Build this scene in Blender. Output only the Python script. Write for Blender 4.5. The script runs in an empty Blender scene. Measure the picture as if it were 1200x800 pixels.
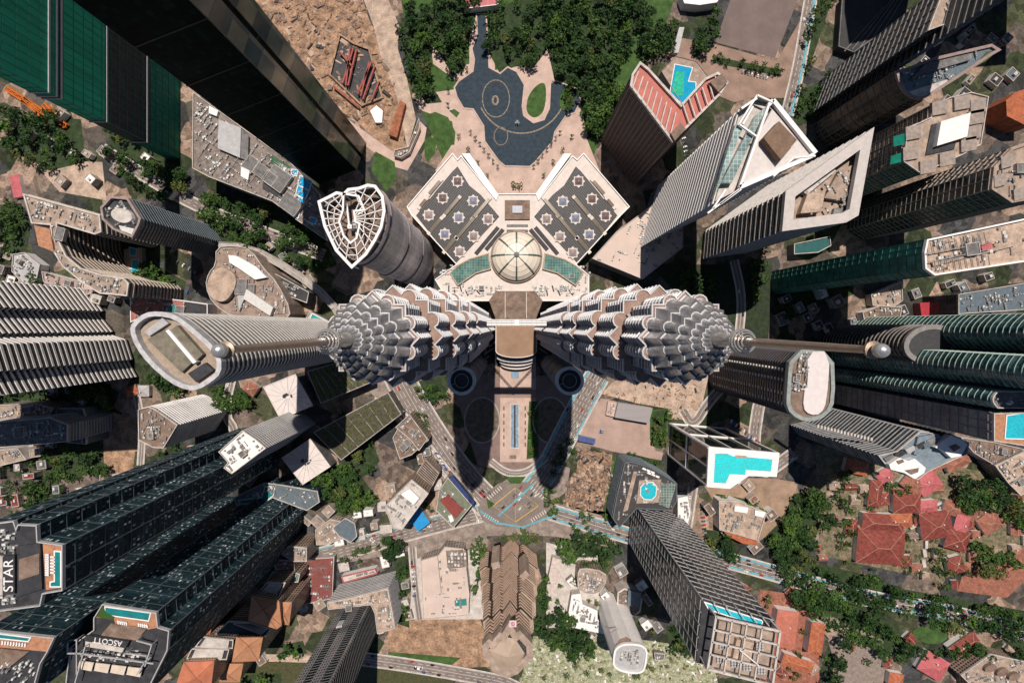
import bpy, math, random
from mathutils import Vector, Matrix
R = math.radians
# ------------------------------------------------------------------ camera, sky, sun, exposure
H, F, NX, NY = 511.0, 505.0, 597.0, 382.0          # camera height (m), focal length (photo px), nadir pixel
sc = bpy.context.scene
cd = bpy.data.cameras.new('camera'); cam = bpy.data.objects.new('camera', cd)
sc.collection.objects.link(cam); sc.camera = cam
cam.location = (0, 0, H); cam.rotation_euler = (0, 0, 0)
cd.sensor_width = 36.0; cd.lens = F/1200*36; cd.shift_x = (600-NX)/1200; cd.shift_y = -(400-NY)/1200
cd.clip_start = 1; cd.clip_end = 20000
SUN_EL, SUN_DIR = 64.0, Vector((0.01, 0.46, 1.0)).normalized()
wd = bpy.data.worlds.new('World'); sc.world = wd; wd.use_nodes = True
wn = wd.node_tree.nodes; wn.clear()
sky = wn.new('ShaderNodeTexSky'); sky.sky_type = 'NISHITA'; sky.sun_disc = False
sky.sun_elevation = math.asin(SUN_DIR.z); sky.sun_rotation = math.atan2(SUN_DIR.x, SUN_DIR.y)
sky.altitude = 500; sky.air_density = 0.8; sky.dust_density = 0.4; sky.ozone_density = 1.0
bg = wn.new('ShaderNodeBackground'); bg.inputs[1].default_value = 0.058
wo = wn.new('ShaderNodeOutputWorld')
wd.node_tree.links.new(sky.outputs[0], bg.inputs[0]); wd.node_tree.links.new(bg.outputs[0], wo.inputs[0])
sl = bpy.data.lights.new('sun', 'SUN'); sl.energy = 5.0; sl.angle = R(0.5); sl.color = (1.0, 0.915, 0.825)
so = bpy.data.objects.new('sun', sl); sc.collection.objects.link(so)
so.rotation_euler = SUN_DIR.to_track_quat('Z', 'Y').to_euler(); so.location = (0, 200, 700)
sc.view_settings.view_transform = 'Standard'; sc.view_settings.look = 'None'
sc.view_settings.exposure = 0.08; sc.view_settings.gamma = 1.0; sc.view_settings.use_curve_mapping = False
sc.cycles.max_bounces = 5; sc.cycles.diffuse_bounces = 2; sc.cycles.glossy_bounces = 3
col = sc.collection

# ------------------------------------------------------------------ helpers
def P(px, py, z=0.0):                                # photo pixel -> world x, y at height z
    k = (H-z)/F
    return ((px-NX)*k, (NY-py)*k)
def PP(pts, z=0.0): return [P(a, b, z) for a, b in pts]
def area(p): return 0.5*sum(p[i][0]*p[(i+1) % len(p)][1]-p[(i+1) % len(p)][0]*p[i][1] for i in range(len(p)))
def ccw(p): return list(p) if area(p) > 0 else list(reversed(p))
def cen(p): return (sum(a for a, b in p)/len(p), sum(b for a, b in p)/len(p))
def offset(p, d):                                    # outward offset of a CCW polygon (mitred)
    n = len(p); out = []
    for i in range(n):
        x0, y0 = p[i-1]; x1, y1 = p[i]; x2, y2 = p[(i+1) % n]
        e1 = Vector((x1-x0, y1-y0)); e2 = Vector((x2-x1, y2-y1))
        if e1.length < 1e-6 or e2.length < 1e-6: out.append((x1, y1)); continue
        e1.normalize(); e2.normalize()
        n1 = Vector((e1.y, -e1.x)); n2 = Vector((e2.y, -e2.x)); b = n1+n2
        if b.length < 1e-4: b = n1.copy()
        b.normalize(); c = max(0.35, b.dot(n1))
        out.append((x1+b.x*d/c, y1+b.y*d/c))
    return out
def scale_poly(p, s, c=None):
    c = c or cen(p); return [(c[0]+(a-c[0])*s, c[1]+(b-c[1])*s) for a, b in p]
def rect(cx, cy, w, h, ang=0):
    c, s = math.cos(R(ang)), math.sin(R(ang))
    return [(cx+x*c-y*s, cy+x*s+y*c) for x, y in ((-w/2, -h/2), (w/2, -h/2), (w/2, h/2), (-w/2, h/2))]
def circ(cx, cy, r, n=24, a0=0, a1=360, ry=None, rot=0):
    ry = ry or r; full = abs(a1-a0-360) < 1e-6; o = []
    for i in range(n if full else n+1):
        t = R(a0+(a1-a0)*i/n); x, y = r*math.cos(t), ry*math.sin(t)
        o.append((cx+x*math.cos(R(rot))-y*math.sin(R(rot)), cy+x*math.sin(R(rot))+y*math.cos(R(rot))))
    return o
def inside(p, x, y):
    c = False; n = len(p)
    for i in range(n):
        x1, y1 = p[i]; x2, y2 = p[i-1]
        if (y1 > y) != (y2 > y) and x < (x2-x1)*(y-y1)/(y2-y1+1e-12)+x1: c = not c
    return c
def smooth_poly(p, it=2):                            # Chaikin corner cutting of a closed outline
    for _ in range(it):
        q = []
        for i in range(len(p)):
            a, b = p[i], p[(i+1) % len(p)]
            q += [(a[0]*.75+b[0]*.25, a[1]*.75+b[1]*.25), (a[0]*.25+b[0]*.75, a[1]*.25+b[1]*.75)]
        p = q
    return p

class MB:
    def __init__(s): s.v = []; s.f = []; s.m = []; s.uv = []
    def face(s, pts, m=0, uv=None):
        b = len(s.v); s.v += [tuple(q) for q in pts]; s.f.append(tuple(range(b, b+len(pts)))); s.m.append(m)
        s.uv += uv if uv else [(q[0], q[1]) for q in pts]
    def flat(s, poly, z, m=0): s.face([(a, b, z) for a, b in poly], m)
    def walls(s, poly, z0, z1, m=0, top=None, u0=0.0):
        u = u0; n = len(poly); t = top or poly
        for i in range(n):
            a, b = poly[i], poly[(i+1) % n]; ta, tb = t[i], t[(i+1) % n]
            l = math.hypot(b[0]-a[0], b[1]-a[1])
            s.face([(a[0], a[1], z0), (b[0], b[1], z0), (tb[0], tb[1], z1), (ta[0], ta[1], z1)], m,
                   [(u, z0), (u+l, z0), (u+l, z1), (u, z1)]); u += l
    def prism(s, poly, z0, z1, m=0, mt=None, bottom=False, top=None):
        poly = ccw(poly); s.walls(poly, z0, z1, m, top); s.flat(top or poly, z1, m if mt is None else mt)
        if bottom: s.face([(a, b, z0) for a, b in reversed(poly)], m)
    def box(s, cx, cy, z0, w, d, h, ang=0, m=0, mt=None): s.prism(rect(cx, cy, w, d, ang), z0, z0+h, m, mt, True)
    def ring(s, poly, z0, z1, din, dout, m=0):       # band round an outline: outer, top, bottom, inner
        o = offset(poly, dout); i = offset(poly, -din); n = len(poly)
        s.walls(o, z0, z1, m)
        for k in range(n):
            j = (k+1) % n
            s.face([(o[k][0], o[k][1], z1), (o[j][0], o[j][1], z1), (i[j][0], i[j][1], z1), (i[k][0], i[k][1], z1)], m)
            if dout > 0.05: s.face([(i[k][0], i[k][1], z0), (i[j][0], i[j][1], z0), (o[j][0], o[j][1], z0), (o[k][0], o[k][1], z0)], m)
            if din > 0.05: s.face([(i[j][0], i[j][1], z0), (i[k][0], i[k][1], z0), (i[k][0], i[k][1], z1), (i[j][0], i[j][1], z1)], m)
    def bar(s, a, b, w, h=None, m=0):                # square-section beam between two 3D points
        a, b = Vector(a), Vector(b); d = (b-a)
        if d.length < 1e-6: return
        d.normalize(); h = h or w
        up = Vector((0, 0, 1)) if abs(d.z) < .95 else Vector((0, 1, 0))
        x = d.cross(up).normalized()*w/2; y = x.cross(d).normalized()*h/2
        r0 = [a-x-y, a+x-y, a+x+y, a-x+y]; r1 = [b-x-y, b+x-y, b+x+y, b-x+y]
        for i in range(4):
            j = (i+1) % 4; s.face([r0[i], r0[j], r1[j], r1[i]], m)
        s.face(r0[::-1], m); s.face(r1, m)
    def tube(s, a, b, r0, r1, n=10, m=0, cap=True):
        a, b = Vector(a), Vector(b); d = (b-a).normalized()
        up = Vector((0, 0, 1)) if abs(d.z) < .95 else Vector((0, 1, 0))
        x = d.cross(up).normalized(); y = x.cross(d)*-1
        A = [a+(x*math.cos(t)+y*math.sin(t))*r0 for t in [2*math.pi*i/n for i in range(n)]]
        B = [b+(x*math.cos(t)+y*math.sin(t))*r1 for t in [2*math.pi*i/n for i in range(n)]]
        for i in range(n):
            j = (i+1) % n; s.face([A[i], A[j], B[j], B[i]], m)
        if cap: s.face(A[::-1], m); s.face(B, m)
    def lathe(s, cx, cy, prof, n=24, m=0, sy=1.0):   # prof: (r, z) pairs bottom to top
        for (r0, z0), (r1, z1) in zip(prof, prof[1:]):
            for i in range(n):
                t0, t1 = 2*math.pi*i/n, 2*math.pi*(i+1)/n
                q = [(cx+r*math.cos(t), cy+sy*r*math.sin(t), z) for r, z, t in ((r0, z0, t0), (r0, z0, t1), (r1, z1, t1), (r1, z1, t0))]
                if r1 < 1e-4: q = q[:3]
                elif r0 < 1e-4: q = [q[0], q[2], q[3]]
                s.face(q, m)
    def mesh(s, name, mats, org=(0, 0, 0), smooth=False):
        me = bpy.data.meshes.new(name)
        ox, oy, oz = org
        me.from_pydata([(a-ox, b-oy, c-oz) for a, b, c in s.v], [], s.f)
        for mt in (mats if isinstance(mats, (list, tuple)) else [mats]): me.materials.append(mt)
        me.polygons.foreach_set('material_index', s.m)
        if smooth: me.polygons.foreach_set('use_smooth', [True]*len(s.f))
        ul = me.uv_layers.new(name='UVMap')
        ul.data.foreach_set('uv', [c for t in s.uv for c in t])
        me.update(); return me
    def build(s, name, mats, parent=None, org=None, smooth=False, kind=None):
        if org is None: org = tuple(parent['org']) if parent is not None and 'org' in parent else (0, 0, 0)
        o = bpy.data.objects.new(name, s.mesh(name, mats, org, smooth)); col.objects.link(o)
        if parent is not None: o.parent = parent; 
        if parent is None: o.location = org
        if kind: o['kind'] = kind
        if parent is not None and 'org' in parent and len(name): ORG[o.name] = org
        return o
ORG = {}
def sub(mb, name, mats, part, thing, **k):           # sub-part: child of a part that sits at its thing's origin
    return mb.build(name, mats, part, org=tuple(thing['org']), **k)
def thing(name, label, cat, xy, z=0.0, group=None):
    o = bpy.data.objects.new(name, None); col.objects.link(o); o.empty_display_size = 1
    o.location = (xy[0], xy[1], z); o['org'] = (xy[0], xy[1], z)
    o['label'] = label; o['category'] = cat
    if group: o['group'] = group
    return o
def tag(o, label, cat, group=None):
    o['label'] = label; o['category'] = cat
    if group: o['group'] = group
    return o
def struct(name, mb, mats):
    o = mb.build(name, mats); o['kind'] = 'structure'; return o

# ------------------------------------------------------------------ materials
MC = {}
def nodes(name):
    m = bpy.data.materials.new(name); m.use_nodes = True; t = m.node_tree
    return m, t, t.nodes['Principled BSDF'], t.nodes, t.links
def mat(name, c, rough=.7, metal=0.0, var=.18, scale=.25, c2=None, bump=0.0, fine=2.5, streak=None, spec=.4, seam=None, seamk=.78):
    """plain surface: base colour with large blotches and fine grain"""
    if name in MC: return MC[name]
    m, t, b, N, L = nodes(name)
    tc = N.new('ShaderNodeTexCoord')
    n1 = N.new('ShaderNodeTexNoise'); n1.inputs['Scale'].default_value = scale; n1.inputs['Detail'].default_value = 6
    n1.inputs['Roughness'].default_value = .65
    n2 = N.new('ShaderNodeTexNoise'); n2.inputs['Scale'].default_value = fine; n2.inputs['Detail'].default_value = 3
    if streak:
        mp = N.new('ShaderNodeMapping'); mp.inputs['Scale'].default_value = streak
        L.new(tc.outputs['Object'], mp.inputs[0]); L.new(mp.outputs[0], n1.inputs[0])
    else: L.new(tc.outputs['Object'], n1.inputs[0])
    L.new(tc.outputs['Object'], n2.inputs[0])
    c2 = c2 or tuple(x*(1-var*2.0) for x in c)
    r1 = N.new('ShaderNodeMapRange'); r1.inputs[1].default_value = .32; r1.inputs[2].default_value = .68
    L.new(n1.outputs[0], r1.inputs[0])
    mx = N.new('ShaderNodeMix'); mx.data_type = 'RGBA'
    mx.inputs[6].default_value = (*c2, 1); mx.inputs[7].default_value = (*[min(1, x*(1+var*.35)) for x in c], 1)
    L.new(r1.outputs[0], mx.inputs[0])
    r2 = N.new('ShaderNodeMapRange'); r2.inputs[1].default_value = .3; r2.inputs[2].default_value = .7
    r2.inputs[3].default_value = 1-var; r2.inputs[4].default_value = 1+var*.6
    L.new(n2.outputs[0], r2.inputs[0])
    mm = N.new('ShaderNodeMix'); mm.data_type = 'RGBA'; mm.blend_type = 'MULTIPLY'; mm.inputs[0].default_value = 1
    L.new(mx.outputs[2], mm.inputs[6]); L.new(r2.outputs[0], mm.inputs[7])
    out = mm.outputs[2]
    if seam:                                         # sheet or membrane joints, and a tone for every sheet
        br = N.new('ShaderNodeTexBrick'); br.inputs['Scale'].default_value = 1.0; br.inputs['Brick Width'].default_value = seam[0]; br.inputs['Row Height'].default_value = seam[1]
        br.inputs['Mortar Size'].default_value = .12; br.inputs['Mortar Smooth'].default_value = .3; br.inputs['Color1'].default_value = (.86, .86, .86, 1); br.inputs['Color2'].default_value = (1.1, 1.1, 1.1, 1); br.inputs['Mortar'].default_value = (seamk, seamk, seamk, 1)
        mp2 = N.new('ShaderNodeMapping'); mp2.inputs['Rotation'].default_value = (0, 0, .55); L.new(tc.outputs['Object'], mp2.inputs[0]); L.new(mp2.outputs[0], br.inputs[0])
        ms = N.new('ShaderNodeMix'); ms.data_type = 'RGBA'; ms.blend_type = 'MULTIPLY'; ms.inputs[0].default_value = 1; L.new(out, ms.inputs[6]); L.new(br.outputs[0], ms.inputs[7]); out = ms.outputs[2]
    L.new(out, b.inputs['Base Color'])
    b.inputs['Roughness'].default_value = rough; b.inputs['Metallic'].default_value = metal
    b.inputs['Specular IOR Level'].default_value = spec
    if bump:
        bp = N.new('ShaderNodeBump'); bp.inputs['Strength'].default_value = bump; bp.inputs['Distance'].default_value = .5
        L.new(n2.outputs[0], bp.inputs['Height']); L.new(bp.outputs[0], b.inputs['Normal'])
    MC[name] = m; return m
def facade(name, ga, gb, fr, fh=3.6, bw=1.5, h=.28, v=.12, rough=.12, frr=.6, metal=0.0, pw=2.0, spec=.5):
    """curtain wall on wall UVs in metres: random panes between floor bands and mullions"""
    if name in MC: return MC[name]
    m, t, b, N, L = nodes(name)
    uv = N.new('ShaderNodeUVMap'); sp = N.new('ShaderNodeSeparateXYZ'); L.new(uv.outputs[0], sp.inputs[0])
    def M(op, a, bb=None):
        n = N.new('ShaderNodeMath'); n.operation = op
        for i, x in enumerate((a, bb)):
            if x is None: continue
            if isinstance(x, (int, float)): n.inputs[i].default_value = x
            else: L.new(x, n.inputs[i])
        return n.outputs[0]
    u = M('DIVIDE', sp.outputs[0], bw); w = M('DIVIDE', sp.outputs[1], fh)
    fu, fv = M('FRACT', u), M('FRACT', w); iu, iv = M('FLOOR', u), M('FLOOR', w)
    fm = M('MAXIMUM', M('LESS_THAN', fu, v), M('LESS_THAN', fv, h))
    cb = N.new('ShaderNodeCombineXYZ'); L.new(iu, cb.inputs[0]); L.new(iv, cb.inputs[1])
    wnz = N.new('ShaderNodeTexWhiteNoise'); wnz.noise_dimensions = '2D'; L.new(cb.outputs[0], wnz.inputs[0])
    rp = M('POWER', wnz.outputs[0], pw)
    g = N.new('ShaderNodeMix'); g.data_type = 'RGBA'; g.inputs[6].default_value = (*ga, 1); g.inputs[7].default_value = (*gb, 1)
    L.new(rp, g.inputs[0])
    tc = N.new('ShaderNodeTexCoord'); nz = N.new('ShaderNodeTexNoise'); nz.inputs['Scale'].default_value = .06; nz.inputs['Detail'].default_value = 4
    L.new(tc.outputs['Object'], nz.inputs[0])
    rr = N.new('ShaderNodeMapRange'); rr.inputs[1].default_value = .3; rr.inputs[2].default_value = .7; rr.inputs[3].default_value = .62; rr.inputs[4].default_value = 1.22
    L.new(nz.outputs[0], rr.inputs[0])
    w1 = N.new('ShaderNodeTexWhiteNoise'); w1.noise_dimensions = '1D'; L.new(M('FLOOR', M('DIVIDE', sp.outputs[1], fh*3)), w1.inputs['W'])   # storeys differ in tone
    fl = N.new('ShaderNodeMapRange'); fl.inputs[3].default_value = .78; fl.inputs[4].default_value = 1.15; L.new(w1.outputs[0], fl.inputs[0])
    rr2 = M('MULTIPLY', rr.outputs[0], fl.outputs[0])
    fc = N.new('ShaderNodeMix'); fc.data_type = 'RGBA'; fc.inputs[7].default_value = (*fr, 1); L.new(fm, fc.inputs[0]); L.new(g.outputs[2], fc.inputs[6])
    mm = N.new('ShaderNodeMix'); mm.data_type = 'RGBA'; mm.blend_type = 'MULTIPLY'; mm.inputs[0].default_value = 1
    L.new(fc.outputs[2], mm.inputs[6]); L.new(rr2, mm.inputs[7]); L.new(mm.outputs[2], b.inputs['Base Color'])
    ro = N.new('ShaderNodeMix'); ro.data_type = 'FLOAT'; ro.inputs[2].default_value = rough; ro.inputs[3].default_value = frr
    L.new(fm, ro.inputs[0]); L.new(ro.outputs[0], b.inputs['Roughness'])
    b.inputs['Specular IOR Level'].default_value = spec; b.inputs['Metallic'].default_value = metal
    MC[name] = m; return m
def water(name, c, c2=None, rough=.08, rip=.15, scale=.35, spec=.25):
    if name in MC: return MC[name]
    m = mat(name, c, rough, 0, .25, .18, c2, 0, scale)
    t = m.node_tree; N, L = t.nodes, t.links; b = N['Principled BSDF']
    w = N.new('ShaderNodeTexNoise'); w.inputs['Scale'].default_value = scale*2; w.inputs['Detail'].default_value = 4
    tc = N.new('ShaderNodeTexCoord'); L.new(tc.outputs['Object'], w.inputs[0])
    b.inputs['Specular IOR Level'].default_value = spec; b.inputs['Roughness'].default_value = rough
    bp = N.new('ShaderNodeBump'); bp.inputs['Strength'].default_value = rip; bp.inputs['Distance'].default_value = .3
    L.new(w.outputs[0], bp.inputs['Height']); L.new(bp.outputs[0], b.inputs['Normal'])
    return m
def leaf_mat(name, c, c2):
    m, t, b, N, L = nodes(name)
    oi = N.new('ShaderNodeObjectInfo'); tc = N.new('ShaderNodeTexCoord')
    nz = N.new('ShaderNodeTexNoise'); nz.inputs['Scale'].default_value = 2.6; nz.inputs['Detail'].default_value = 4
    L.new(tc.outputs['Object'], nz.inputs[0])
    a = N.new('ShaderNodeMath'); a.operation = 'MULTIPLY_ADD'; a.inputs[1].default_value = .55; L.new(oi.outputs['Random'], a.inputs[0])
    a2 = N.new('ShaderNodeMapRange'); a2.inputs[1].default_value = .3; a2.inputs[2].default_value = .7; a2.inputs[4].default_value = .5; L.new(nz.outputs[0], a2.inputs[0])
    L.new(a2.outputs[0], a.inputs[2])
    mx = N.new('ShaderNodeMix'); mx.data_type = 'RGBA'; mx.inputs[6].default_value = (*c, 1); mx.inputs[7].default_value = (*c2, 1)
    L.new(a.outputs[0], mx.inputs[0]); L.new(mx.outputs[2], b.inputs['Base Color'])
    b.inputs['Roughness'].default_value = .6; b.inputs['Specular IOR Level'].default_value = .2
    MC[name] = m; return m

def lots_mat(name):
    """patchwork of paved, planted and bare lots: squarish Voronoi cells with a colour each, plus grain"""
    m, t, b, N, L = nodes(name); tc = N.new('ShaderNodeTexCoord')
    def vor(scale, metric):
        v = N.new('ShaderNodeTexVoronoi'); v.voronoi_dimensions = '2D'; v.distance = metric; v.inputs['Scale'].default_value = scale; v.inputs['Randomness'].default_value = .85
        mp = N.new('ShaderNodeMapping'); mp.inputs['Rotation'].default_value = (0, 0, .5); L.new(tc.outputs['Object'], mp.inputs[0]); L.new(mp.outputs[0], v.inputs['Vector'])
        s = N.new('ShaderNodeSeparateColor'); L.new(v.outputs['Color'], s.inputs[0]); return s
    a, c = vor(.038, 'CHEBYCHEV'), vor(.16, 'CHEBYCHEV')
    r = N.new('ShaderNodeValToRGB'); r.color_ramp.interpolation = 'CONSTANT'
    cols = [(.045, .045, .042), (.10, .085, .07), (.035, .045, .022), (.21, .155, .12), (.06, .06, .06), (.29, .205, .155), (.06, .066, .035), (.15, .115, .095)]
    e = r.color_ramp.elements; e[0].color = (*cols[0], 1); e[1].position = 1/8; e[1].color = (*cols[1], 1)
    for i in range(2, 8): q = e.new(i/8); q.color = (*cols[i], 1)
    L.new(a.outputs[0], r.inputs[0])
    k = N.new('ShaderNodeMapRange'); k.inputs[3].default_value = .55; k.inputs[4].default_value = 1.35; L.new(c.outputs[1], k.inputs[0])
    n = N.new('ShaderNodeTexNoise'); n.inputs['Scale'].default_value = .35; n.inputs['Detail'].default_value = 7; n.inputs['Roughness'].default_value = .7; L.new(tc.outputs['Object'], n.inputs[0])
    k2 = N.new('ShaderNodeMapRange'); k2.inputs[1].default_value = .3; k2.inputs[2].default_value = .7; k2.inputs[3].default_value = .5; k2.inputs[4].default_value = 1.3; L.new(n.outputs[0], k2.inputs[0])
    mu = N.new('ShaderNodeMath'); mu.operation = 'MULTIPLY'; L.new(k.outputs[0], mu.inputs[0]); L.new(k2.outputs[0], mu.inputs[1])
    mm = N.new('ShaderNodeMix'); mm.data_type = 'RGBA'; mm.blend_type = 'MULTIPLY'; mm.inputs[0].default_value = 1; L.new(r.outputs[0], mm.inputs[6]); L.new(mu.outputs[0], mm.inputs[7])
    L.new(mm.outputs[2], b.inputs['Base Color']); b.inputs['Roughness'].default_value = .95; b.inputs['Specular IOR Level'].default_value = .2
    MC[name] = m; return m
M_conc = mat('concrete', (.40, .36, .325), .85, var=.22, scale=.12)
M_pale = mat('pale_concrete', (.56, .505, .46), .8, var=.18, scale=.15)
M_pink = mat('pink_paving', (.52, .375, .31), .8, var=.14, scale=.08, fine=1.2)
M_brown = mat('brown_roof', (.24, .165, .125), .85, var=.24, scale=.15, seam=(5, 2.6))
M_tan = mat('tan_stone', (.40, .30, .235), .8, var=.2, scale=.15, seam=(4, 4))
M_dark = mat('dark_roof', (.045, .045, .05), .7, var=.3, scale=.15)
M_grey = mat('grey_roof', (.20, .19, .185), .8, var=.26, scale=.15, seam=(6, 2.2))
M_white = mat('white_paint', (.78, .75, .73), .5, var=.07, scale=.2)
M_lgrey = mat('light_grey_panel', (.42, .41, .41), .55, var=.12)
M_red = mat('red_tile', (.27, .06, .042), .8, var=.28, scale=.25, seam=(9, 1.1), seamk=.6)
M_orange = mat('orange_tile', (.48, .14, .06), .8, var=.24, scale=.25, seam=(9, 1.1), seamk=.65)
M_terra = mat('terracotta', (.36, .14, .09), .85, var=.26, scale=.2, seam=(9, 1.2), seamk=.7)
M_pinkroof = mat('pink_red_sheet', (.50, .12, .13), .6, var=.18, scale=.2)
M_brick = mat('brick_red_paint', (.40, .14, .115), .7, var=.18, scale=.2)
M_blue = mat('blue_sheet', (.02, .16, .42), .5, var=.15)
M_navy = mat('navy_sheet', (.03, .05, .16), .5, var=.15)
M_green = mat('green_court', (.045, .11, .06), .8, var=.15)
M_teal = mat('teal_panel', (.03, .22, .20), .5, var=.15)
M_asph = mat('asphalt', (.215, .175, .155), .9, var=.16, scale=.08, fine=.8)
M_asphd = mat('shade_toned_asphalt', (.055, .052, .052), .9, var=.2, scale=.08, fine=.8)  # asphalt with the ramps' shadow put into its colour
M_grass = mat('grass', (.055, .115, .025), .95, var=.3, scale=.12, fine=1.5)
M_soil = mat('bare_soil', (.42, .26, .165), .95, var=.35, scale=.10, c2=(.13, .08, .05), fine=.5)
M_dirt = mat('pale_dirt', (.50, .37, .285), .95, var=.24, scale=.1, fine=.7)
M_steel = mat('stainless_steel', (.58, .58, .60), .34, .5, var=.1, scale=.4)
M_steelb = mat('polished_steel', (.62, .60, .58), .28, .75, var=.06, scale=.5)
M_steeld = mat('shaded_steel', (.30, .29, .29), .4, .4, var=.12, scale=.4)  # darker copy of the steel with shade put into its colour
M_equip = mat('machine_grey', (.33, .32, .31), .5, .3, var=.2, scale=.6)
M_equipw = mat('machine_white', (.62, .60, .57), .5, 0, var=.12, scale=.6)
M_pool = water('pool_water', (.02, .42, .52), (.03, .36, .44), rip=.08, scale=1.2)
M_poolt = water('teal_pool_water', (.015, .20, .20), (.02, .15, .16), rip=.08, scale=1.2)
M_bark = mat('bark', (.12, .08, .05), .9, var=.2, scale=1.0)
M_mark = mat('road_paint', (.62, .57, .52), .7, var=.12, scale=.6)
M_cyan = mat('cyan_lane', (.12, .40, .48), .8, var=.2, scale=.3)
M_yellow = mat('yellow_paint', (.55, .36, .08), .7, var=.15, scale=.6)
M_deck = mat('timber_deck', (.46, .22, .12), .75, var=.2, scale=.4)
M_leafA = leaf_mat('leaf_dark', (.008, .024, .008), (.040, .092, .02))
M_leafB = leaf_mat('leaf_mid', (.016, .045, .010), (.075, .14, .028))
M_leafC = leaf_mat('leaf_olive', (.04, .06, .018), (.13, .15, .04))
M_leafD = leaf_mat('leaf_lime', (.03, .075, .012), (.10, .17, .03))
# ------------------------------------------------------------------ building kit
M_terrap = mat('pale_terracotta', (.50, .26, .19), .8, var=.15)
def rand_in(poly, rng, tries=60):
    xs = [a for a, b in poly]; ys = [b for a, b in poly]
    for _ in range(tries):
        x, y = rng.uniform(min(xs), max(xs)), rng.uniform(min(ys), max(ys))
        if inside(poly, x, y): return x, y
    return cen(poly)
def main_angle(poly):
    best = max(range(len(poly)), key=lambda i: math.dist(poly[i], poly[(i+1) % len(poly)]))
    a, b = poly[best], poly[(best+1) % len(poly)]
    return math.degrees(math.atan2(b[1]-a[1], b[0]-a[0]))
def bands(t, poly, z0, z1, step, proud=.6, th=.8, m=None, name='floor_bands', part=None):
    b = MB(); z = z0+step
    while z < z1-.3:
        b.ring(poly, z-th, z, 0.0, proud); z += step
    return b.build(name, m, t, kind='stuff')
def fins(t, poly, z0, z1, step, proud=.5, w=.35, m=None, name='mullions', edges=None):
    b = MB(); n = len(poly)
    for i in range(n):
        if edges is not None and i not in edges: continue
        a, c = Vector(poly[i]), Vector(poly[(i+1) % n]); d = c-a; l = d.length
        if l < step*.6: continue
        d.normalize(); nn = Vector((d.y, -d.x)); k = max(1, round(l/step))
        for j in range(k+1):
            q = a+d*(l*j/k); s0, s1 = q-d*w/2, q+d*w/2; e0, e1 = s0+nn*proud, s1+nn*proud
            b.face([(e0.x, e0.y, z0), (e1.x, e1.y, z0), (e1.x, e1.y, z1), (e0.x, e0.y, z1)])
            b.face([(s0.x, s0.y, z0), (e0.x, e0.y, z0), (e0.x, e0.y, z1), (s0.x, s0.y, z1)])
            b.face([(e1.x, e1.y, z0), (s1.x, s1.y, z0), (s1.x, s1.y, z1), (e1.x, e1.y, z1)])
            b.face([(s0.x, s0.y, z1), (e0.x, e0.y, z1), (e1.x, e1.y, z1), (s1.x, s1.y, z1)])
    return b.build(name, m, t, kind='stuff')
def roof_units(t, poly, z, n, rng, ang=None, plant=1, big=.22, rm=None):
    """plant rooms, condenser rows and pipes on a flat roof"""
    inner = offset(poly, -2.2); ang = main_angle(poly) if ang is None else ang
    ext = math.sqrt(abs(area(poly)))
    for i in range(plant):
        x, y = rand_in(scale_poly(inner, .5), rng); w, d, h = ext*rng.uniform(.6, 1.2)*big, ext*rng.uniform(.6, 1.1)*big, rng.uniform(2.5, 4.5)
        b = MB(); b.box(x, y, z, w, d, h, ang, 0, 1); b.ring(ccw(rect(x, y, w, d, ang)), z+h, z+h+.5, .3, .1, 0)
        b.build('plant_room', [rm or M_pale, M_grey], t)
    if n:
        b = MB()
        for i in range(int(n*1.6)+3+min(50, int(abs(area(poly))/110))):
            x, y = rand_in(inner, rng); k = rng.randint(1, 5); s = rng.uniform(.9, 2.4); a = ang+rng.choice((0, 90))
            for j in range(k):
                xx, yy = x+math.cos(R(a))*j*(s+.6), y+math.sin(R(a))*j*(s+.6)
                if inside(inner, xx, yy): b.box(xx, yy, z, s, s*rng.uniform(.8, 1.1), rng.uniform(.8, 2.0), ang, rng.choice((0, 0, 1)))
            if i % 2 == 0:
                x2, y2 = x+math.cos(R(a))*ext*.15, y+math.sin(R(a))*ext*.15
                if inside(inner, x2, y2): b.bar((x, y, z+.5), (x2, y2, z+.5), .45, .45, 0)
        if b.f: b.build('rooftop_machinery', [M_equip, M_equipw], t, kind='stuff')
def building(name, label, pts, z, wall, roof=None, base=False, z0=0.0, band=None, fin=None, par=(1.3, .6, None), units=6,
             plant=1, cat='building', group=None, seed=1, world=False, ends=None, xlevel=None):
    """pts: roof outline in photo px (base=True: ground outline). band=(step, proud, thick, mat); fin=(step, proud, width, mat)"""
    rng = random.Random(seed)
    poly = ccw(pts if world else PP(pts, z0 if base else z))
    t = thing(name, label, cat, cen(poly), z0, group); t['poly'] = [c for q in poly for c in q]; t['top'] = z
    b = MB(); b.walls(poly, z0, z); w = b.build('wall', wall, t)
    b = MB(); b.flat(poly if not par else offset(poly, -par[1]*.5), z-.02); b.build('roof', roof or M_grey, t)
    if par:
        b = MB(); b.ring(poly, z-.4, z+par[0], par[1], .12); b.build('parapet', par[2] or M_pale, t)
    if band: bands(t, poly, z0, z, *band)
    if fin: fins(t, poly, z0, z-.5, *fin)
    if units or plant: roof_units(t, poly, z, units, rng, plant=plant)
    return t, poly
def slab(t, name, pts, z, m, th=.25, base=None, px=True):
    p = ccw(PP(pts, z) if px else pts); b = MB(); b.prism(p, (z-th) if base is None else base, z, 0); return b.build(name, m, t)
def pool(t, pts, z, m=None, rim=M_white, w=.8, px=True, name='pool'):
    p = ccw(PP(pts, z) if px else pts)
    b = MB(); b.flat(p, z+.12); o = b.build(name, m or M_pool, t)
    b = MB(); b.ring(p, z-.1, z+.3, 0.0, w); sub(b, 'pool_rim', rim, o, t); return o
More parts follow.
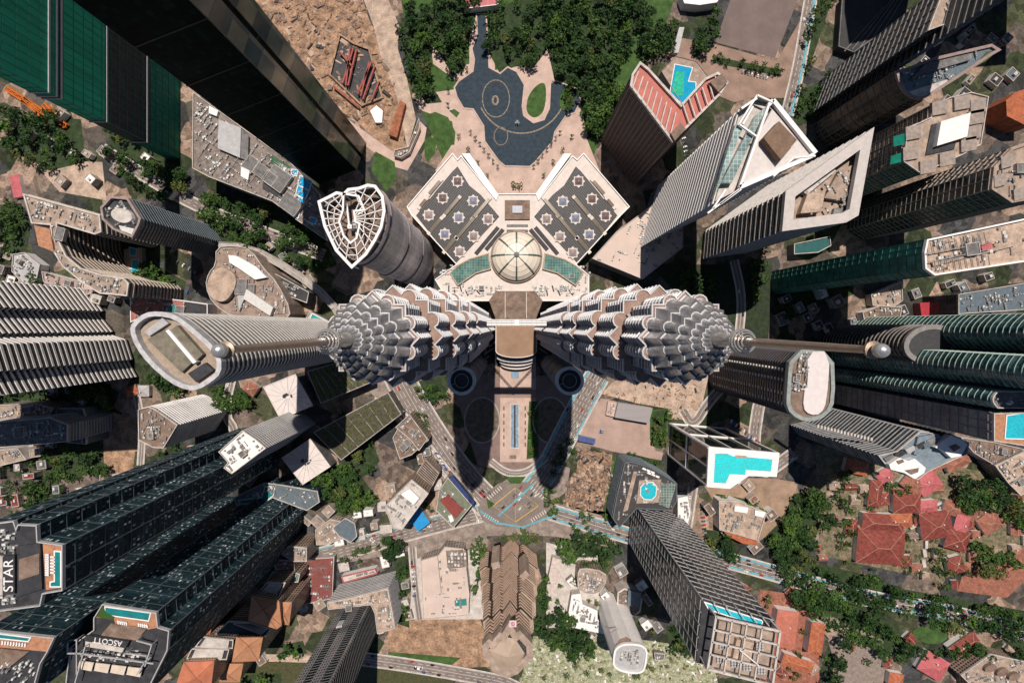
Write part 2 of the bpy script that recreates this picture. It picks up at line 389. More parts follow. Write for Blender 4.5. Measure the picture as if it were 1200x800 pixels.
def house(name, label, px, py, w, d, ang, m, wallh=6, rh=3, wallm=None, kind='hip', cat='house', group=None, over=.7, ridge=None):
    """pitched roof house; centre in photo px at the ground, size in metres, angle in degrees"""
    cx, cy = P(px, py, wallh); t = thing(name, label, cat, (cx, cy), 0, group)
    b = MB(); b.prism(rect(cx, cy, w, d, ang), 0, wallh); b.build('wall', wallm or M_pale, t)
    ww, dd = w+2*over, d+2*over; c = rect(cx, cy, ww, dd, ang)
    ca, sa = math.cos(R(ang)), math.sin(R(ang))
    L_ = max(0.0, (ww-dd)/2) if kind == 'hip' else ww/2
    if kind == 'hip' and dd > ww: 
        L_ = (dd-ww)/2; r0 = (cx+sa*L_, cy-ca*L_, wallh+rh); r1 = (cx-sa*L_, cy+ca*L_, wallh+rh)
        q = [(a, e, wallh) for a, e in c]
        fs = [[q[0], q[1], r0], [q[1], q[2], r1, r0], [q[2], q[3], r1], [q[3], q[0], r0, r1]]
    else:
        r0 = (cx-ca*L_, cy-sa*L_, wallh+rh); r1 = (cx+ca*L_, cy+sa*L_, wallh+rh)
        q = [(a, e, wallh) for a, e in c]
        fs = [[q[0], q[1], r1, r0], [q[1], q[2], r1], [q[2], q[3], r0, r1], [q[3], q[0], r0]]
    b = MB()
    for f in fs: b.face(f)
    b.face(q[::-1]); o = b.build('roof', m, t)
    b = MB(); b.bar(r0, r1, .5, .3) if math.dist(r0, r1) > .5 else None
    for i, e in ((0, r0), (1, r0 if (kind == 'hip' and dd > ww) else r1), (2, r1), (3, r1 if (kind == 'hip' and dd > ww) else r0)):
        if kind == 'hip': b.bar(q[i], e, .4, .25)
    if b.f: sub(b, 'ridge_cap', ridge or M_terrap, o, t)
    hr = random.Random(int(px*13+py))
    if hr.random() < .6:
        b = MB(); x, y = cx+hr.uniform(-.25, .25)*w, cy+hr.uniform(-.25, .25)*d; b.tube((x, y, wallh), (x, y, wallh+rh+1.0), .8, .8, 10); b.build('water_tank', M_equipw, t)
    return t
def text_part(s, xy, z, size, ang, m, t, ext=.15, name='lettering', tilt=0, parent=None):
    cu = bpy.data.curves.new('lettering', 'FONT'); cu.body = s; cu.size = size; cu.extrude = ext; cu.align_x = 'CENTER'; cu.align_y = 'CENTER'
    o = bpy.data.objects.new('lettering_curve', cu); col.objects.link(o)
    dg = bpy.context.evaluated_depsgraph_get(); me = bpy.data.meshes.new_from_object(o.evaluated_get(dg))
    bpy.data.objects.remove(o); bpy.data.curves.remove(cu)
    me.materials.clear(); me.materials.append(m)
    q = bpy.data.objects.new(name, me); col.objects.link(q); q.parent = parent or t
    og = t['org']; q.location = (xy[0]-og[0], xy[1]-og[1], z-og[2]); q.rotation_euler = (R(tilt), 0, R(ang)); return q
# ------------------------------------------------------------------ twin towers
XL, XR, YT = -40.3, 51.7, -3.4
F_tw = facade('twin_tower_glass', (.03, .032, .036), (.09, .09, .095), (.34, .33, .325), 4.1, 1.4, .34, .10, .15, .45, .2)
F_twp = mat('petal_steel', (.60, .60, .62), .28, .6, var=.2, scale=.35)
M_rim = mat('bright_rim_steel', (.50, .495, .50), .42, .3, var=.08, scale=.5)
M_led = mat('terrace_brown', (.33, .215, .17), .8, var=.18, scale=.4)
def star(cx, cy, r, rot=0.0):                        # eight points with a round lobe in every notch
    o = []
    for i in range(8):
        a = R(45*i+rot); o.append((cx+r*math.cos(a), cy+r*math.sin(a)))
        a1, a2 = R(45*i+12.2+rot), R(45*i+32.8+rot); rn = r*.845
        p1 = Vector((cx+rn*math.cos(a1), cy+rn*math.sin(a1))); p2 = Vector((cx+rn*math.cos(a2), cy+rn*math.sin(a2)))
        c = (p1+p2)/2; rad = (p2-p1).length/2; base = math.atan2(p1.y-c.y, p1.x-c.x)
        for k in range(7):
            th = base+math.pi*k/6; o.append((c.x+rad*math.cos(th), c.y+rad*math.sin(th)))
    return o
TIERS = [(0, 262, 24.3), (262, 300, 22.5), (300, 336, 20.3), (336, 362, 17.3), (362, 384, 13.6)]
PETALS = [(384, 391.5, 12.4, 11.0), (391.5, 396.8, 9.9, 8.7), (396.8, 400.4, 7.7, 6.6), (400.4, 402.9, 5.6, 4.7), (402.9, 404.8, 3.7, 2.6)]
def twin(cx, side, label):
    t = thing('skyscraper', label, 'skyscraper', (cx, YT), 0, 'twin towers')
    for ti, (z0, z1, r) in enumerate(TIERS):
        p = star(cx, YT, r)
        b = MB(); b.walls(p, z0, z1); w = b.build('tier_wall', F_tw, t)
        b = MB(); z = max(z0+4.0, 40.0)
        lip = (.55, .55, .5, .45, .36)[ti]
        while z < z1-2.5:
            b.ring(p, z-(1.0, 1.0, .9, .75, .55)[ti], z, 0, lip); z += 5.6 if ti < 1 else (5.4, 4.8, 3.9, 3.0)[ti-1]
        sub(b, 'sunshade_rings', M_steel, w, t, kind='stuff')
        b = MB(); b.flat(p, z1); b.build('terrace', M_led, t)
        b = MB(); b.ring(p, z1-.7, z1+.4, .12, .3); b.build('tier_rim', M_rim, t)
        if ti:                                       # window-cleaning rails and machinery boxes on the ledge below
            b = MB()
            for i in range(16):
                a = R(22.5*i+11); q = TIERS[ti-1][2]-1.2
                if i % 2 == 0: b.box(cx+q*.80*math.cos(a), YT+q*.80*math.sin(a), z0, 1.2, 1.0, 1.1, 22.5*i)
            b.build('ledge_machinery', M_equip, t, kind='stuff')
    for (z0, z1, ra, rb) in PETALS:
        p, q = star(cx, YT, ra), star(cx, YT, rb)
        b = MB(); b.walls(p, z0, z1, 0, q); b.flat(q, z1, 1); b.build('petal_ring', [F_twp, mat('petal_gap_shade', (.10, .095, .095), .6)], t)  # dark flats stand in for the shade between petal rows
        b = MB(); b.ring(p, z0-.2, z0+.4, .08, .16); b.build('petal_rim', M_rim, t)
    b = MB(); b.lathe(cx, YT, [(2.0, 404.6), (1.75, 406.5), (1.2, 408.5), (1.0, 412)], 20); b.build('mast_base', M_steelb, t, smooth=True)
    b = MB(); b.lathe(cx, YT, [(.95, 411.5), (.85, 425), (.68, 440), (.55, 450)], 20); b.build('mast', mat('mast_steel', (.50, .40, .33), .35, .7, var=.12, scale=.4), t, smooth=True)
    b = MB()
    for i in range(11):                              # the ring ball: stacked hoops round the mast
        a = -math.pi/2+math.pi*(i+.8)/11.6; rr, zz = 2.75*math.cos(a), 415.2+2.5*math.sin(a)
        prof = [(rr+.17*math.cos(g), zz+.17*math.sin(g)) for g in [2*math.pi*j/6 for j in range(7)]]
        b.lathe(cx, YT, prof[::-1], 28)
    rb_ = b.build('ring_ball', M_steelb, t, smooth=True, kind='stuff')
    b = MB(); b.lathe(cx, YT, [(1.05*math.sin(math.pi*i/14)+1e-6 if 0 < i < 14 else 0, 451-1.05*math.cos(math.pi*i/14)) for i in range(15)], 24); b.build('mast_ball', M_steelb, t, smooth=True)
    b = MB(); b.lathe(cx, YT, [(.6, 449.2), (1.25, 449.5), (1.3, 449.9), (.6, 450.1)], 24); b.build('ball_collar', mat('collar_bronze', (.36, .27, .20), .45, .5), t, smooth=True)
    # round 44-storey annexe fused to the tower
    bx_, by_ = (P(541, 446, 176) if side < 0 else P(667.5, 446, 176))
    p = circ(bx_, by_, 10.6, 32)
    b = MB(); b.walls(p, 0, 176); an = b.build('annexe_wall', F_tw, t)
    b = MB(); z = 44.0
    while z < 175: b.ring(p, z-.7, z, 0, .5); z += 7.4
    sub(b, 'sunshade_rings', M_steeld, an, t, kind='stuff')
    b = MB(); b.ring(p, 174, 177.2, 1.9, .5); b.build('annexe_rim', mat('annexe_rim_grey', (.62, .61, .60), .55, .0), t)
    b = MB(); b.flat(offset(p, -1.9), 175.2); b.build('annexe_roof', M_dark, t)
    b = MB(); b.ring(circ(bx_, by_, 5.6, 28), 175.2, 176.6, .5, 0); b.bar((bx_-9, by_-3.5, 175.8), (bx_-4.6, by_-2, 175.8), .5); b.build('rail_track', M_equip, t)
    return t
twin(XL, -1, 'tall tiered steel twin tower next to the leaf-crowned office tower')
twin(XR, 1, 'tall tiered steel twin tower next to the ribbed wedge tower podium')
# sky bridge with its raking legs
yb = 2.6
t = thing('sky_bridge', 'white double-deck bridge joining the twin towers high above the brown podium roof', 'bridge', ((XL+XR)/2, yb), 0)
b = MB()
x0, x1 = XL+22.6, XR-22.6
b.prism([(x0, yb-2.3), (x1, yb-2.3), (x1, yb+2.3), (x0, yb+2.3)], 168, 175.5, 0, bottom=True); b.build('bridge_body', facade('bridge_glass', (.1, .1, .1), (.25, .25, .25), (.6, .58, .57), 3.7, 1.5, .4, .2), t)
b = MB(); b.prism([(x0, yb-2.6), (x1, yb-2.6), (x1, yb+2.6), (x0, yb+2.6)], 175.5, 176.1, 0, bottom=True); b.build('bridge_roof', M_white, t)
b = MB()
for yy in (-1.9, 0, 1.9): b.bar((x0, yb+yy, 176.4), (x1, yb+yy, 176.4), .5, .6)
for k in range(13): b.bar((x0+(x1-x0)*k/12, yb-2.3, 176.3), (x0+(x1-x0)*k/12, yb+2.3, 176.3), .3, .4)
b.build('roof_rails', M_lgrey, t, kind='stuff')
b = MB(); xm = (x0+x1)/2; b.box(xm, yb, 176.1, 3.2, 4.6, 1.8); b.build('bridge_joint', M_white, t)
for s in (-1, 1):
    for yy in (-1.2, 1.2):
        b = MB(); b.tube((xm+s*.8, yb+yy, 168.3), ((XL+24.2 if s < 0 else XR-24.2), yb+yy, 118), .55, .55, 10); b.build('leg', M_lgrey, t)
# ------------------------------------------------------------------ ground, park, lake, roads
def zoomed(x0, y0, s, pts): return [(x0+a/s, y0+b/s) for a, b in pts]
M_ground = lots_mat('city_lots')
b = MB(); b.flat([(-6000, -6000), (6000, -6000), (6000, 6000), (-6000, 6000)], 0); struct('ground', b, M_ground)
LAY = [0.02]
def patch(name, pts, m, zz=None, raised=0.0):
    LAY[0] += .006; z = (LAY[0] if zz is None else zz)+raised
    b = MB(); p = ccw(PP(pts)); b.flat(p, z)
    if raised: b.walls(p, 0, z)
    return struct(name, b, m)
A4 = lambda pts: zoomed(450, 0, 4, pts)
patch('park_lawn', [(470, 0), (790, 0), (770, 60), (720, 110), (690, 200), (660, 190), (520, 190), (490, 120)], M_grass)
patch('plaza', A4([(150, 480), (190, 440), (330, 420), (340, 380), (230, 300), (220, 200), (300, 240), (330, 320), (400, 300), (400, 180), (430, 80), (520, 80), (520, 330), (700, 300), (760, 180), (800, 190), (800, 380), (920, 430), (990, 500), (950, 650), (1010, 800), (1000, 1000), (760, 900), (700, 1060), (560, 1060), (460, 900), (240, 800), (330, 660), (320, 570), (180, 520)]), M_pink)
for pts in ([(182, 545), (240, 525), (300, 550), (335, 620), (330, 680), (300, 680), (270, 610), (200, 580)], [(305, 520), (330, 512), (355, 530), (340, 552)],
            [(190, 650), (220, 640), (245, 660), (240, 720), (205, 760), (190, 730)], [(915, 530), (965, 460), (980, 470), (930, 550)]):
    patch('lawn', A4(pts), M_grass, raised=.08)
patch('lawn', zoomed(200, 0, 4, [(960, 710), (1050, 760), (1060, 840), (1010, 900), (940, 800)]), M_grass, raised=.08)
LAKE = A4([(437, 70), (475, 70), (484, 200), (490, 320), (545, 350), (580, 320), (620, 340), (655, 400), (645, 500), (652, 545), (700, 580), (752, 565), (778, 510), (783, 392), (810, 385), (900, 420), (920, 468), (892, 528), (850, 542), (797, 620), (790, 660), (705, 760), (682, 779), (568, 776), (540, 752), (475, 662), (470, 590), (420, 510), (375, 506), (345, 455), (333, 412), (352, 385), (420, 338), (427, 280), (415, 230), (440, 170)])
M_lake = water('lake_water', (.020, .034, .050), (.036, .050, .064), rip=.06, scale=.25, rough=.5, spec=.03)
patch('lake', LAKE, M_lake, .26)
b = MB(); lp = ccw(PP(LAKE)); b.ring(lp, 0, .55, 0, 1.6); struct('lake_edge', b, M_pink)
PEN = A4([(647, 500), (662, 440), (700, 380), (725, 372), (783, 392), (775, 510), (745, 566), (700, 577), (655, 545)])
patch('pavement', PEN, M_pink, .5)
patch('lawn', smooth_poly(A4([(664, 500), (682, 435), (735, 385), (762, 400), (755, 520), (712, 558), (675, 540)])), M_grass, .56)
patch('lawn', smooth_poly(A4([(818, 500), (830, 430), (870, 395), (885, 420), (880, 500), (850, 530)])), M_grass, .6)
def ringline(name, label, cx, cy, rx, ry, a0=0, a1=360, w=1.5, n=48):
    full = a1-a0 == 360; c = P(cx, cy); t = thing(name, label, 'fountain', c, 0)
    o = circ(c[0], c[1], rx, n, a0, a1, ry); i = circ(c[0], c[1], rx-w, n, a0, a1, ry-w); b = MB()
    for k in range(len(o)-(0 if full else 1)):
        j = (k+1) % len(o)
        b.face([(*o[k], .5), (*o[j], .5), (*i[j], .5), (*i[k], .5)]); b.face([(*o[k], .2), (*o[j], .2), (*o[j], .5), (*o[k], .5)]); b.face([(*i[j], .2), (*i[k], .2), (*i[k], .5), (*i[j], .5)])
    q = b.build('basin_ring', mat('fountain_stone', (.30, .24, .17), .8, var=.25, scale=.5), t)
    b = MB()
    for k in range(0, len(o), 2):
        x, y = (o[k][0]+i[k][0])/2, (o[k][1]+i[k][1])/2; b.tube((x, y, .4), (x, y, 1.8), .45, .15, 6)
    b.build('nozzles', M_white, t, kind='stuff'); return t
ringline('fountain', 'large oval fountain ring in the lake around a dotted centre', 581.2, 116, 16.5, 22.5, w=1.1)
ringline('fountain', 'tiny round fountain cluster inside the large oval ring of the lake', 580.5, 118, 4.2, 6, w=2.2, n=16)
ringline('fountain', 'small oval fountain ring near the narrow plaza end of the lake', 587, 160, 8.5, 11, w=.9)
ringline('fountain', 'long curved arc of fountain jets sweeping across the lake', 611, 100, 55, 58, 208, 335, w=1.6, n=60)
t = thing('fountain_jet', 'white spraying fountain jet beside the grassy lake peninsula', 'fountain', P(606, 145), 0)
b = MB(); rng = random.Random(3)
for i in range(40):
    a = rng.uniform(0, 6.28); r = rng.uniform(.3, 3.2); h = rng.uniform(1.5, 7)*(1-r/5); c = P(606, 145)
    b.tube((c[0]+.3*math.cos(a), c[1]+.3*math.sin(a), .3), (c[0]+r*math.cos(a), c[1]+r*math.sin(a), .4+h), .12, .3, 5)
b.build('spray', mat('spray_white', (.7, .72, .74), .6), t)
# bare construction ground, parade grounds, lots
patch('building_site', zoomed(200, 0, 4, [(290, 0), (900, 0), (940, 120), (1000, 280), (1075, 430), (1110, 520), (1085, 700), (1040, 720), (860, 560), (640, 430), (420, 180)]), M_soil)
patch('site_track', zoomed(200, 0, 4, [(905, 0), (1020, 0), (1070, 120), (1065, 230), (1110, 380), (1150, 560), (1110, 700), (1060, 450), (985, 260), (950, 120)]), M_dirt)
patch('path', zoomed(200, 0, 4, [(640, 430), (760, 510), (1040, 710), (1110, 720), (1160, 560), (1200, 600), (1190, 660), (1110, 800), (1040, 780), (920, 690), (760, 570), (620, 470)]), M_pink)
patch('building_site', zoomed(640, 440, 4.445, [(290, 95), (350, 30), (790, -80), (860, -60), (815, 140), (790, 230), (635, 225), (630, 170), (480, 145)]), M_dirt)
patch('parking_lot', zoomed(640, 440, 4.445, [(285, 118), (545, 170), (545, 330), (570, 390), (610, 400), (600, 440), (350, 395), (165, 345), (190, 260)]), mat('pink_tarmac', (.40, .28, .235), .9, var=.14, scale=.06))
patch('building_site', zoomed(640, 440, 4.445, [(165, 385), (345, 410), (330, 560), (295, 700), (220, 720), (90, 670), (110, 560), (160, 500)]), M_soil)
patch('lawn', zoomed(640, 440, 4.445, [(10, 560), (90, 680), (220, 735), (300, 715), (345, 420), (390, 410), (310, 760), (200, 750), (60, 720), (20, 660)]), M_grass, raised=.05)
patch('lawn', zoomed(640, 440, 4.445, [(540, 180), (635, 170), (635, 300), (600, 385), (560, 370), (540, 330)]), M_grass, raised=.05)
patch('parade_ground', [(856, 0), (935, 0), (908, 68), (838, 50)], mat('purple_tarmac', (.17, .125, .115), .9, var=.12, scale=.05))
patch('yard', [(800, 45), (838, 52), (910, 72), (940, 20), (925, 115), (880, 115), (860, 120), (800, 95), (780, 60)], mat('brown_tarmac', (.30, .20, .155), .9, var=.18, scale=.06))
patch('yard', [(160, 520), (160, 490), (120, 480), (122, 545), (135, 560), (155, 555)], M_soil)
patch('plaza', [(37, 188), (120, 190), (125, 235), (70, 225)], M_dirt)
patch('dry_ground', [(820, 560), (905, 560), (935, 565), (925, 610), (880, 640), (850, 610)], mat('brown_dry_soil', (.34, .23, .16), .95, var=.2, scale=.07))
patch('clay_court', [(975, 555), (1003, 560), (985, 592), (955, 580), (960, 565)], M_terra)
patch('lane', [(960, 590), (985, 592), (972, 640), (955, 636)], mat('pale_lane', (.33, .27, .23), .9, var=.15))
patch('clay_court', [(1130, 665), (1150, 655), (1195, 620), (1240, 640), (1180, 700), (1122, 692)], M_terra)
patch('rough_ground', [(625, 745), (690, 740), (830, 760), (850, 830), (600, 830)], mat('stony_scrub', (.42, .40, .28), .95, var=.4, scale=.22, c2=(.10, .13, .05), fine=.8))
patch('rough_ground', [(455, 730), (560, 715), (580, 780), (540, 782), (455, 768)], M_soil)
patch('river', [(250, 770), (470, 778), (580, 815), (580, 860), (200, 860)], water('river_water', (.075, .075, .035), (.06, .06, .03), rip=.1))
patch('lawn', [(455, 763), (540, 770), (530, 778), (455, 770)], M_grass, raised=.05)
patch('river_bank', [(250, 764), (470, 770), (470, 779), (250, 772)], M_dirt, raised=.3)
patch('yard', [(485, 645), (560, 632), (570, 725), (480, 725)], M_pale)
patch('pavement', [(640, 635), (700, 650), (705, 735), (640, 735)], M_pale)
patch('yard', [(890, 690), (960, 700), (960, 800), (890, 800)], M_terra)
patch('yard', [(960, 715), (1035, 750), (1035, 800), (985, 800)], mat('ash_ground', (.27, .215, .18), .95, var=.2))
patch('lawn', smooth_poly([(1065, 742), (1080, 732), (1100, 735), (1112, 730), (1110, 752), (1085, 755)]), M_grass, raised=.05)
patch('shade_garden', [(760, 310), (905, 310), (900, 400), (845, 390), (800, 350)], mat('painted_shade_soil', (.03, .045, .02), .95, var=.3, scale=.2), raised=.05)  # ground colour darkened to stand in for the towers' shadow
patch('garden', [(955, 520), (1200, 560), (1200, 640), (1100, 680), (960, 650)], mat('garden_mix', (.24, .17, .12), .95, var=.4, scale=.16, c2=(.04, .065, .02), fine=.6))
# towers' forecourt
FC = lambda pts: zoomed(530, 370, 7.273, pts)
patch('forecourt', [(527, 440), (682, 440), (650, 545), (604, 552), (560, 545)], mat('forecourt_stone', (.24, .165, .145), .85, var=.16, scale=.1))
patch('plaza', [(586, 418), (628, 418), (628, 541), (586, 541)], M_pink)
for s in (-1, 1):
    cx, cy = 605+s*40, 492; c = P(cx, cy)
    b = MB(); b.ring(ccw(circ(c[0], c[1], 20, 40, ry=26)), 0, .4, 0, 1.6); struct('garden_wall', b, M_conc)
    patch('lawn', [(cx+19.5*math.cos(R(a)), cy+25.5*math.sin(R(a))) for a in range(0, 360, 12)], mat('forecourt_green', (.17, .14, .10), .95, var=.3, scale=.2), .3)
patch('path', [(586, 456), (628, 456), (628, 466), (586, 466)], mat('paving_brown', (.30, .20, .16), .85, var=.12))
t = thing('water_channel', 'long narrow blue water channel down the forecourt axis', 'fountain', P(603, 500), 0)
b = MB(); b.flat(ccw(PP([(599, 474), (607.5, 474), (607.5, 524), (599, 524)])), .5); b.build('water', water('channel_water', (.22, .30, .38), (.18, .25, .33)), t)
b = MB(); b.ring(ccw(PP([(599, 474), (607.5, 474), (607.5, 524), (599, 524)])), .1, .7, 0, 1.2); b.build('basin_rim', M_pale, t)
b = MB(); b.prism(PP([(602.3, 474), (604.2, 474), (604.2, 524), (602.3, 524)]), .4, .62); b.build('centre_strip', M_dark, t)
b = MB(); b.flat(ccw(PP([(599, 433), (608, 433), (608, 443), (599, 443)])), .5); b.build('upper_water', MC['channel_water'], t)
b = MB()
for s in (-1, 1):
    for k in range(6):
        x, y = P(603+s*12.5, 478+k*8.5); b.box(x, y, 0, 1.2, 4.5, .6)
b.build('bench_row', M_dark, t)
b = MB(); b.box(*P(601, 535), 0, 8, 4, .8); b.build('plinth', M_brown, t)
patch('planting_bed', [(620, 470), (631, 470), (631, 535), (617, 538)], M_grass, .32)

def debris(label, pts, n, mats, seed, hmax=3.0, smax=5.0, rough=.35):
    rng = random.Random(seed); w = PP(pts); b = MB()
    for i in range(n):
        x, y = rand_in(w, rng); s = rng.uniform(.8, smax)*(1 if rng.random() < .4 else .5); k = rng.randint(4, 7); a0 = rng.uniform(0, 6)
        q = [(x+s*rng.uniform(.5, 1.1)*math.cos(a0+6.283*j/k), y+s*rng.uniform(.5, 1.1)*math.sin(a0+6.283*j/k)) for j in range(k)] if rng.random() < rough else rect(x, y, s*2.4, s*rng.uniform(.25, 1.2), math.degrees(a0))
        h = rng.uniform(.3, hmax)*s/smax*1.4+.2; b.prism(ccw(q), .05, h, rng.randrange(len(mats)), top=scale_poly(ccw(q), rng.uniform(.3, .9)))
    o = b.build('site_debris', mats, None, kind='stuff'); tag(o, label, 'debris'); return o
SITE_A = zoomed(200, 0, 4, [(290, 0), (900, 0), (940, 120), (1000, 280), (1060, 430), (1010, 600), (860, 560), (640, 400), (420, 180)])
debris('heaps of spoil and planks scattered over the bare soil site', SITE_A, 760, [M_soil, M_dirt, M_brown, M_soil, M_brown, M_dark], 21, 1.6, 5.5)
debris('rubble heaps filling the small soil site beside the hotel podium', zoomed(640, 440, 4.445, [(165, 385), (345, 410), (330, 560), (295, 700), (220, 720), (90, 670), (110, 560), (160, 500)]), 620, [M_soil, M_dirt, M_brown, M_dark, M_brown], 22, 2.2, 4.5)
debris('scattered stores on the pale sandy lot under a twin tower', zoomed(640, 440, 4.445, [(300, 95), (480, 60), (790, 40), (815, 140), (790, 230), (635, 225), (630, 170), (480, 145)]), 110, [M_soil, M_brown, M_dark], 23, 2, 3)
debris('pale stones and litter over the scrub beside the bull-nosed tower', [(625, 745), (690, 740), (830, 760), (850, 800), (615, 800)], 650, [M_pale, M_white, M_dirt, M_leafC], 24, 1.5, 2.6)
M_walk = mat('pavement_stone', (.31, .25, .215), .9, var=.25, scale=.12, seam=(3, 3))
patch('pavement', [(528, 545), (548, 545), (575, 575), (598, 558), (640, 540), (668, 548), (664, 575), (648, 588), (722, 608), (722, 642), (650, 628), (610, 626), (560, 628), (480, 645), (400, 660), (395, 640), (480, 612), (545, 592)], M_walk)
patch('pavement', [(430, 455), (450, 440), (520, 520), (560, 560), (545, 590), (500, 545), (470, 500)], M_walk)
patch('pavement', [(480, 640), (570, 625), (572, 640), (484, 655)], M_walk)
ROADS = {}
def road(name, pts, w, m=None, lanes=2, cyan=(0, 0), kerb=1.6, dz=0.0):
    LAY[0] += .006; z = .35+LAY[0]*.3+dz
    q = [Vector(P(a, c)) for a, c in pts]
    for _ in range(2):                               # round the bends
        r = [q[0]]
        for i in range(len(q)-1): r += [q[i]*.75+q[i+1]*.25, q[i]*.25+q[i+1]*.75]
        r.append(q[-1]); q = r
    nn = []
    for i in range(len(q)):
        d = (q[min(i+1, len(q)-1)]-q[max(i-1, 0)]).normalized(); nn.append(Vector((-d.y, d.x)))
    def strip(b, o0, o1, zz, m=0, i0=0, i1=None):
        for i in range(i0, (len(q)-1) if i1 is None else i1):
            a0, a1, c0, c1 = q[i]+nn[i]*o0, q[i]+nn[i]*o1, q[i+1]+nn[i+1]*o0, q[i+1]+nn[i+1]*o1
            b.face([(a0.x, a0.y, zz), (c0.x, c0.y, zz), (c1.x, c1.y, zz), (a1.x, a1.y, zz)], m)
    b = MB(); strip(b, -w/2, w/2, z); o = struct(name, b, m or M_asph)
    if kerb:
        b = MB()
        for s in (-1, 1):
            e0, e1 = s*w/2, s*(w/2+kerb); strip(b, min(e0, e1), max(e0, e1), z+.13)
            for i in range(len(q)-1):
                a, c = q[i]+nn[i]*e0, q[i+1]+nn[i+1]*e0; b.face([(a.x, a.y, z), (c.x, c.y, z), (c.x, c.y, z+.13), (a.x, a.y, z+.13)])
        k = b.build('kerb', M_pale, o)
    b = MB(); tot = 0
    for l in range(1, lanes):
        off = -w/2+w*l/lanes
        for i in range(len(q)-1):
            a, c = q[i]+nn[i]*off, q[i+1]+nn[i+1]*off; L_ = (c-a).length; d = (c-a).normalized() if L_ > 0 else Vector((1, 0)); n2 = Vector((-d.y, d.x))*.22
            s = 0.0
            while s < L_:
                e = min(L_, s+4.0); p0, p1 = a+d*s, a+d*e
                b.face([(p0.x-n2.x, p0.y-n2.y, z+.03), (p1.x-n2.x, p1.y-n2.y, z+.03), (p1.x+n2.x, p1.y+n2.y, z+.03), (p0.x+n2.x, p0.y+n2.y, z+.03)]); s += 8.0 if l*2 != lanes else 4.0
    for s in (-1, 1):
        if kerb: e = s*(w/2-.5); strip(b, e-.15, e+.15, z+.03)
    b.build('lane_markings', M_mark, o, kind='stuff')
    if any(cyan):
        b = MB()
        for s, on in zip((-1, 1), cyan):
            if on: e0, e1 = s*(w/2-.9), s*(w/2-.9-on); strip(b, min(e0, e1), max(e0, e1), z+.04)
        b.build('cycle_lane', M_cyan, o)
    ROADS.setdefault(name, []).append((q, nn, w, z, lanes)); return o
road('road', [(462, 430), (478, 462), (510, 515), (545, 562), (574, 592)], 33, lanes=8)
road('road', [(700, 440), (672, 490), (645, 545), (618, 580), (592, 608)], 27, lanes=7, cyan=(2.4, 1.6))
road('road', [(360, 655), (420, 640), (480, 622), (540, 606), (572, 599)], 19, lanes=5, cyan=(0, 1.2))
road('road', [(625, 593), (660, 604), (720, 622), (780, 640), (850, 655), (925, 676), (1010, 700), (1110, 716), (1220, 745)], 17, lanes=4, cyan=(2.0, 2.0))
road('road', [(438, 470), (470, 480), (520, 548), (556, 588), (565, 610)], 7, lanes=2)
road('road', [(575, 540), (590, 552), (604, 555), (620, 552), (640, 535)], 6, lanes=2)
road('road', [(955, -30), (946, 20), (936, 80), (922, 135)], 13, lanes=3, cyan=(0, 2.4))
road('road', [(420, 770), (480, 778), (560, 792), (600, 800), (640, 830)], 14, lanes=4, dz=.5)
road('road', [(165, 545), (168, 500), (160, 460)], 6, lanes=2)
road('road', [(800, 480), (812, 500), (830, 470), (860, 440)], 9, lanes=2)
road('road', [(812, 570), (806, 610), (800, 650)], 9, lanes=2)
road('road', [(900, 420), (880, 520), (890, 560), (930, 530)], 12, lanes=3)
road('road', [(380, 300), (330, 280), (250, 250), (200, 225), (120, 175)], 12, lanes=3)
road('road', [(860, 305), (870, 350), (865, 400)], 8, lanes=2)
road('road', [(290, 390), (260, 480), (280, 510), (262, 545)], 8, lanes=2)
road('road', [(483, 640), (487, 690), (492, 725)], 7, lanes=2)
patch('junction', [(560, 596), (566, 580), (584, 566), (604, 562), (622, 566), (642, 582), (652, 594), (640, 606), (612, 618), (584, 617), (566, 610)], M_asph, .62)
b = MB()
q = [Vector(P(*c)) for c in ((578, 592), (604, 571), (631, 592), (604, 611))]
for i in range(4):
    a, c = q[i], q[(i+1) % 4]; b.bar((a.x, a.y, .65), (c.x, c.y, .65), 1.0 if i % 2 == 0 else .35, .04)
b.bar((q[0].x, q[0].y, .66), (q[2].x, q[2].y, .66), .3, .04); b.bar((q[1].x, q[1].y, .66), (q[3].x, q[3].y, .66), .35, .04)
o = struct('box_junction_marking', b, M_yellow)
b = MB()
for a, c in (((626, 566), (604, 586)), ((604, 586), (584, 604)), ((563, 598), (582, 612)), ((582, 612), (612, 617)), ((612, 617), (650, 603))): b.bar((*P(*a), .68), (*P(*c), .68), 2.0, .04)
for a, c in (((571, 584), (588, 570)), ((622, 570), (640, 586)), ((640, 598), (622, 610)), ((584, 612), (567, 602))):
    for k in range(7):
        f = (k+.5)/7; x, y = P(a[0]+(c[0]-a[0])*f, a[1]+(c[1]-a[1])*f); d = math.degrees(math.atan2(-(c[1]-a[1]), c[0]-a[0])); b.box(x, y, .63, 1.0, 4.5, .04, d, 1)
struct('crossing_markings', b, [M_cyan, M_mark])
patch('traffic_island', [(592, 558), (616, 558), (610, 566), (598, 566)], M_grass, .72)
patch('traffic_island', [(570, 583), (580, 590), (572, 596)], M_grass, .74)
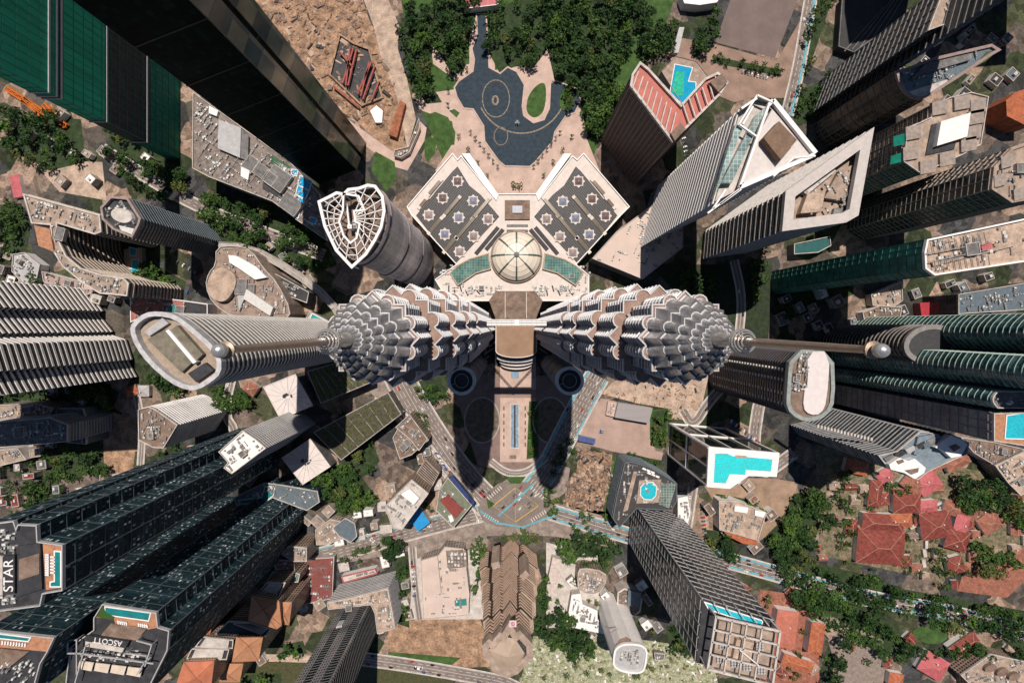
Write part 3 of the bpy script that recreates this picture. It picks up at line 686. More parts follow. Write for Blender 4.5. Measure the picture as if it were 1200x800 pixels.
# ------------------------------------------------------------------ shopping centre between lake and towers
ZM = 28.0
ML = lambda pts: zoomed(450, 180, 4, pts)
mir = lambda pts: [(622*2-a, b) for a, b in pts]
M_mallw = mat('mall_white_rim', (.60, .52, .47), .6, var=.08, scale=.2)
M_mallroof = mat('mall_dark_roof', (.035, .034, .036), .6, var=.3, scale=.3)
M_skyl = [mat('skylight_plum', (.16, .11, .11), .35, var=.12), mat('skylight_blue', (.22, .24, .31), .25, var=.15), mat('skylight_pale', (.30, .24, .23), .35, var=.12)]
M_creamp = mat('dome_cream', (.68, .60, .50), .45, var=.08, scale=.15)
M_rib = mat('dome_rib_green', (.10, .13, .11), .4, .3)
M_tealg = facade('teal_glass_roof', (.06, .15, .13), (.12, .22, .19), (.25, .3, .28), 3, 3, .08, .08, .1)
tm = thing('shopping_mall', 'shopping centre with two dark diamond wings of star skylights and a cream dome', 'mall', P(604, 290, ZM))
body = ML([(108, 250), (322, 0), (345, 30), (362, 12), (525, 215), (535, 190), (715, 190), (725, 215), (882, 12), (905, 30), (935, 0), (1150, 250), (1110, 290), (900, 520), (960, 570), (960, 690), (300, 690), (240, 590), (340, 520), (130, 290)])
p = ccw(PP(body, ZM))
b = MB(); b.walls(p, 0, ZM); b.build('wall', facade('mall_wall', (.1, .09, .085), (.25, .2, .18), (.5, .42, .37), 4.5, 4, .5, .4, .2), tm)
b = MB(); b.flat(p, ZM); b.build('roof', M_mallw, tm)
b = MB(); b.ring(p, ZM-.5, ZM+1.4, .8, .2); b.build('parapet', M_white, tm)
stars = [[(345, 130, 0), (275, 208, 0), (210, 288, 2), (418, 222, 1), (350, 300, 1), (285, 378, 1), (488, 308, 2), (420, 388, 2), (355, 460, 2)]]
stars.append([(912, 130, 0), (975, 213, 0), (1038, 292, 0), (838, 225, 1), (898, 303, 1), (962, 380, 1), (762, 308, 2), (825, 390, 2), (885, 465, 2)])
for wi, wing in enumerate(([(150, 290), (320, 85), (345, 60), (400, 150), (455, 195), (540, 295), (335, 515), (300, 480)], mir([(150, 290), (320, 85), (345, 60), (400, 150), (455, 195), (540, 295), (335, 515), (300, 480)]))):
    q = ccw(PP(ML(wing), ZM+.6)); b = MB(); b.prism(q, ZM-.2, ZM+.6); wr = b.build('wing_roof', M_mallroof, tm)
    b = MB(); a = -(47) if wi else 47                 # standing seams running with the wing
    d = Vector((math.cos(R(50 if wi == 0 else 130)), math.sin(R(50 if wi == 0 else 130)))); nn = Vector((-d.y, d.x)); c = Vector(cen(q))
    for k in range(-26, 27):
        o = c+nn*k*2.2; run = [o+d*(s*2.0) for s in range(-28, 29)]; ins = [inside(q, x.x, x.y) for x in run]
        i = 0
        while i < len(run):
            if ins[i]:
                j = i
                while j+1 < len(run) and ins[j+1]: j += 1
                if j > i: b.bar((*run[i], ZM+.75), (*run[j], ZM+.75), .45, .3)
                i = j+1
            else: i += 1
    sub(b, 'roof_seams', mat('seam_grey', (.10, .095, .095), .5, .2), wr, tm, kind='stuff')
    for (sx, sy, ci) in stars[wi]:
        x, y = P(*ML([(sx, sy)])[0], ZM+1.5); b = MB()
        st = [(x+(7.4 if i % 2 == 0 else 5.6)*math.cos(R(22.5*i)), y+(7.4 if i % 2 == 0 else 5.6)*math.sin(R(22.5*i))) for i in range(16)]
        b.prism(st, ZM+.5, ZM+1.5); sk = b.build('star_skylight', M_mallw, tm)
        q4 = ccw(rect(x, y, 8.4, 8.4, 0)); b = MB(); z0, z1 = ZM+1.5, ZM+3.2
        i4 = scale_poly(q4, .12)
        b.walls(q4, z0, z1, 0, i4); b.flat(i4, z1); sub(b, 'skylight_pyramid', M_skyl[ci], sk, tm)
        b = MB()
        for u in (-2.8, 0, 2.8):
            b.bar((x-4.1, y+u, ZM+1.75), (x+4.1, y+u, ZM+1.75), .25, .5)
        sub(b, 'glazing_bars', M_mallw, sk, tm)
    for (rx, ry, ln) in ((237, 160, 75), (183, 232, 38), (318, 248, 95), (240, 338, 75), (455, 258, 110), (385, 345, 120), (310, 428, 70)):
        rx = rx if wi == 0 else 1244-rx; x, y = P(*ML([(rx, ry)])[0], ZM+1)
        b = MB(); b.box(x, y, ZM+.3, ln/4.2, 3.6, 1.4, 50 if wi == 0 else 130); b.build('ridge_light', mat('bronze_glass', (.12, .085, .05), .25, .1), tm)
        b = MB(); dd = R(50 if wi == 0 else 130); L_ = ln/4.2/2+2.2
        for s in (-1, 1): b.box(x+s*L_*math.cos(dd), y+s*L_*math.sin(dd), ZM+.3, 3.6, 3.8, 1.3, 50 if wi == 0 else 130)
        b.build('ridge_cap', M_mallw, tm)
    for k in (0, 1):
        rx = (515-k*35, 432-k*28) ; x0_, y0_ = (535-k*55, 345+k*0)
    for (ax, ay, cx_, cy_) in ((535, 345, 430, 470), (558, 355, 478, 450)):
        g = [(ax, ay), (cx_, cy_)]; g = g if wi == 0 else mir(g)
        a_, c_ = P(*ML([g[0]])[0], ZM+.8), P(*ML([g[1]])[0], ZM+.8)
        b = MB(); b.bar((*a_, ZM+.6), (*c_, ZM+.6), 4.2, 1.2); b.build('long_skylight', M_dark, tm)
    e = [(365, 0), (400, 0), (552, 215), (525, 220)]; e = e if wi == 0 else mir(e)
    b = MB(); b.prism(PP(ML(e), 12), 0, 12); b.build('entrance_canopy', mat('pale_green_glass', (.30, .36, .34), .25, var=.12), tm)
    e = [(310, 560), (345, 525), (400, 495), (490, 468), (500, 540), (430, 560), (345, 618)]; e = e if wi == 0 else mir(e)
    q = ccw(PP(ML(e), ZM+2)); b = MB(); b.prism(q, ZM-1, ZM+2); gl = b.build('curved_glass_roof', M_tealg, tm)
    b = MB(); b.ring(q, ZM-1, ZM+2.7, .9, .5); sub(b, 'glass_roof_frame', mat('frame_tan', (.40, .31, .22), .7), gl, tm)
q = ccw(PP(ML([(566, 218), (684, 218), (684, 308), (566, 308)]), ZM+2)); b = MB(); b.prism(q, ZM, ZM+2); b.build('entrance_roof', M_brown, tm)
b = MB(); b.box(*P(*ML([(625, 262)])[0], ZM+2.5), ZM+2, 11, 8, 1.2, 0); b.build('square_skylight', M_skyl[1], tm)
for (y0, h) in ((332, 12), (345, 12), (360, 6)):
    b = MB(); b.prism(PP(ML([(575, y0), (675, y0), (675, y0+h), (575, y0+h)]), ZM+1.5), ZM, ZM+1.5); b.build('louvre_bank', M_grey if y0 != 345 else M_mallw, tm)
# dome: eight cream panels between dark ribs
dc = P(605.2, 300.2, 33); RD = 27.5
b = MB(); b.lathe(*dc, [(RD+1.6, ZM-1), (RD+1.6, ZM+3), (RD+.2, ZM+3.6)], 48); drum = b.build('dome_drum', M_tan, tm)
prof = [(RD*math.cos(R(a)), ZM+3+13*math.sin(R(a))) for a in (0, 16, 32, 48, 62, 76, 86)]
for s in range(8):
    b = MB(); n = 6
    for (r0, z0), (r1, z1) in zip(prof, prof[1:]):
        for i in range(n):
            t0, t1 = R(45*s+2.2+40.6*i/n), R(45*s+2.2+40.6*(i+1)/n)
            b.face([(dc[0]+r*math.cos(t), dc[1]+r*math.sin(t), z) for r, z, t in ((r0, z0, t0), (r0, z0, t1), (r1, z1, t1), (r1, z1, t0))])
    dp = b.build('dome_panel', M_creamp, tm)
    b = MB()
    for (r0, z0) in prof[1:5]:
        for i in range(n):
            t0, t1 = R(45*s+2.2+40.6*i/n), R(45*s+2.2+40.6*(i+1)/n)
            b.bar((dc[0]+r0*math.cos(t0), dc[1]+r0*math.sin(t0), z0+.12), (dc[0]+r0*math.cos(t1), dc[1]+r0*math.sin(t1), z0+.12), .28, .2)
    sub(b, 'glazing_bars', mat('bar_tan', (.42, .34, .27), .6), dp, tm)
    b = MB(); t0 = R(45*s)
    for (r0, z0), (r1, z1) in zip(prof, prof[1:]): b.bar((dc[0]+r0*math.cos(t0), dc[1]+r0*math.sin(t0), z0+.1), (dc[0]+r1*math.cos(t0), dc[1]+r1*math.sin(t0), z1+.1), 1.9 if r1 > 8 else 1.0, .5)
    b.build('dome_rib', M_rib, tm)
b = MB(); b.lathe(*dc, [(3.0, ZM+15.8), (2.9, ZM+17), (1.2, ZM+18), (0, ZM+18.6)], 16); b.build('dome_cap', M_grey, tm)
# podium roofs between the towers
tp = thing('podium', 'brown flat-roofed entrance podium under the white sky bridge between twin towers', 'building', P(604, 380, 30))
b = MB(); q = ccw(PP([(573, 352), (581, 341), (627, 341), (636, 352), (628, 374), (581, 374)], 33)); b.prism(q, 0, 33, 1, 0); b.build('upper_roof', [M_brown, F_tw], tp)
b = MB()
for x in (592, 617): b.prism(PP([(x-.35, 342), (x+.35, 342), (x+.35, 373), (x-.35, 373)], 33.3), 33, 33.3)
b.build('roof_joint', M_mallw, tp)
arc = [(581, 374), (629, 374), (629, 411)]+[(605+24*math.cos(R(a)), 411+8*math.sin(R(a))) for a in range(15, 180, 15)]+[(581, 411)]
q = ccw(PP(arc, 30)); b = MB(); b.prism(q, 0, 30, 1, 0); b.build('lower_roof', [mat('brown_roof_warm', (.30, .19, .125), .85, var=.12, scale=.08), F_tw], tp)
b = MB(); b.ring(q, 29.6, 30.9, .7, .3); b.build('parapet', M_mallw, tp)
for k, (dy, w, m) in enumerate(((0, 20, M_dark), (4, 22, M_lgrey), (8, 19, M_mallw), (12, 17, M_mallw))):
    z = 26-k*6; b = MB()
    pts = [(605+(w+2)*math.cos(R(a)), 414+dy+7*math.sin(R(a))) for a in range(20, 161, 14)]+[(605+(w+2)*math.cos(R(a)), 410+dy+7*math.sin(R(a))) for a in range(160, 19, -14)]
    b.prism(PP(pts, z), z-1.2, z, 0, bottom=True); b.build('canopy_tier', m, tp)
for s in (-1, 1):
    b = MB(); a_ = [P(605+s*(31+16*math.cos(R(a))), 398+26*math.sin(R(a)), 26) for a in range(-40, 90, 10)]
    for u, v in zip(a_, a_[1:]): b.bar((*u, 26), (*v, 26), 1.0, 1.0)
    b.build('curved_rail', M_lgrey, tp)
    for k in range(3):
        b = MB(); x, y = P(605+s*(26+5*k), 402+9*k, 26); b.bar((x-s*4, y+3, 26), (x+s*6, y-4, 26), .8, .8); b.build('strut', M_lgrey, tp)
for pts, sd in (([(512, 318), (530, 306), (545, 332), (590, 332), (590, 348), (525, 350)], 5), ([(620, 332), (662, 332), (680, 306), (695, 318), (688, 350), (622, 348)], 6)):
    roof_units(tm, ccw(PP(pts, ZM)), ZM, 16, random.Random(sd), plant=1, big=.16)
    b = MB()
    for k in range(6): x, y = P(pts[0][0]+14+k*7, 338+(k % 2)*5, ZM); b.box(x, y, ZM, 1.4, 7, .8, 8*k)
    b.build('roof_strip', M_dark, tm)

# ------------------------------------------------------------------ tall buildings round the site
Z4 = lambda x0, y0, pts: zoomed(x0, y0, 4, pts)
# green-netted tower under construction (roof lies beyond the frame)
M_net = mat('green_netting', (.02, .42, .235), .8, var=.22, scale=.15, streak=(.4, .4, .05))
M_netd = mat('dark_green_netting', (.015, .24, .15), .8, var=.25, scale=.15)
g = ccw(PP([(211, 62), (211, 186), (196, 186), (196, 62)]))
t = thing('construction_tower', 'tower under construction wrapped in green netting with orange hoists at its foot', 'tower', cen(g))
for (z0, z1, m) in ((0, 42, M_netd), (50, 92, M_dark), (95, 134, M_net), (138, 300, M_net)):
    b = MB(); b.prism(g, z0, z1, 0); b.build('netting_panel', m, t)
b = MB(); b.prism(scale_poly(g, .985), 0, 299); b.build('concrete_core', M_dark, t)
b = MB()
for z in (47, 93.5, 136, 140, 146): b.ring(g, z-.7, z+.7, 0, 1.1)
b.build('working_platform', M_lgrey, t, kind='stuff')
b = MB()
for z in range(8, 300, 9): b.ring(g, z-.12, z+.12, 0, .35)
b.build('scaffold_rails', mat('net_seam', (.05, .25, .16), .7), t, kind='stuff')
fins(t, g, 0, 300, 7, .35, .25, MC['net_seam'], 'scaffold_posts')
# dark reflective glass tower whose top is out of frame
F_black = facade('black_glass', (.002, .006, .006), (.006, .020, .017), (.004, .009, .009), 4.2, 3.2, .14, .06, .3, .5, 0, 3, spec=.04)
F_gold = facade('painted_reflection_glass', (.05, .085, .085), (.36, .31, .20), (.12, .13, .11), 16.8, 12, .03, .03, .12, .3, .1, 1.2)  # olive and teal pane colours imitate reflections on the flank
g = ccw(PP([(417, 199), (428, 167), (385, 184), (374, 216)]))
t = thing('glass_skyscraper', 'very tall dark glass skyscraper with olive reflective flank beside the bare soil site', 'skyscraper', cen(g))
b = MB(); b.walls(g, 0, 343); b.build('wall', F_black, t); b = MB(); b.flat(g, 343); b.build('roof', M_grey, t)
near, far = Vector(P(417, 199)), Vector(P(428, 167)); d = (far-near).normalized(); n = Vector((d.y, -d.x))
if n.x < 0: n = -n
L_ = (far-near).length
for (s0, s1) in ((0.0, .44), (.56, 1.0)):
    a, c = near+d*L_*s0, near+d*L_*s1; b = MB(); b.prism([tuple(a), tuple(c), tuple(c+n*1.4), tuple(a+n*1.4)], 0, 343); b.build('reflective_flank', F_gold, t)
bands(t, g, 0, 343, 42, .25, 1.2, mat('black_metal', (.02, .02, .022), .4, .4), 'floor_bands')
# leaf-shaped crown office tower
zc = 208.0
LF = lambda pts: zoomed(370, 210, 6.667, pts)
leaf = LF([(12, 170), (95, 130), (160, 95), (215, 105), (250, 70), (335, 60), (405, 35), (470, 45), (530, 130), (545, 250), (520, 380), (470, 480), (400, 590), (280, 700), (150, 560), (60, 370)])
body = LF([(60, 190), (220, 120), (400, 60), (490, 55), (545, 150), (560, 300), (530, 440), (440, 590), (330, 660), (270, 640), (160, 520), (80, 360)])
pb = ccw(PP(body, zc-12)); pl = ccw(PP(leaf, zc))
F_leaf = facade('mauve_panel', (.70, .64, .65), (.78, .71, .71), (.42, .37, .37), 12.0, 5.5, .03, .06, .4, .5, .1, 1.0)
t = thing('office_tower', 'office tower with smooth mauve curved facade and white leaf-shaped open grid crown', 'tower', cen(pb))
b = MB(); b.walls(smooth_poly(pb), 0, zc-14); b.build('wall', F_leaf, t, smooth=False)
sp_ = smooth_poly(pb)
bands(t, sp_, 0, zc-14, 62, .9, 2.0, mat('bronze_band', (.22, .16, .14), .5), 'storey_ring')
b = MB(); b.ring(offset(sp_, -1.5), zc-14, zc-8, 1, .2); b.build('crown_base', mat('crown_louvre', (.20, .17, .155), .5), t)
b = MB(); b.flat(sp_, zc-13.9); b.build('roof', M_brown, t)
b = MB(); b.ring(pl, zc-2, zc, 2.0, 0); b.build('crown_rim', M_white, t)
ci = LF([(215, 110), (335, 130), (380, 240), (300, 250), (310, 330), (345, 345), (320, 460), (270, 500), (215, 440), (180, 330), (210, 240)])
p2 = ccw(PP(ci, zc)); b = MB(); b.ring(p2, zc-2, zc, .8, .5); b.build('crown_inner_rim', M_white, t)
c0 = Vector(cen(p2)); b = MB(); spoke = []
for i in range(22):
    a = 2*math.pi*i/22; dd = Vector((math.cos(a), math.sin(a))); r = 5.0; hit = []
    for st in range(400):
        q = c0+dd*(st*.2)
        io, ii = inside(pl, *q), inside(p2, *q)
        if not ii and io: hit.append(q)
    if len(hit) > 6:
        bb = MB(); bb.bar((*hit[0], zc-.8), (*hit[-1], zc-.8), .55, .9); bb.build('crown_spoke', M_white, t); spoke.append((hit[0], hit[-1]))
for f in (.33, .66):
    b = MB()
    for (a0, a1), (e0, e1) in zip(spoke, spoke[1:]+spoke[:1]):
        u, w = a0+(a1-a0)*f, e0+(e1-e0)*f
        if (u-w).length < 14: b.bar((*u, zc-.8), (*w, zc-.8), .5, .9)
    b.build('crown_hoop', M_white, t)
for x, y in pl[::2]:
    b = MB(); q = Vector((x, y)); q = q+(c0-q)*.06; b.bar((*q, zc-14), (*q, zc-1), .7); b.build('crown_post', M_white, t)
b = MB(); u, w = P(*LF([(240, 170)])[0], zc-6), P(*LF([(265, 370)])[0], zc-6); b.bar((*u, zc-6), (*w, zc-6), 1.2, 1.6); b.box(*w, zc-13.8, 3, 3, 8); b.build('roof_crane', M_white, t)
roof_units(t, scale_poly(p2, .8), zc-13.9, 10, random.Random(4), plant=1)
# oval flat-roofed striped tower
zo = 236.0
OV = Z4(0, 340, [(615, 190), (625, 155), (680, 112), (740, 105), (820, 120), (900, 180), (1000, 270), (1030, 320), (1030, 385), (985, 425), (930, 458), (880, 462), (800, 428), (700, 340), (640, 260)])
po = smooth_poly(ccw(PP(OV, zo)), 1)
F_ov = facade('striped_glass', (.02, .02, .022), (.06, .055, .05), (.05, .05, .05), 3.8, 2.4, .1, .1, .12)
t = thing('residential_tower', 'oval-plan tower with cream banded floors and grey sunken roof under a spire', 'tower', cen(po))
b = MB(); b.walls(po, 0, zo-4); b.build('wall', F_ov, t)
bands(t, po, 0, zo-5, 5.2, .75, 1.5, mat('cream_band', (.47, .445, .42), .6, var=.1), 'balcony_bands')
b = MB(); b.flat(po, zo-4.2); b.build('roof', mat('roof_sand', (.36, .28, .215), .85, var=.15), t)
b = MB(); b.ring(po, zo-5, zo, 2.0, 1.0); b.build('roof_rim', mat('rim_light', (.56, .55, .55), .5, .1), t)
for nm, pts, zz, m in (('roof_block', [(690, 230), (770, 185), (905, 335), (850, 385)], 2.5, mat('roof_olive', (.20, .175, .13), .8)), ('roof_block', [(790, 190), (830, 165), (950, 300), (915, 335)], 3.0, MC['roof_olive']),
                       ('roof_block', [(675, 195), (760, 130), (790, 155), (700, 215)], 2.0, M_lgrey), ('plant_room', [(880, 390), (960, 340), (1000, 375), (920, 432)], 2.5, M_dark), ('roof_beam', [(775, 190), (790, 183), (920, 335), (905, 345)], 4.0, M_white)):
    b = MB(); b.prism(PP(Z4(0, 340, pts), zo-4+zz), zo-4.1, zo-4+zz); b.build(nm, m, t)
# louvred residential block at the edge of the frame
F_lv = facade('louvre_glass', (.015, .018, .02), (.05, .055, .06), (.03, .03, .03), 3.6, 2.2, .1, .1, .2)
g = ccw(PP([(60, 358), (104, 339), (123, 364), (117, 367), (134, 388), (128, 391), (150, 398), (157, 420), (152, 422), (162, 440), (60, 446)]))
t = thing('apartment_block', 'apartment block with rows of slanting white louvres behind the oval tower', 'apartment block', cen(g))
b = MB(); b.prism(g, 0, 190, 0); b.build('wall', F_lv, t)
bands(t, g, 0, 190, 5.4, 1.0, 1.9, mat('louvre_white', (.66, .62, .59), .6, var=.1), 'louvres')
# white gridded mid-rise
F_wg = facade('white_grid', (.02, .022, .025), (.07, .07, .07), (.62, .60, .58), 3.4, 3.0, .42, .4, .15)
t, p = building('office_block', 'white gridded mid-rise with cluttered roof beside a brown clay lot', Z4(0, 340, [(652, 558), (700, 545), (728, 555), (835, 630), (770, 738), (720, 735), (655, 700)]), 78, F_wg, M_brown, units=10, plant=2, seed=7, band=(3.4, .5, .7, M_white))
# pale tower by the square canopies
F_pt = facade('pale_tower', (.02, .03, .03), (.08, .09, .09), (.45, .43, .42), 3.5, 3.2, .35, .3, .15)
t, p = building('apartment_tower', 'slim grey-white tower with pale stepped roof between the square canopies', Z4(200, 500, [(228, 115), (340, 15), (400, 55), (450, 98), (290, 218), (252, 190), (272, 165)]), 104, F_pt, M_white, units=5, plant=1, seed=8, band=(3.5, .4, .8, M_lgrey))
# white square canopies on dark halls
M_canv = mat('canvas_pink_white', (.66, .58, .55), .7, var=.08, scale=.1)
for i, (lab, pts, z) in enumerate((('square white canopy roof beside the first planted roof near the oval tower', Z4(200, 340, [(435, 452), (585, 392), (668, 540), (515, 605)]), 18), ('square white canopy roof beside the dark leafy trees and pale tower', Z4(200, 500, [(520, 145), (655, 55), (750, 185), (620, 270)]), 18))):
    t, p = building('canopy_hall', lab, pts, z, M_grey, M_canv, par=(.6, .5, M_canv), units=0, plant=0, group='square canopies')
    c = Vector(cen(p)); b = MB()
    for k in range(4):
        for f in (0, .25, .5, .75):
            q = Vector(p[k])*(1-f)+Vector(p[(k+1) % 4])*f; b.bar((*(c+(q-c)*.12), z+.25), (*(c+(q-c)*.97), z+.25), .25, .3)
    b.build('canopy_ribs', M_lgrey, t)
    b = MB(); rng = random.Random(i)
    for k in range(9): b.box(c.x+rng.uniform(-5, 5), c.y+rng.uniform(-3, 3), z, rng.uniform(1, 3), rng.uniform(.8, 2), rng.uniform(.6, 1.6), 30)
    b.build('vent_cluster', M_dark, t)
# planted roofs
for i, (lab, pts) in enumerate((('long roof planted with shrubs between a canopy and a twin tower', Z4(200, 340, [(640, 380), (800, 332), (945, 430), (705, 530)])), ('long roof planted with shrubs beside the forecourt road', Z4(200, 340, [(670, 665), (1020, 478), (1082, 580), (800, 795)])))):
    t, p = building('green_roof_hall', lab, pts, 20, facade('hall_glass', (.02, .03, .03), (.05, .07, .06), (.06, .07, .06), 4, 3), mat('planting_soil', (.10, .085, .06), .95, var=.3), par=(.8, .8, M_conc), units=0, plant=0, group='planted roof halls')
    b = MB(); rng = random.Random(20+i); inner = offset(p, -2); ang = main_angle(p)
    for k in range(1500):
        x, y = rand_in(inner, rng)
        if math.sin((x*math.cos(R(ang))+y*math.sin(R(ang)))*.9) < -.3: continue
        s = rng.uniform(.4, 1.0); a = rng.uniform(0, 3.1); h = rng.uniform(.3, 1.3)
        b.face([(x+s*math.cos(a), y+s*math.sin(a), 20.1+h), (x-s*math.sin(a), y+s*math.cos(a), 20.1+h*.6), (x-s*math.cos(a), y-s*math.sin(a), 20.1+h), (x+s*math.sin(a), y-s*math.cos(a), 20.1+h*.3)])
    b.build('roof_planting', M_leafC, t, kind='stuff')
    b = MB(); n = 7
    for k in range(n+1):
        u = Vector(p[0])*(1-k/n)+Vector(p[1])*(k/n); w = Vector(p[3])*(1-k/n)+Vector(p[2])*(k/n); b.bar((*u, 20.2), (*w, 20.2), .5, .4)
    b.build('planter_kerbs', M_conc, t)
# ------------------------------------------------------------------ dark residence towers with rooftop pools
F_star = facade('speckled_dark_glass', (.005, .018, .023), (.76, .84, .86), (.020, .042, .052), 3.6, 2.0, .45, .40, .3, .5, 0, 8.5, spec=.06)
M_slate = mat('slate_metal', (.13, .165, .19), .5, .1, var=.15)
def loungers(t, a, c, n, z, ang):
    for k in range(n):
        f = (k+.5)/n; x, y = a[0]+(c[0]-a[0])*f, a[1]+(c[1]-a[1])*f
        b = MB(); b.box(x, y, z+.1, 2.6, 1.0, .35, ang); b.box(x+1.1*math.cos(R(ang)), y+1.1*math.sin(R(ang)), z+.4, .7, 1.0, .5, ang); b.build('sun_lounger', M_white, t)
def residence(label, pts, z, name='residence_tower', seed=1):
    t, p = building(name, label, pts, z, F_star, M_dark, band=(10.0, .35, .4, mat('teal_slate', (.06, .08, .095), .5, .1)), fin=(18, .5, .7, M_slate), par=(1.6, .6, M_lgrey), units=0, plant=0, seed=seed, group='dark residence towers')
    return t, p
t, p = residence('dark speckled tower with narrow rooftop pool and large letters STAR', [(-12, 613), (19, 609), (22, 618), (24, 613), (46, 614), (47, 633), (76, 637), (76, 690), (53, 694), (50, 708), (-12, 716)], 246)
slab(t, 'pool_deck', [(50, 637), (73, 640), (73, 688), (54, 691)], 246.4, M_deck, .5)
pool(t, [(65, 646), (71, 646.5), (71, 686), (60, 686), (60, 682), (65, 681)], 246.5, M_poolt)
loungers(t, P(56, 648, 246.5), P(56, 674, 246.5), 10, 246.5, 0); loungers(t, P(62, 650, 246.5), P(62, 672, 246.5), 6, 246.5, 0)
slab(t, 'plant_deck', [(19, 640), (47, 636), (49, 690), (18, 700)], 247.5, M_dark, 1.2)
slab(t, 'dark_roof_bay', [(22, 655), (46, 648), (46, 672), (22, 680)], 248, M_brown, .6)
slab(t, 'sign_board', [(3, 652), (17, 650), (17, 695), (3, 697)], 249, M_dark, 2.0); slab(t, 'roof_strip', [(-12, 650), (3, 652), (3, 697), (-12, 697)], 248.4, M_pale, 1.2)
text_part('STAR', P(10.5, 674, 249.1), 249.1, 8.5, 90, M_white, t)
b = MB(); rng = random.Random(5)
for k in range(46):
    x, y = P(rng.uniform(0, 18), rng.choice((rng.uniform(622, 648), rng.uniform(697, 706))), 247); b.box(x, y, 246, rng.uniform(.8, 3), rng.uniform(.6, 2), rng.uniform(.6, 2.2), 0, rng.choice((0, 1)))
b.build('rooftop_machinery', [M_equipw, M_equip], t, kind='stuff')
t, p = residence('dark speckled tower with teal end pool and rooftop letters ASCOTT', [(112, 722), (122, 706), (185, 716), (187, 733), (200, 737), (198, 760), (172, 812), (78, 812), (84, 757), (95, 748), (112, 736)], 206)
slab(t, 'pool_deck', [(112, 723), (122, 709), (183, 717), (184, 735), (174, 737), (135, 730), (133, 724)], 206.4, M_deck, .5)
slab(t, 'planter', [(112, 722), (121, 709), (124, 718), (134, 722), (132, 726)], 206.9, M_leafB, .6)
pool(t, [(124, 711), (176, 718), (174, 726), (124, 719)], 206.5, M_poolt)
loungers(t, P(138, 728, 206.5), P(150, 730, 206.5), 5, 206.5, 90); loungers(t, P(162, 731, 206.5), P(174, 733, 206.5), 5, 206.5, 90)
slab(t, 'dark_roof_bay', [(130, 730), (172, 736), (160, 750), (118, 744)], 207, M_brown, .9)
slab(t, 'sign_board', [(100, 744), (151, 751), (147, 759), (101, 751)], 208.5, M_dark, 2.2)
text_part('ASCOTT', P(126, 751.2, 208.7), 208.7, 5.4, 172, M_white, t)
slab(t, 'roof_strip', [(100, 751), (146, 758), (143, 764), (100, 757)], 208, M_pale, 1.5)
for k in range(4): slab(t, 'roof_panel', [(93+k*19, 774+k*2.3), (110+k*19, 776+k*2.3), (107+k*19, 786+k*2.3), (91+k*19, 783+k*2.3)], 208.5, mat('cream_panel', (.62, .52, .42), .7, var=.1), .5)
b = MB()
for a, c in (((79, 750), (79, 765)), ((79, 750), (90, 749)), ((90, 749), (90, 790)), ((79, 765), (92, 765)), ((92, 765), (180, 777)), ((160, 750), (178, 755)), ((178, 755), (170, 780)), ((148, 765), (172, 768)), ((100, 757), (88, 800)), ((172, 772), (160, 790))):
    b.bar((*P(*a, 211), 211), (*P(*c, 211), 211), .7, .7); b.bar((*P(*a, 211), 206), (*P(*a, 211), 211), .5)
b.build('roof_frame', M_lgrey, t)
b = MB()
for k in range(60):
    x, y = P(rng.uniform(96, 176), rng.uniform(762, 774), 207); b.box(x, y, 206, rng.uniform(.6, 2.6), rng.uniform(.6, 1.6), rng.uniform(.6, 2.0), -8, rng.choice((0, 1)))
b.build('rooftop_machinery', [M_equipw, M_equip], t, kind='stuff')
t, p = residence('dark speckled tower with pale timber pool deck and slanted loungers', [(-14, 736), (0, 738), (66, 745), (58, 762), (50, 775), (40, 812), (-14, 812)], 226)
slab(t, 'pool_deck', [(0, 742), (63, 748), (55, 763), (0, 758)], 226.4, M_deck, .5); pool(t, [(-5, 742), (35, 747), (33, 750), (-5, 746)], 226.5, M_poolt)
loungers(t, P(2, 752, 226.5), P(32, 755, 226.5), 9, 226.5, 70)
slab(t, 'dark_roof_bay', [(-10, 759), (34, 763), (10, 782), (-10, 782)], 227, M_brown, .8)
b = MB()
for k in range(30):
    x, y = P(rng.uniform(0, 40), rng.uniform(775, 800), 227); b.box(x, y, 226, rng.uniform(.6, 2.6), rng.uniform(.6, 1.6), rng.uniform(.6, 2.0), 60, rng.choice((0, 1)))
b.build('rooftop_machinery', [M_equipw, M_equip], t, kind='stuff')
# podium with teal pool between them
t, p = building('car_park_podium', 'low dark podium with small teal pool between the residence towers', Z4(200, 500, [(300, 330), (440, 260), (520, 270), (690, 300), (700, 350), (640, 390), (480, 330), (330, 420)]), 22, F_star, M_slate, units=8, plant=0, seed=3)
pool(t, Z4(200, 500, [(445, 280), (488, 280), (480, 320), (440, 350), (330, 360), (320, 345), (430, 330)]), 22, M_poolt)
# dotted tower leaving the frame at the river
F_dot = facade('dotted_panel', (.02, .02, .022), (.05, .05, .055), (.22, .215, .215), 3.4, 2.6, .45, .45, .2)
g = ccw(PP([(399, 711), (437, 703), (443, 734), (407, 743)]))
t = thing('apartment_tower', 'grey tower with dotted window strips and dark glass grooves beside the river', 'tower', cen(g))
b = MB(); b.prism(g, 0, 215, 0); b.build('wall', F_black, t)
for (f0, f1) in ((.03, .25), (.46, .72), (.93, 1.0)):
    a, c = Vector(P(399, 711)), Vector(P(437, 703)); d = c-a; n = Vector((-d.y, d.x)).normalized()
    if n.y < 0: n = -n
    u, w = a+d*f0, a+d*f1; b = MB(); b.prism([tuple(u), tuple(w), tuple(w+n*1.6), tuple(u+n*1.6)], 0, 216); b.build('window_strip', F_dot, t)
bands(t, g, 0, 215, 3.4, .5, .5, mat('dark_grey_band', (.12, .12, .125), .6), 'floor_bands')
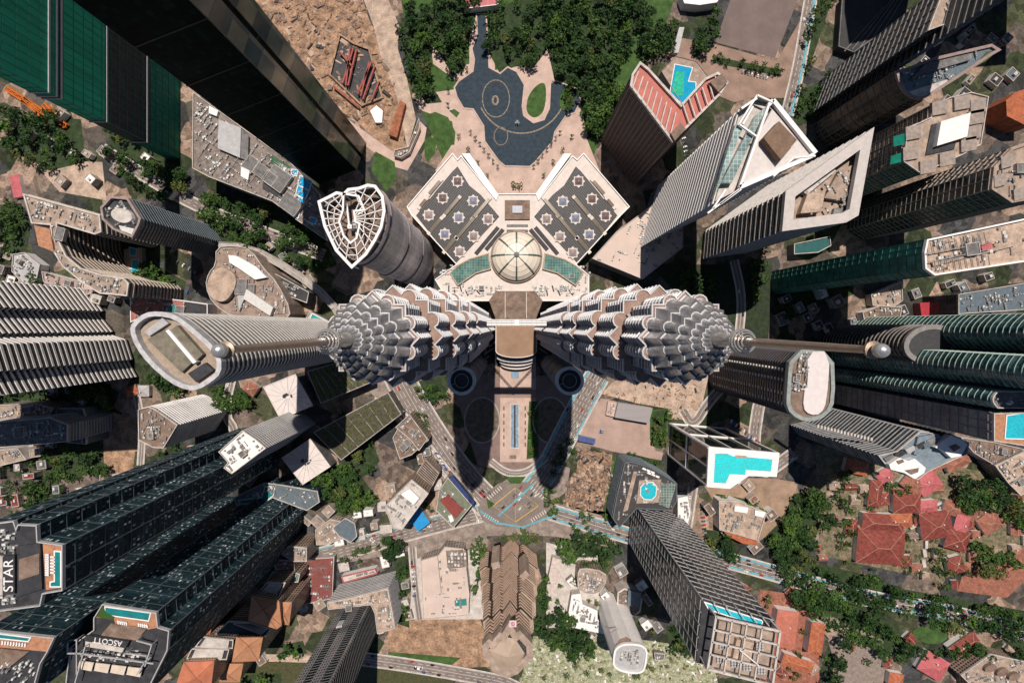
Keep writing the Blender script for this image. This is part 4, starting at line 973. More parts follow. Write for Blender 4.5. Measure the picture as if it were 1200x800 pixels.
for zz in (30, 120):
    for k in range(5):
        b = MB(); u = Vector(P(399, 711))+(Vector(P(437, 703))-Vector(P(399, 711)))*(.28+.035*k); b.box(u.x, u.y+1, zz, .7, 2.0, 9); b.build('white_fin', M_white, t)
# grey gridded block
F_gg = facade('grey_grid', (.03, .03, .032), (.09, .09, .09), (.26, .255, .255), 3.3, 3.0, .4, .35, .2)
t, p = building('office_block', 'grey gridded block with tan L-shaped roof beside the dotted tower', Z4(280, 600, [(415, 420), (548, 392), (700, 352), (735, 540), (650, 565), (638, 470), (620, 430), (420, 452)]), 34, F_gg, M_dirt, units=7, plant=1, seed=12, band=(3.3, .4, .6, M_lgrey))
# brown stepped tower with pyramid roof
F_br = facade('brown_strip', (.015, .011, .009), (.04, .03, .025), (.05, .035, .028), 3.6, 2.0, .1, .1, .3)
zz = 146.0
M_tanw = mat('warm_tan_stone', (.50, .345, .26), .8, var=.16, scale=.15)
front = [(567, 757), (573, 751), (577, 754), (586, 743), (589, 745), (597, 732), (605, 744), (609, 741), (622, 755), (623, 769), (606, 787), (594, 792), (580, 786), (568, 765)]
pr = ccw(PP(front, zz)); t = thing('office_tower', 'brown stepped tower with striped zigzag front and pointed stone roof', 'tower', cen(pr))
b = MB(); b.walls(pr, 0, zz); b.build('wall', F_br, t)
bands(t, pr, 116, zz-2, 4.4, .5, 2.0, M_tanw, 'floor_bands')
b = MB(); b.ring(pr, zz-8, zz, 4.0, 1.6); b.build('roof_rim', M_tan, t)
inn = ccw(PP([(572, 762), (594, 747), (604, 749), (615, 766), (606, 784), (594, 789), (581, 784)], zz)); ax, ay = P(595, 772, zz+8)
b = MB()
for i in range(len(inn)):
    a, c = inn[i], inn[(i+1) % len(inn)]; b.face([(*a, zz-1), (*c, zz-1), (ax, ay, zz+6)])
b.build('pyramid_roof', mat('roof_stone', (.42, .32, .24), .8, var=.12, scale=.1), t)
b = MB(); b.flat(pr, zz-3); b.build('roof_gutter', M_dark, t)
b = MB(); c = P(601, 730, zz); b.box(c[0], c[1], zz+.01, 6, 5.5, .5, 0); sg = b.build('sign_panel', mat('sign_pink_white', (.75, .55, .55), .6), t)
b = MB(); b.ring(circ(c[0], c[1], 1.7, 14), zz+.5, zz+.7, .5, 0); b.box(c[0], c[1], zz+.5, .6, 1.6, .2); sub(b, 'round_emblem', mat('sign_red', (.35, .06, .08), .6), sg, t)
c5 = cen(pr)
for k, (z1, fx, fy) in enumerate(((34, 1.62, 1.16), (62, 1.45, 1.11), (90, 1.30, 1.07), (116, 1.15, 1.03))):   # setbacks widening downwards
    q = [(c5[0]+(a-c5[0])*fx, c5[1]+(e-c5[1])*fy) for a, e in pr]
    b = MB(); b.walls(q, 0, z1); b.build('stepped_wall', F_br, t); b = MB(); b.flat(q, z1); b.build('setback_terrace', M_tan, t)
    bands(t, q, (0, 34, 62, 90)[k], z1, 4.4, .5, 2.0, M_tanw, 'floor_bands')
for (x, y, r) in ((581, 664, 15), (615, 676, 40)):
    b = MB(); cx_, cy_ = P(x, y, 95); b.prism(rect(cx_, cy_, 8, 6, r), 60, 92); b.build('corner_pavilion', M_tan, t)
# white bull-nosed tower with red letters
zs = 76.0
t = thing('office_tower', 'white bull-nosed tower with small red letters and white rounded-square roof', 'tower', P(735, 770, zs))
top = ccw(PP(smooth_poly([(719, 764), (722, 757), (733, 752), (758, 755), (757, 775), (752, 789), (718, 783)], 2), zs)); b = MB(); b.prism(top, 0, zs, 0, 1); b.build('wall', [mat('nose_white', (.84, .79, .76), .55, var=.06, scale=.1), M_lgrey], t)
b = MB(); b.ring(top, zs-1, zs+1.6, 1.2, .6); b.build('parapet', M_white, t)
nose = [(717.5, 768), (721, 757), (727, 750), (734, 747), (740, 750), (741.5, 757)]
q = ccw(PP(nose, zs)); b = MB(); b.prism(q, 0, zs-2, 0, 1); b.build('bull_nose', [mat('nose_white', (.84, .79, .76), .55, var=.06, scale=.1), M_brown], t)
b = MB(); nz_ = P(727, 752.5, 60); 
roof_units(t, scale_poly(top, .7), zs, 5, random.Random(9), plant=2)
# letters on the nose: raised plate following the wall just under the rim
a_, c_ = Vector(P(719.2, 748.5, 66)), Vector(P(731, 741.5, 66)); ang = math.degrees(math.atan2(c_.y-a_.y, c_.x-a_.x)); mid = (a_+c_)/2
text_part('NCU', (P(727, 750, zs)[0]-3.6, P(727, 750, zs)[1]+1.5), 64, 4.2, ang, mat('letter_red', (.35, .03, .05), .6), t, tilt=60)
# grid-fronted hotel tower
F_ht = facade('hotel_glass', (.012, .014, .016), (.05, .055, .06), (.03, .03, .032), 3.7, 2.0, .1, .1, .12)
zb = 187.0
q = ccw(PP([(823, 702), (909, 729), (901, 792), (816, 776)], zb)); t = thing('hotel_tower', 'tall dark hotel tower with pale grid lines and open-framed rooftop', 'tower', cen(q))
b = MB(); b.walls(q, 0, zb); b.build('wall', F_ht, t); bands(t, q, 0, zb, 7.4, .4, .7, mat('grid_grey', (.42, .41, .41), .6), 'floor_bands'); fins(t, q, 0, zb, 9.0, .5, .8, MC['grid_grey'])
b = MB(); b.flat(q, zb); b.build('roof', M_dark, t)
pool(t, [(827, 706), (893, 727), (891, 733), (831, 713)], zb+.2, M_pool)
b = MB()
for f in (.15, .35, .55, .75, .95):
    a, c = P(826+72*f, 703+22*f, zb+4), P(833+72*f, 716+18*f, zb+4); b = MB(); b.bar((*a, zb+4), (*c, zb+4), .6, .8); b.bar((*a, zb), (*a, zb+4), .6); b.build('pool_pergola', M_lgrey, t)
zr = 198.0; r4 = [(839, 722), (914, 739), (905, 802), (829, 783)]; w4 = [Vector(c) for c in PP(r4, zr)]
b = MB(); b.prism(ccw([tuple(c) for c in PP([(843, 727), (910, 742), (902, 797), (834, 780)], zr-6)]), zb, zr-6); b.build('crown_deck', M_tan, t)
for f in (0, .25, .48, .72, 1): 
    for pair in ((0, 1, 3, 2), (1, 2, 0, 3)):
        a, c = w4[pair[0]].lerp(w4[pair[1]], f), w4[pair[2]].lerp(w4[pair[3]], f); b = MB(); b.bar((*a, zr), (*c, zr), 1.0 if f not in (0, 1) else 1.5, 1.2); b.build('crown_beam', M_pale, t)
for c in w4:
    b = MB(); b.bar((*c, zb), (*c, zr), 1.4); b.build('crown_post', M_pale, t)
for (x, y) in ((848, 757), (845, 773), (862, 778), (876, 782), (893, 786), (891, 758)):
    b = MB(); cx_, cy_ = P(x, y, zr-4)
    for i in range(3):
        for j in range(3): b.box(cx_+(i-1)*2.1, cy_+(j-1)*1.9, zr-6, 1.5, 1.4, 1.7, -12)
    b.build('chiller_bank', M_lgrey, t)
b = MB(); b.box(*P(870, 762, zr-4), zr-6, 13, 16, 3, -12); b.build('plant_room', M_dirt, t)
b = MB(); b.bar((*P(867, 761, zr), zr), (*P(889, 779, zr), zr), .7, .7); b.build('roof_crane', M_white, t)
# hotel podium with round pool
t, p = building('hotel_podium', 'dark hotel podium with small round-cornered blue pool at the foot of hotel tower', zoomed(640, 440, 4.445, [(408, 452), (440, 445), (530, 470), (660, 545), (680, 560), (680, 650), (650, 700), (470, 690), (380, 790), (345, 740), (370, 610)]), 31, facade('podium_dark', (.012, .013, .014), (.04, .04, .042), (.03, .03, .03), 4, 3), mat('podium_roof', (.055, .05, .05), .7, var=.2), units=3, plant=0, seed=15, band=(4, .5, .5, M_slate), par=(1.2, .8, M_slate))
slab(t, 'pool_deck', zoomed(640, 440, 4.445, [(485, 545), (600, 540), (590, 660), (470, 665)]), 32, M_tan, 1)
pool(t, smooth_poly(zoomed(640, 440, 4.445, [(495, 560), (575, 555), (568, 645), (492, 640)]), 1), 32.1)
b = MB(); b.tube((*P(759.5, 575.5, 33), 32), (*P(759.5, 575.5, 33), 33), 1.8, 1.8, 12); b.build('pool_island', M_tan, t)
slab(t, 'glass_court', zoomed(640, 440, 4.445, [(605, 560), (680, 560), (640, 690), (585, 670)]), 32.5, facade('court_glass', (.10, .16, .14), (.2, .26, .23), (.3, .33, .3), 3, 3, .2, .2), 1)
slab(t, 'roof_strip', zoomed(640, 440, 4.445, [(455, 500), (475, 500), (425, 700), (400, 710)]), 32.5, M_tan, 1)
for k in range(2):
    for j in range(3): slab(t, 'roof_hatch', zoomed(640, 440, 4.445, [(505+j*22+k*25, 478+j*9+k*22), (523+j*22+k*25, 486+j*9+k*22), (518+j*22+k*25, 494+j*9+k*22), (500+j*22+k*25, 486+j*9+k*22)]), 32, M_white, .8)
# white-framed glass hall carrying an L-shaped pool
zw = 102.0; rp = [(832, 525), (912, 532), (909, 557), (877, 556), (855, 571), (830, 569)]; q = PP(rp, zw)
t = thing('pool_hall', 'white-framed glass hall with turquoise L-shaped pool on top', 'building', cen(q))
b = MB(); b.walls(ccw(q), 0, zw-1); b.build('wall', facade('hall_dark_glass', (.006, .009, .009), (.02, .03, .03), (.01, .012, .012), 12, 9, .02, .02, .06), t)
b = MB(); b.prism(offset(ccw(q), 1.2), zw-3, zw, 0); b.build('roof_slab', M_white, t)
pool(t, [(838, 531), (852, 531), (858, 534), (875, 535), (905, 538), (903, 552), (874, 550), (873, 556), (855, 555), (850, 566), (836, 565)], zw+.1, water('turquoise', (.03, .55, .58), (.05, .50, .52), rip=.05, scale=1))
slab(t, 'sunbed_deck', [(862, 533), (875, 534), (875, 537), (862, 536)], zw+.6, M_dirt, .3)
QQ = [Vector(c) for c in q]
def frame_wall(a, c, cols, rows, out):
    n = Vector((c.y-a.y, a.x-c.x)).normalized(); cc = Vector(cen(q))
    if n.dot((a+c)/2-cc) < 0: n = -n
    for i in range(cols+1):
        u = a.lerp(c, i/cols)+n*.6; b = MB(); b.bar((*u, 0), (*u, zw-1), 2.2 if i in (0, cols) else 1.4, 1.6); b.build('column', M_white, t)
    for j in range(rows+1):
        zj = (zw-2)*j/rows+1; b = MB(); u, w = a+n*.6, c+n*.6; b.bar((*u, zj), (*w, zj), 1.4, 1.6); b.build('transom', M_white, t)
frame_wall(QQ[5], QQ[0], 2, 2, 0); frame_wall(QQ[0], QQ[1], 3, 2, 0); frame_wall(QQ[1], QQ[2], 1, 2, 0); frame_wall(QQ[4], QQ[5], 1, 2, 0)
# ------------------------------------------------------------------ towers across the right-hand side
F_pd = facade('plum_dark', (.02, .018, .022), (.08, .07, .08), (.07, .062, .07), 3.8, 2.4, .2, .2, .15)
zp = 146.0
q = [(928, 413), (973, 412), (975, 468), (967, 484), (950, 491), (935, 488), (924, 477), (924, 462)]
p = smooth_poly(ccw(PP(q, zp)), 1); t = thing('apartment_tower', 'dark plum tower with round-ended white roof lying under a spire', 'tower', cen(p))
b = MB(); b.walls(p, 0, zp); b.build('wall', F_pd, t); bands(t, p, 0, zp-2, 3.8, .6, .6, mat('plum_band', (.085, .075, .08), .6), 'floor_bands')
b = MB(); b.ring(p, zp-3, zp+1, 1.0, 2.2); b.build('roof_rim', mat('rim_green_grey', (.30, .33, .31), .5), t)
b = MB(); b.flat(p, zp-.5); b.build('roof', M_brown, t)
slab(t, 'white_roof', smooth_poly([(946, 412), (973, 412), (969, 470), (962, 485), (949, 486), (941, 478), (943, 455), (947, 450)], 1), zp+1.5, mat('pink_white_roof', (.64, .58, .56), .6, var=.06), 2)
roof_units(t, PP([(928, 415), (944, 415), (941, 455), (928, 455)], zp), zp, 14, random.Random(31), plant=2, big=.3)
a_, c_ = Vector(p[0]), Vector(p[-1])
for yy in (434, 446, 462, 474):                      # bright balcony rows running up the side that faces the towers
    x0, y0 = P(925.5, yy, zp); b = MB()
    for k in range(26): b.box(x0-.9, y0, 12+k*5, 1.3, 2.6, 1.6)
    b.build('balcony_row', M_pale, t, kind='stuff')
# round tower with dark dished roof
zy = 108.0; cx_, cy_ = P(1091, 403, zy); k = (H-zy)/F
p = circ(cx_, cy_, 31*k, 40, ry=22*k, rot=10)
t = thing('round_tower', 'round ribbed tower with dark elliptical roof and grey rim', 'tower', (cx_, cy_))
b = MB(); b.walls(p, 0, zy); b.build('wall', facade('round_dark', (.012, .012, .013), (.04, .04, .04), (.03, .03, .03), 3.6, 2, .1, .1), t)
bands(t, p, 0, zy-2, 4.6, .7, 1.0, mat('brown_grey_rib', (.25, .225, .215), .6), 'ribs')
b = MB(); b.ring(p, zy-3, zy, 4.0, .6); b.build('roof_rim', mat('rim_taupe', (.24, .225, .22), .6), t)
b = MB(); b.flat(offset(p, -3.5), zy-.6); b.build('roof', mat('roof_charcoal', (.05, .05, .055), .6, var=.15), t)
slab(t, 'roof_fin', [(1092, 424), (1098, 421), (1114, 432), (1108, 439)], zy-4, M_dirt, 2.5)
# curved green glass slabs
F_gt = facade('green_teal_glass', (.025, .08, .085), (.11, .23, .23), (.045, .065, .068), 3.8, 3.2, .12, .1, .12, .5, 0, 1.6)
M_gb = mat('pale_green_slab', (.34, .43, .38), .6, var=.12)
def arcblock(label, x0, ya, yb, bulge, depth, z, name='apartment_tower', step=4.8, m=M_gb, f=F_gt, grp=None):
    pts = [(x0+depth, ya)]+[(x0+bulge*(1-math.sin(math.pi*i/8)), ya+(yb-ya)*i/8) for i in range(9)]+[(x0+depth, yb)]
    return building(name, label, pts, z, f, M_grey, base=True, band=(step, .4, .45, m), units=3, plant=1, seed=int(x0), group=grp)
arcblock('curved teal glass apartment tower behind the round ribbed tower', 996, 372, 402, 12, 60, 215)
arcblock('broad teal glass apartment tower with slanting pale floors beside the white pill roof', 972, 404, 428, 6, 70, 215)
arcblock('narrow pale green ribbed apartment tower beside the dark plum panelled slab', 968, 432, 445, 4, 70, 175)
t, p = building('apartment_slab', 'dark plum panelled slab ending at a timber deck with bright pool', [(1163, 484), (1163, 516), (1240, 528), (1240, 482)], 170, facade('plum_panel', (.14, .13, .15), (.30, .27, .29), (.24, .22, .24), 3.8, 3.6, .3, .3, .3, .5, 0, 1.2), M_deck, band=(7.6, .5, .6, mat('plum_rib', (.26, .24, .26), .6)), fin=(7, .5, .7, MC['plum_rib']), units=0, plant=0)
pool(t, [(1180, 487), (1215, 482), (1215, 514), (1178, 513)], 170.2)
F_gs = facade('grey_stripe', (.02, .022, .025), (.06, .065, .07), (.2, .21, .22), 3.6, 2.2, .3, .05, .2)
t, p = building('apartment_tower', 'grey striped tower with faceted white and blue-grey penthouse roofs beside the red-roofed villas', [(1028, 533), (1050, 528), (1077, 505), (1097, 508), (1104, 514), (1116, 509), (1134, 518), (1133, 531), (1118, 537), (1086, 552), (1075, 561), (1055, 553), (1040, 548)], 122, F_gs, mat('blue_grey_roof', (.20, .25, .29), .6), band=(4.6, .7, .9, mat('stripe_grey', (.30, .30, .31), .6)), units=0, plant=0)
for pts in (zoomed(960, 420, 5, [(410, 620), (470, 580), (520, 600), (560, 585), (625, 640), (615, 670), (560, 705), (500, 670), (420, 650)]), zoomed(960, 420, 5, [(680, 520), (770, 448), (850, 480), (870, 505), (830, 570), (775, 582), (730, 540)])):
    slab(t, 'penthouse_roof', pts, 127, M_white, 5)
for pts in (zoomed(960, 420, 5, [(500, 655), (585, 640), (580, 665), (540, 680)]), zoomed(960, 420, 5, [(760, 515), (800, 500), (830, 520), (790, 545)]), zoomed(960, 420, 5, [(450, 600), (490, 590), (500, 605), (465, 620)])): slab(t, 'roof_well', pts, 127.3, M_brown, .3)
for k in range(5): slab(t, 'roof_terrace', zoomed(960, 420, 5, [(380+k*62, 585-k*26), (430+k*62, 560-k*26), (445+k*62, 585-k*26), (400+k*62, 610-k*26)]), 123.5+k*.4, (M_grey, M_dark, M_lgrey, M_dark, M_grey)[k], 1.5+k*.4)
slab(t, 'blue_terrace', zoomed(960, 420, 5, [(610, 500), (680, 470), (690, 500), (620, 530)]), 125, M_slate, 3); slab(t, 'blue_terrace', zoomed(960, 420, 5, [(555, 560), (580, 460), (690, 440), (710, 465), (600, 500), (585, 565)]), 124.5, MC['blue_grey_roof'], 2.5)
b = MB()
for k in range(17): b.box(*P(958+k*3.9-0, 499+k*.95, 70+k*2), 70+k*2, 2.0, 3.0, 1.2, -10)
b.build('lit_balcony_row', M_pale, t, kind='stuff')  # row of small pale balcony boxes
# upper right cluster
F_rb = facade('ribbed_dark', (.012, .013, .015), (.045, .05, .055), (.09, .09, .095), 3.4, 2.2, .25, .1, .15)
M_rbb = mat('rib_grey', (.17, .165, .165), .6)
t, p = building('apartment_slab', 'long dark ribbed slab with tan roof terrace beside the avenue', [(1086, 37), (1146, 15), (1172, -45), (1108, -20)], 146, F_rb, M_tan, band=(6.4, .8, 1.0, M_rbb), fin=(12, .6, .6, M_rbb), units=3, plant=1, seed=41)
slab(t, 'skylight', [(1118, 5), (1128, -4), (1136, 8), (1120, 20)], 147, M_dark, .8); 
t, p = building('apartment_slab', 'dark ribbed slab standing behind the round-ended glass tower', [(957, 141), (985, 126), (992, 98), (966, 108)], 205, F_rb, M_grey, base=True, band=(6.4, .8, .9, M_rbb), units=2, seed=42)
F_ro = facade('round_office', (.008, .012, .012), (.04, .05, .045), (.12, .115, .11), 4.2, 5.0, .16, .12, .12)
t, p = building('office_tower', 'round-ended dark glass tower with pale gridded roof edge and roof garden', [(1048, 84), (1051, 96), (1057, 108), (1067, 116), (1081, 118), (1120, 93), (1157, 68), (1171, 60), (1160, 53), (1092, 69), (1060, 81)], 108, F_ro, M_slate, band=(8.4, .5, .7, mat('ring_brown', (.17, .14, .12), .6)), fin=(9, .5, .6, MC['ring_brown']), par=(1.8, 2.6, mat('rim_rose', (.30, .22, .20), .7)), units=3, plant=0, seed=43)
slab(t, 'roof_grid', [(1064, 108), (1117, 91), (1118, 94), (1083, 115), (1070, 114)], 108.6, M_pale, .4); slab(t, 'roof_block', [(1068, 93), (1084, 75), (1140, 62), (1138, 70), (1090, 84)], 111, M_grey, 3); slab(t, 'planter', [(1140, 80), (1158, 60), (1169, 60), (1155, 72)], 109.5, M_leafC, 1.5)
F_ch = facade('tan_apartment', (.012, .03, .032), (.05, .09, .09), (.36, .28, .23), 3.5, 3.2, .3, .2, .15)
chk = zoomed(960, 100, 5, [(650, 190), (655, 120), (760, 75), (885, 45), (985, 70), (965, 200), (940, 350), (830, 410), (700, 470), (590, 520), (490, 450), (510, 250), (600, 215)])
t, p = building('apartment_tower', 'tan apartment tower with checkered penthouse roofs round a white square', chk, 112, F_ch, M_tan, band=(5.0, .7, .7, mat('tan_band', (.40, .31, .25), .7)), fin=(8, .8, .5, MC['tan_band']), units=0, plant=0)
for x, y in ((710, 130), (840, 100), (935, 120), (925, 185), (555, 275), (540, 395), (905, 275), (880, 345), (640, 475), (755, 430)):
    pt = [(x-48, y-30), (x+42, y-48), (x+44, y+32), (x-46, y+48)]; slab(t, 'penthouse_roof', zoomed(960, 100, 5, pt), 114, mat('penthouse_grey', (.33, .27, .235), .8, var=.2, scale=.3), 2.5)
slab(t, 'roof_well', zoomed(960, 100, 5, [(625, 410), (660, 230), (715, 215), (690, 355), (800, 340), (790, 375)]), 113, M_dark, .8)
slab(t, 'white_roof', zoomed(960, 100, 5, [(690, 355), (715, 212), (888, 160), (868, 300)]), 117, M_white, 5)
for pt in ([(435, 300), (505, 280), (500, 345), (435, 360)], [(420, 415), (480, 395), (480, 450), (415, 465)]): slab(t, 'green_glass_roof', zoomed(960, 100, 5, pt), 112.6, mat('emerald_glass', (.01, .17, .12), .2), .4)
F_fn = facade('finned_office', (.015, .03, .035), (.06, .10, .11), (.10, .09, .085), 3.8, 2.4, .12, .1, .12)
t, p = building('office_tower', 'tan-finned office tower with checkered roof neighbouring the teal netted tower', [(1163, 196), (1160, 222), (1184, 238), (1255, 226), (1255, 150), (1184, 174)], 152, F_fn, M_tan, band=(5.4, .6, .7, mat('fin_tan', (.42, .33, .27), .65)), fin=(8.0, .6, .5, MC['fin_tan']), units=3, plant=1, seed=45, par=(1.4, 2.0, M_tan))
for x, y in ((1180, 190), (1172, 212), (1195, 228)): slab(t, 'penthouse_roof', [(x-7, y-6), (x+7, y-10), (x+8, y+4), (x-6, y+8)], 154, MC['penthouse_grey'], 2)
# banded tower with an open courtyard roof
F_cy = facade('banded_dark', (.015, .016, .018), (.06, .06, .062), (.05, .05, .05), 4.2, 3, .1, .1, .12)
ro = [(917, 270), (921, 225), (1022, 152), (1004, 252), (990, 260)]
p = ccw(PP(ro, 152)); t = thing('office_tower', 'white banded tower whose broad white rim frames a beige roof court', 'tower', cen(p))
b = MB(); b.walls(p, 0, 152); b.build('wall', F_cy, t); bands(t, p, 0, 150, 8.0, .9, 1.6, mat('band_white', (.56, .52, .49), .6), 'floor_bands')
b = MB(); b.flat(p, 142); b.build('roof', M_tan, t); b = MB(); b.ring(p, 149, 153, 7.5, .8); b.build('roof_rim', mat('rim_stone', (.50, .45, .42), .65, var=.08), t)
for pts, m, h in (([(938, 250), (946, 228), (968, 222), (962, 248)], M_dirt, 6), ([(966, 232), (984, 200), (1002, 192), (996, 236)], M_tan, 4), ([(940, 224), (975, 196), (980, 200), (946, 228)], M_pale, 5), ([(978, 244), (996, 240), (994, 250), (976, 252)], M_grey, 3)): slab(t, 'court_block', pts, 142+h, m, h)
roof_units(t, PP([(940, 250), (945, 225), (1000, 195), (996, 245)], 145), 146, 8, random.Random(46), plant=0)
# netted teal tower with scaffolded roof
F_tn = facade('teal_net_glass', (.01, .10, .08), (.03, .19, .15), (.02, .11, .09), 3.8, 3.0, .12, .1, .35, .5, 0, 1.2)
rr = [(1082, 315), (1081, 296), (1084, 281), (1150, 267), (1225, 251), (1225, 303), (1138, 316), (1093, 323)]
t, p = building('construction_tower', 'teal-netted tower with open scaffolded tan roof and white rim', rr, 188, F_tn, M_dirt, band=(7.6, .3, .35, mat('teal_rib', (.03, .12, .10), .6)), fin=(6, .35, .35, MC['teal_rib']), par=(1.8, 1.2, M_white), units=6, plant=1, seed=47)
b = MB()
for k in range(10):
    x = 1090+k*7; b.bar((*P(x, 284-k*1.3, 191), 191), (*P(x+3, 297-k*1.3, 191), 191), .4); b.bar((*P(x+5, 306-k*.8, 191), 191), (*P(x+7, 318-k*.8, 191), 191), .4)
b.bar((*P(1086, 297, 191), 191), (*P(1160, 284, 191), 191), .6); b.bar((*P(1088, 307, 191), 191), (*P(1160, 292, 191), 191), .6)
b.build('roof_scaffold', M_equip, t, kind='stuff')
slab(t, 'roof_walk', [(1092, 308), (1190, 284), (1190, 288), (1094, 312)], 189.5, M_tan, .5); slab(t, 'red_store', [(1150, 289), (1162, 284), (1164, 290), (1152, 295)], 191, M_pinkroof, 3)
# tall ribbed wedge beside the mall
zt = 198.0; qa = [(838, 236), (868, 128), (886, 116), (907, 120), (955, 180), (866, 222)]
F_wd = facade('wedge_glass', (.10, .13, .13), (.22, .26, .26), (.30, .30, .29), 3.6, 2.4, .2, .12, .2)
p = ccw(PP(qa, zt)); t = thing('office_tower', 'tall wedge tower with close white ribs, glass slopes and white roof tray', 'tower', cen(p))
b = MB(); b.walls(p, 0, zt); b.build('wall', F_wd, t); bands(t, p, 22, zt, 6.0, .8, 2.2, mat('rib_white', (.60, .57, .55), .6, var=.06), 'ribs')
b = MB(); b.flat(p, zt-4); b.build('roof', M_pale, t)
slab(t, 'white_roof', [(893, 150), (905, 128), (950, 180), (875, 216), (868, 212)], zt+.5, mat('roof_white_warm', (.58, .53, .50), .6, var=.08), 4)
for a, c, w in (((905, 118), (955, 180), 3.2), ((953, 182), (866, 220), 3.0), ((905, 118), (900, 124), 2.5), ((886, 116), (868, 128), 1.6), ((900, 124), (866, 220), 1.6)):
    b = MB(); b.bar((*P(*a, zt+2), zt+2), (*P(*c, zt+2), zt+2), w, 2.5); b.build('roof_edge_beam', M_white, t)
slab(t, 'plant_box', [(895, 162), (913, 142), (934, 164), (915, 187)], zt+7, mat('timber_top', (.20, .125, .08), .8, var=.2, scale=.3), 6.5)
for pts in ([(845, 215), (858, 214), (899, 124), (886, 135)], [(836, 232), (846, 212), (872, 146), (862, 146)]):
    b = MB(); w4 = PP(pts, zt+1); b.prism(ccw(w4), zt-3, zt+1); b.build('glass_slope', facade('slope_glass', (.16, .25, .24), (.30, .38, .36), (.42, .44, .42), 3, 3, .12, .12, .1), t)
for a, c in (((865, 147), (887, 112)), ((887, 112), (905, 120)), ((870, 146), (882, 125)), ((835, 245), (850, 222)), ((843, 240), (868, 222)), ((829, 250), (866, 222)), ((866, 146), (886, 160)), ((906, 207), (930, 185)), ((930, 185), (955, 183))):
    b = MB(); b.bar((*P(*a, zt+3), zt+3), (*P(*c, zt+3), zt+3), 1.2, 1.4); b.build('roof_truss', M_white, t)
t, p = building('podium', 'low pinkish stone podium at the foot of the ribbed wedge tower', [(694, 303), (722, 272), (770, 236), (800, 238), (800, 290), (753, 327)], 24, M_grey, mat('podium_pink', (.56, .44, .38), .8, var=.06, scale=.06), units=2, plant=0, seed=50, par=(1, .6, M_pale))
# hotel with red V-shaped pergola roof
zh = 120.0; rv = [(739, 101), (741, 88), (750, 74), (760, 82), (798, 124), (826, 93), (841, 86), (852, 97), (842, 112), (822, 132), (788, 166)]
p = ccw(PP(rv, zh)); F_mo = facade('bronze_hotel', (.03, .024, .02), (.10, .075, .06), (.10, .072, .058), 3.5, 3.0, .35, .3, .2)
t = thing('hotel', 'brown hotel block with V-shaped red roof under pale pergola beams', 'hotel', cen(p))
b = MB(); b.walls(p, 0, zh); b.build('wall', F_mo, t); bands(t, p, 0, zh, 3.5, .6, .7, mat('bronze_band', (.15, .10, .08), .7), 'floor_bands'); fins(t, p, 0, zh, 5.0, .9, .9, MC['bronze_band'])
b = MB(); b.flat(p, zh-1.5); b.build('roof', mat('salmon_roof', (.46, .14, .11), .7, var=.12, scale=.15), t)
b = MB(); b.ring(p, zh-2, zh+1, 1.3, .8); b.build('parapet', M_pale, t)
for k in range(9):
    f = k/8; a, c = (748+f*44, 84+f*48), (741+f*44, 104+f*56); b = MB(); b.bar((*P(*a, zh+1), zh+1), (*P(*c, zh+1), zh+1), 1.1, 1.2); b.build('pergola_beam', M_pale, t)
for k in range(6):
    f = k/5; a, c = (800+f*38, 122-f*32), (808+f*36, 146-f*36); b = MB(); b.bar((*P(*a, zh+1), zh+1), (*P(*c, zh+1), zh+1), 1.1, 1.2); b.build('pergola_beam', M_pale, t)
slab(t, 'plant_room', [(786, 156), (797, 144), (804, 151), (791, 165)], zh+4, M_brown, 5); slab(t, 'plant_room', [(832, 96), (846, 86), (853, 96), (842, 108)], zh+4, M_brown, 5)
t, p = building('pool_terrace', 'hotel garden terrace with bright blue and green swimming pool', [(775, 84), (792, 66), (816, 72), (830, 90), (800, 124)], 14, M_conc, M_tan, units=0, plant=0, par=(.8, .5, M_tan))
pool(t, [(791, 76), (811, 80), (806, 96), (815, 97), (815, 104), (799, 121), (785, 110)], 14.1, water('blue_pool', (.01, .24, .48), (.02, .32, .46), rip=.06, scale=1)); slab(t, 'green_shallow', [(792, 84), (802, 84), (801, 112), (795, 112), (787, 107)], 14.32, water('green_pool', (.03, .42, .26), (.04, .36, .24), rip=.06), .1)
# podium with many roofs and pools beside the dark skyscraper
t, p = building('retail_podium', 'long cluttered retail podium with tennis court and four blue pools', Z4(200, 0, [(108, 435), (560, 760), (700, 910), (735, 1130), (590, 1030), (480, 945), (180, 830), (105, 790)]), 38, M_grey, mat('podium_tan', (.26, .21, .18), .85, var=.3, scale=.2), units=60, plant=5, seed=52)
slab(t, 'metal_roof', Z4(200, 0, [(225, 560), (330, 600), (325, 740), (220, 695)]), 42, M_lgrey, 4); slab(t, 'side_roof', Z4(200, 0, [(330, 600), (365, 640), (362, 755), (325, 740)]), 41, M_grey, 3)
slab(t, 'white_hut', Z4(200, 0, [(180, 495), (222, 520), (215, 545), (178, 530)]), 41, M_white, 3); slab(t, 'white_hut', Z4(200, 180, [(330, 60), (370, 80), (362, 125), (328, 105)]), 41, M_white, 3)
slab(t, 'tennis_court', Z4(200, 180, [(445, 50), (548, 105), (520, 215), (430, 165)]), 38.6, M_dark, .5); slab(t, 'green_court', Z4(200, 180, [(465, 0), (560, 60), (545, 95), (460, 40)]), 38.6, M_green, .5)
for pts in ([(608, 105), (660, 130), (650, 170), (598, 145)], [(598, 150), (645, 178), (632, 212), (588, 190)], [(585, 195), (628, 220), (618, 248), (574, 228)], [(565, 250), (605, 275), (596, 302), (560, 280)], [(570, 75), (595, 80), (590, 105), (568, 98)], [(655, 300), (682, 305), (678, 330), (655, 322)]):
    pool(t, Z4(200, 180, pts), 38.5, water('sky_pool', (.01, .26, .55), (.02, .33, .55), rip=.05, scale=1))
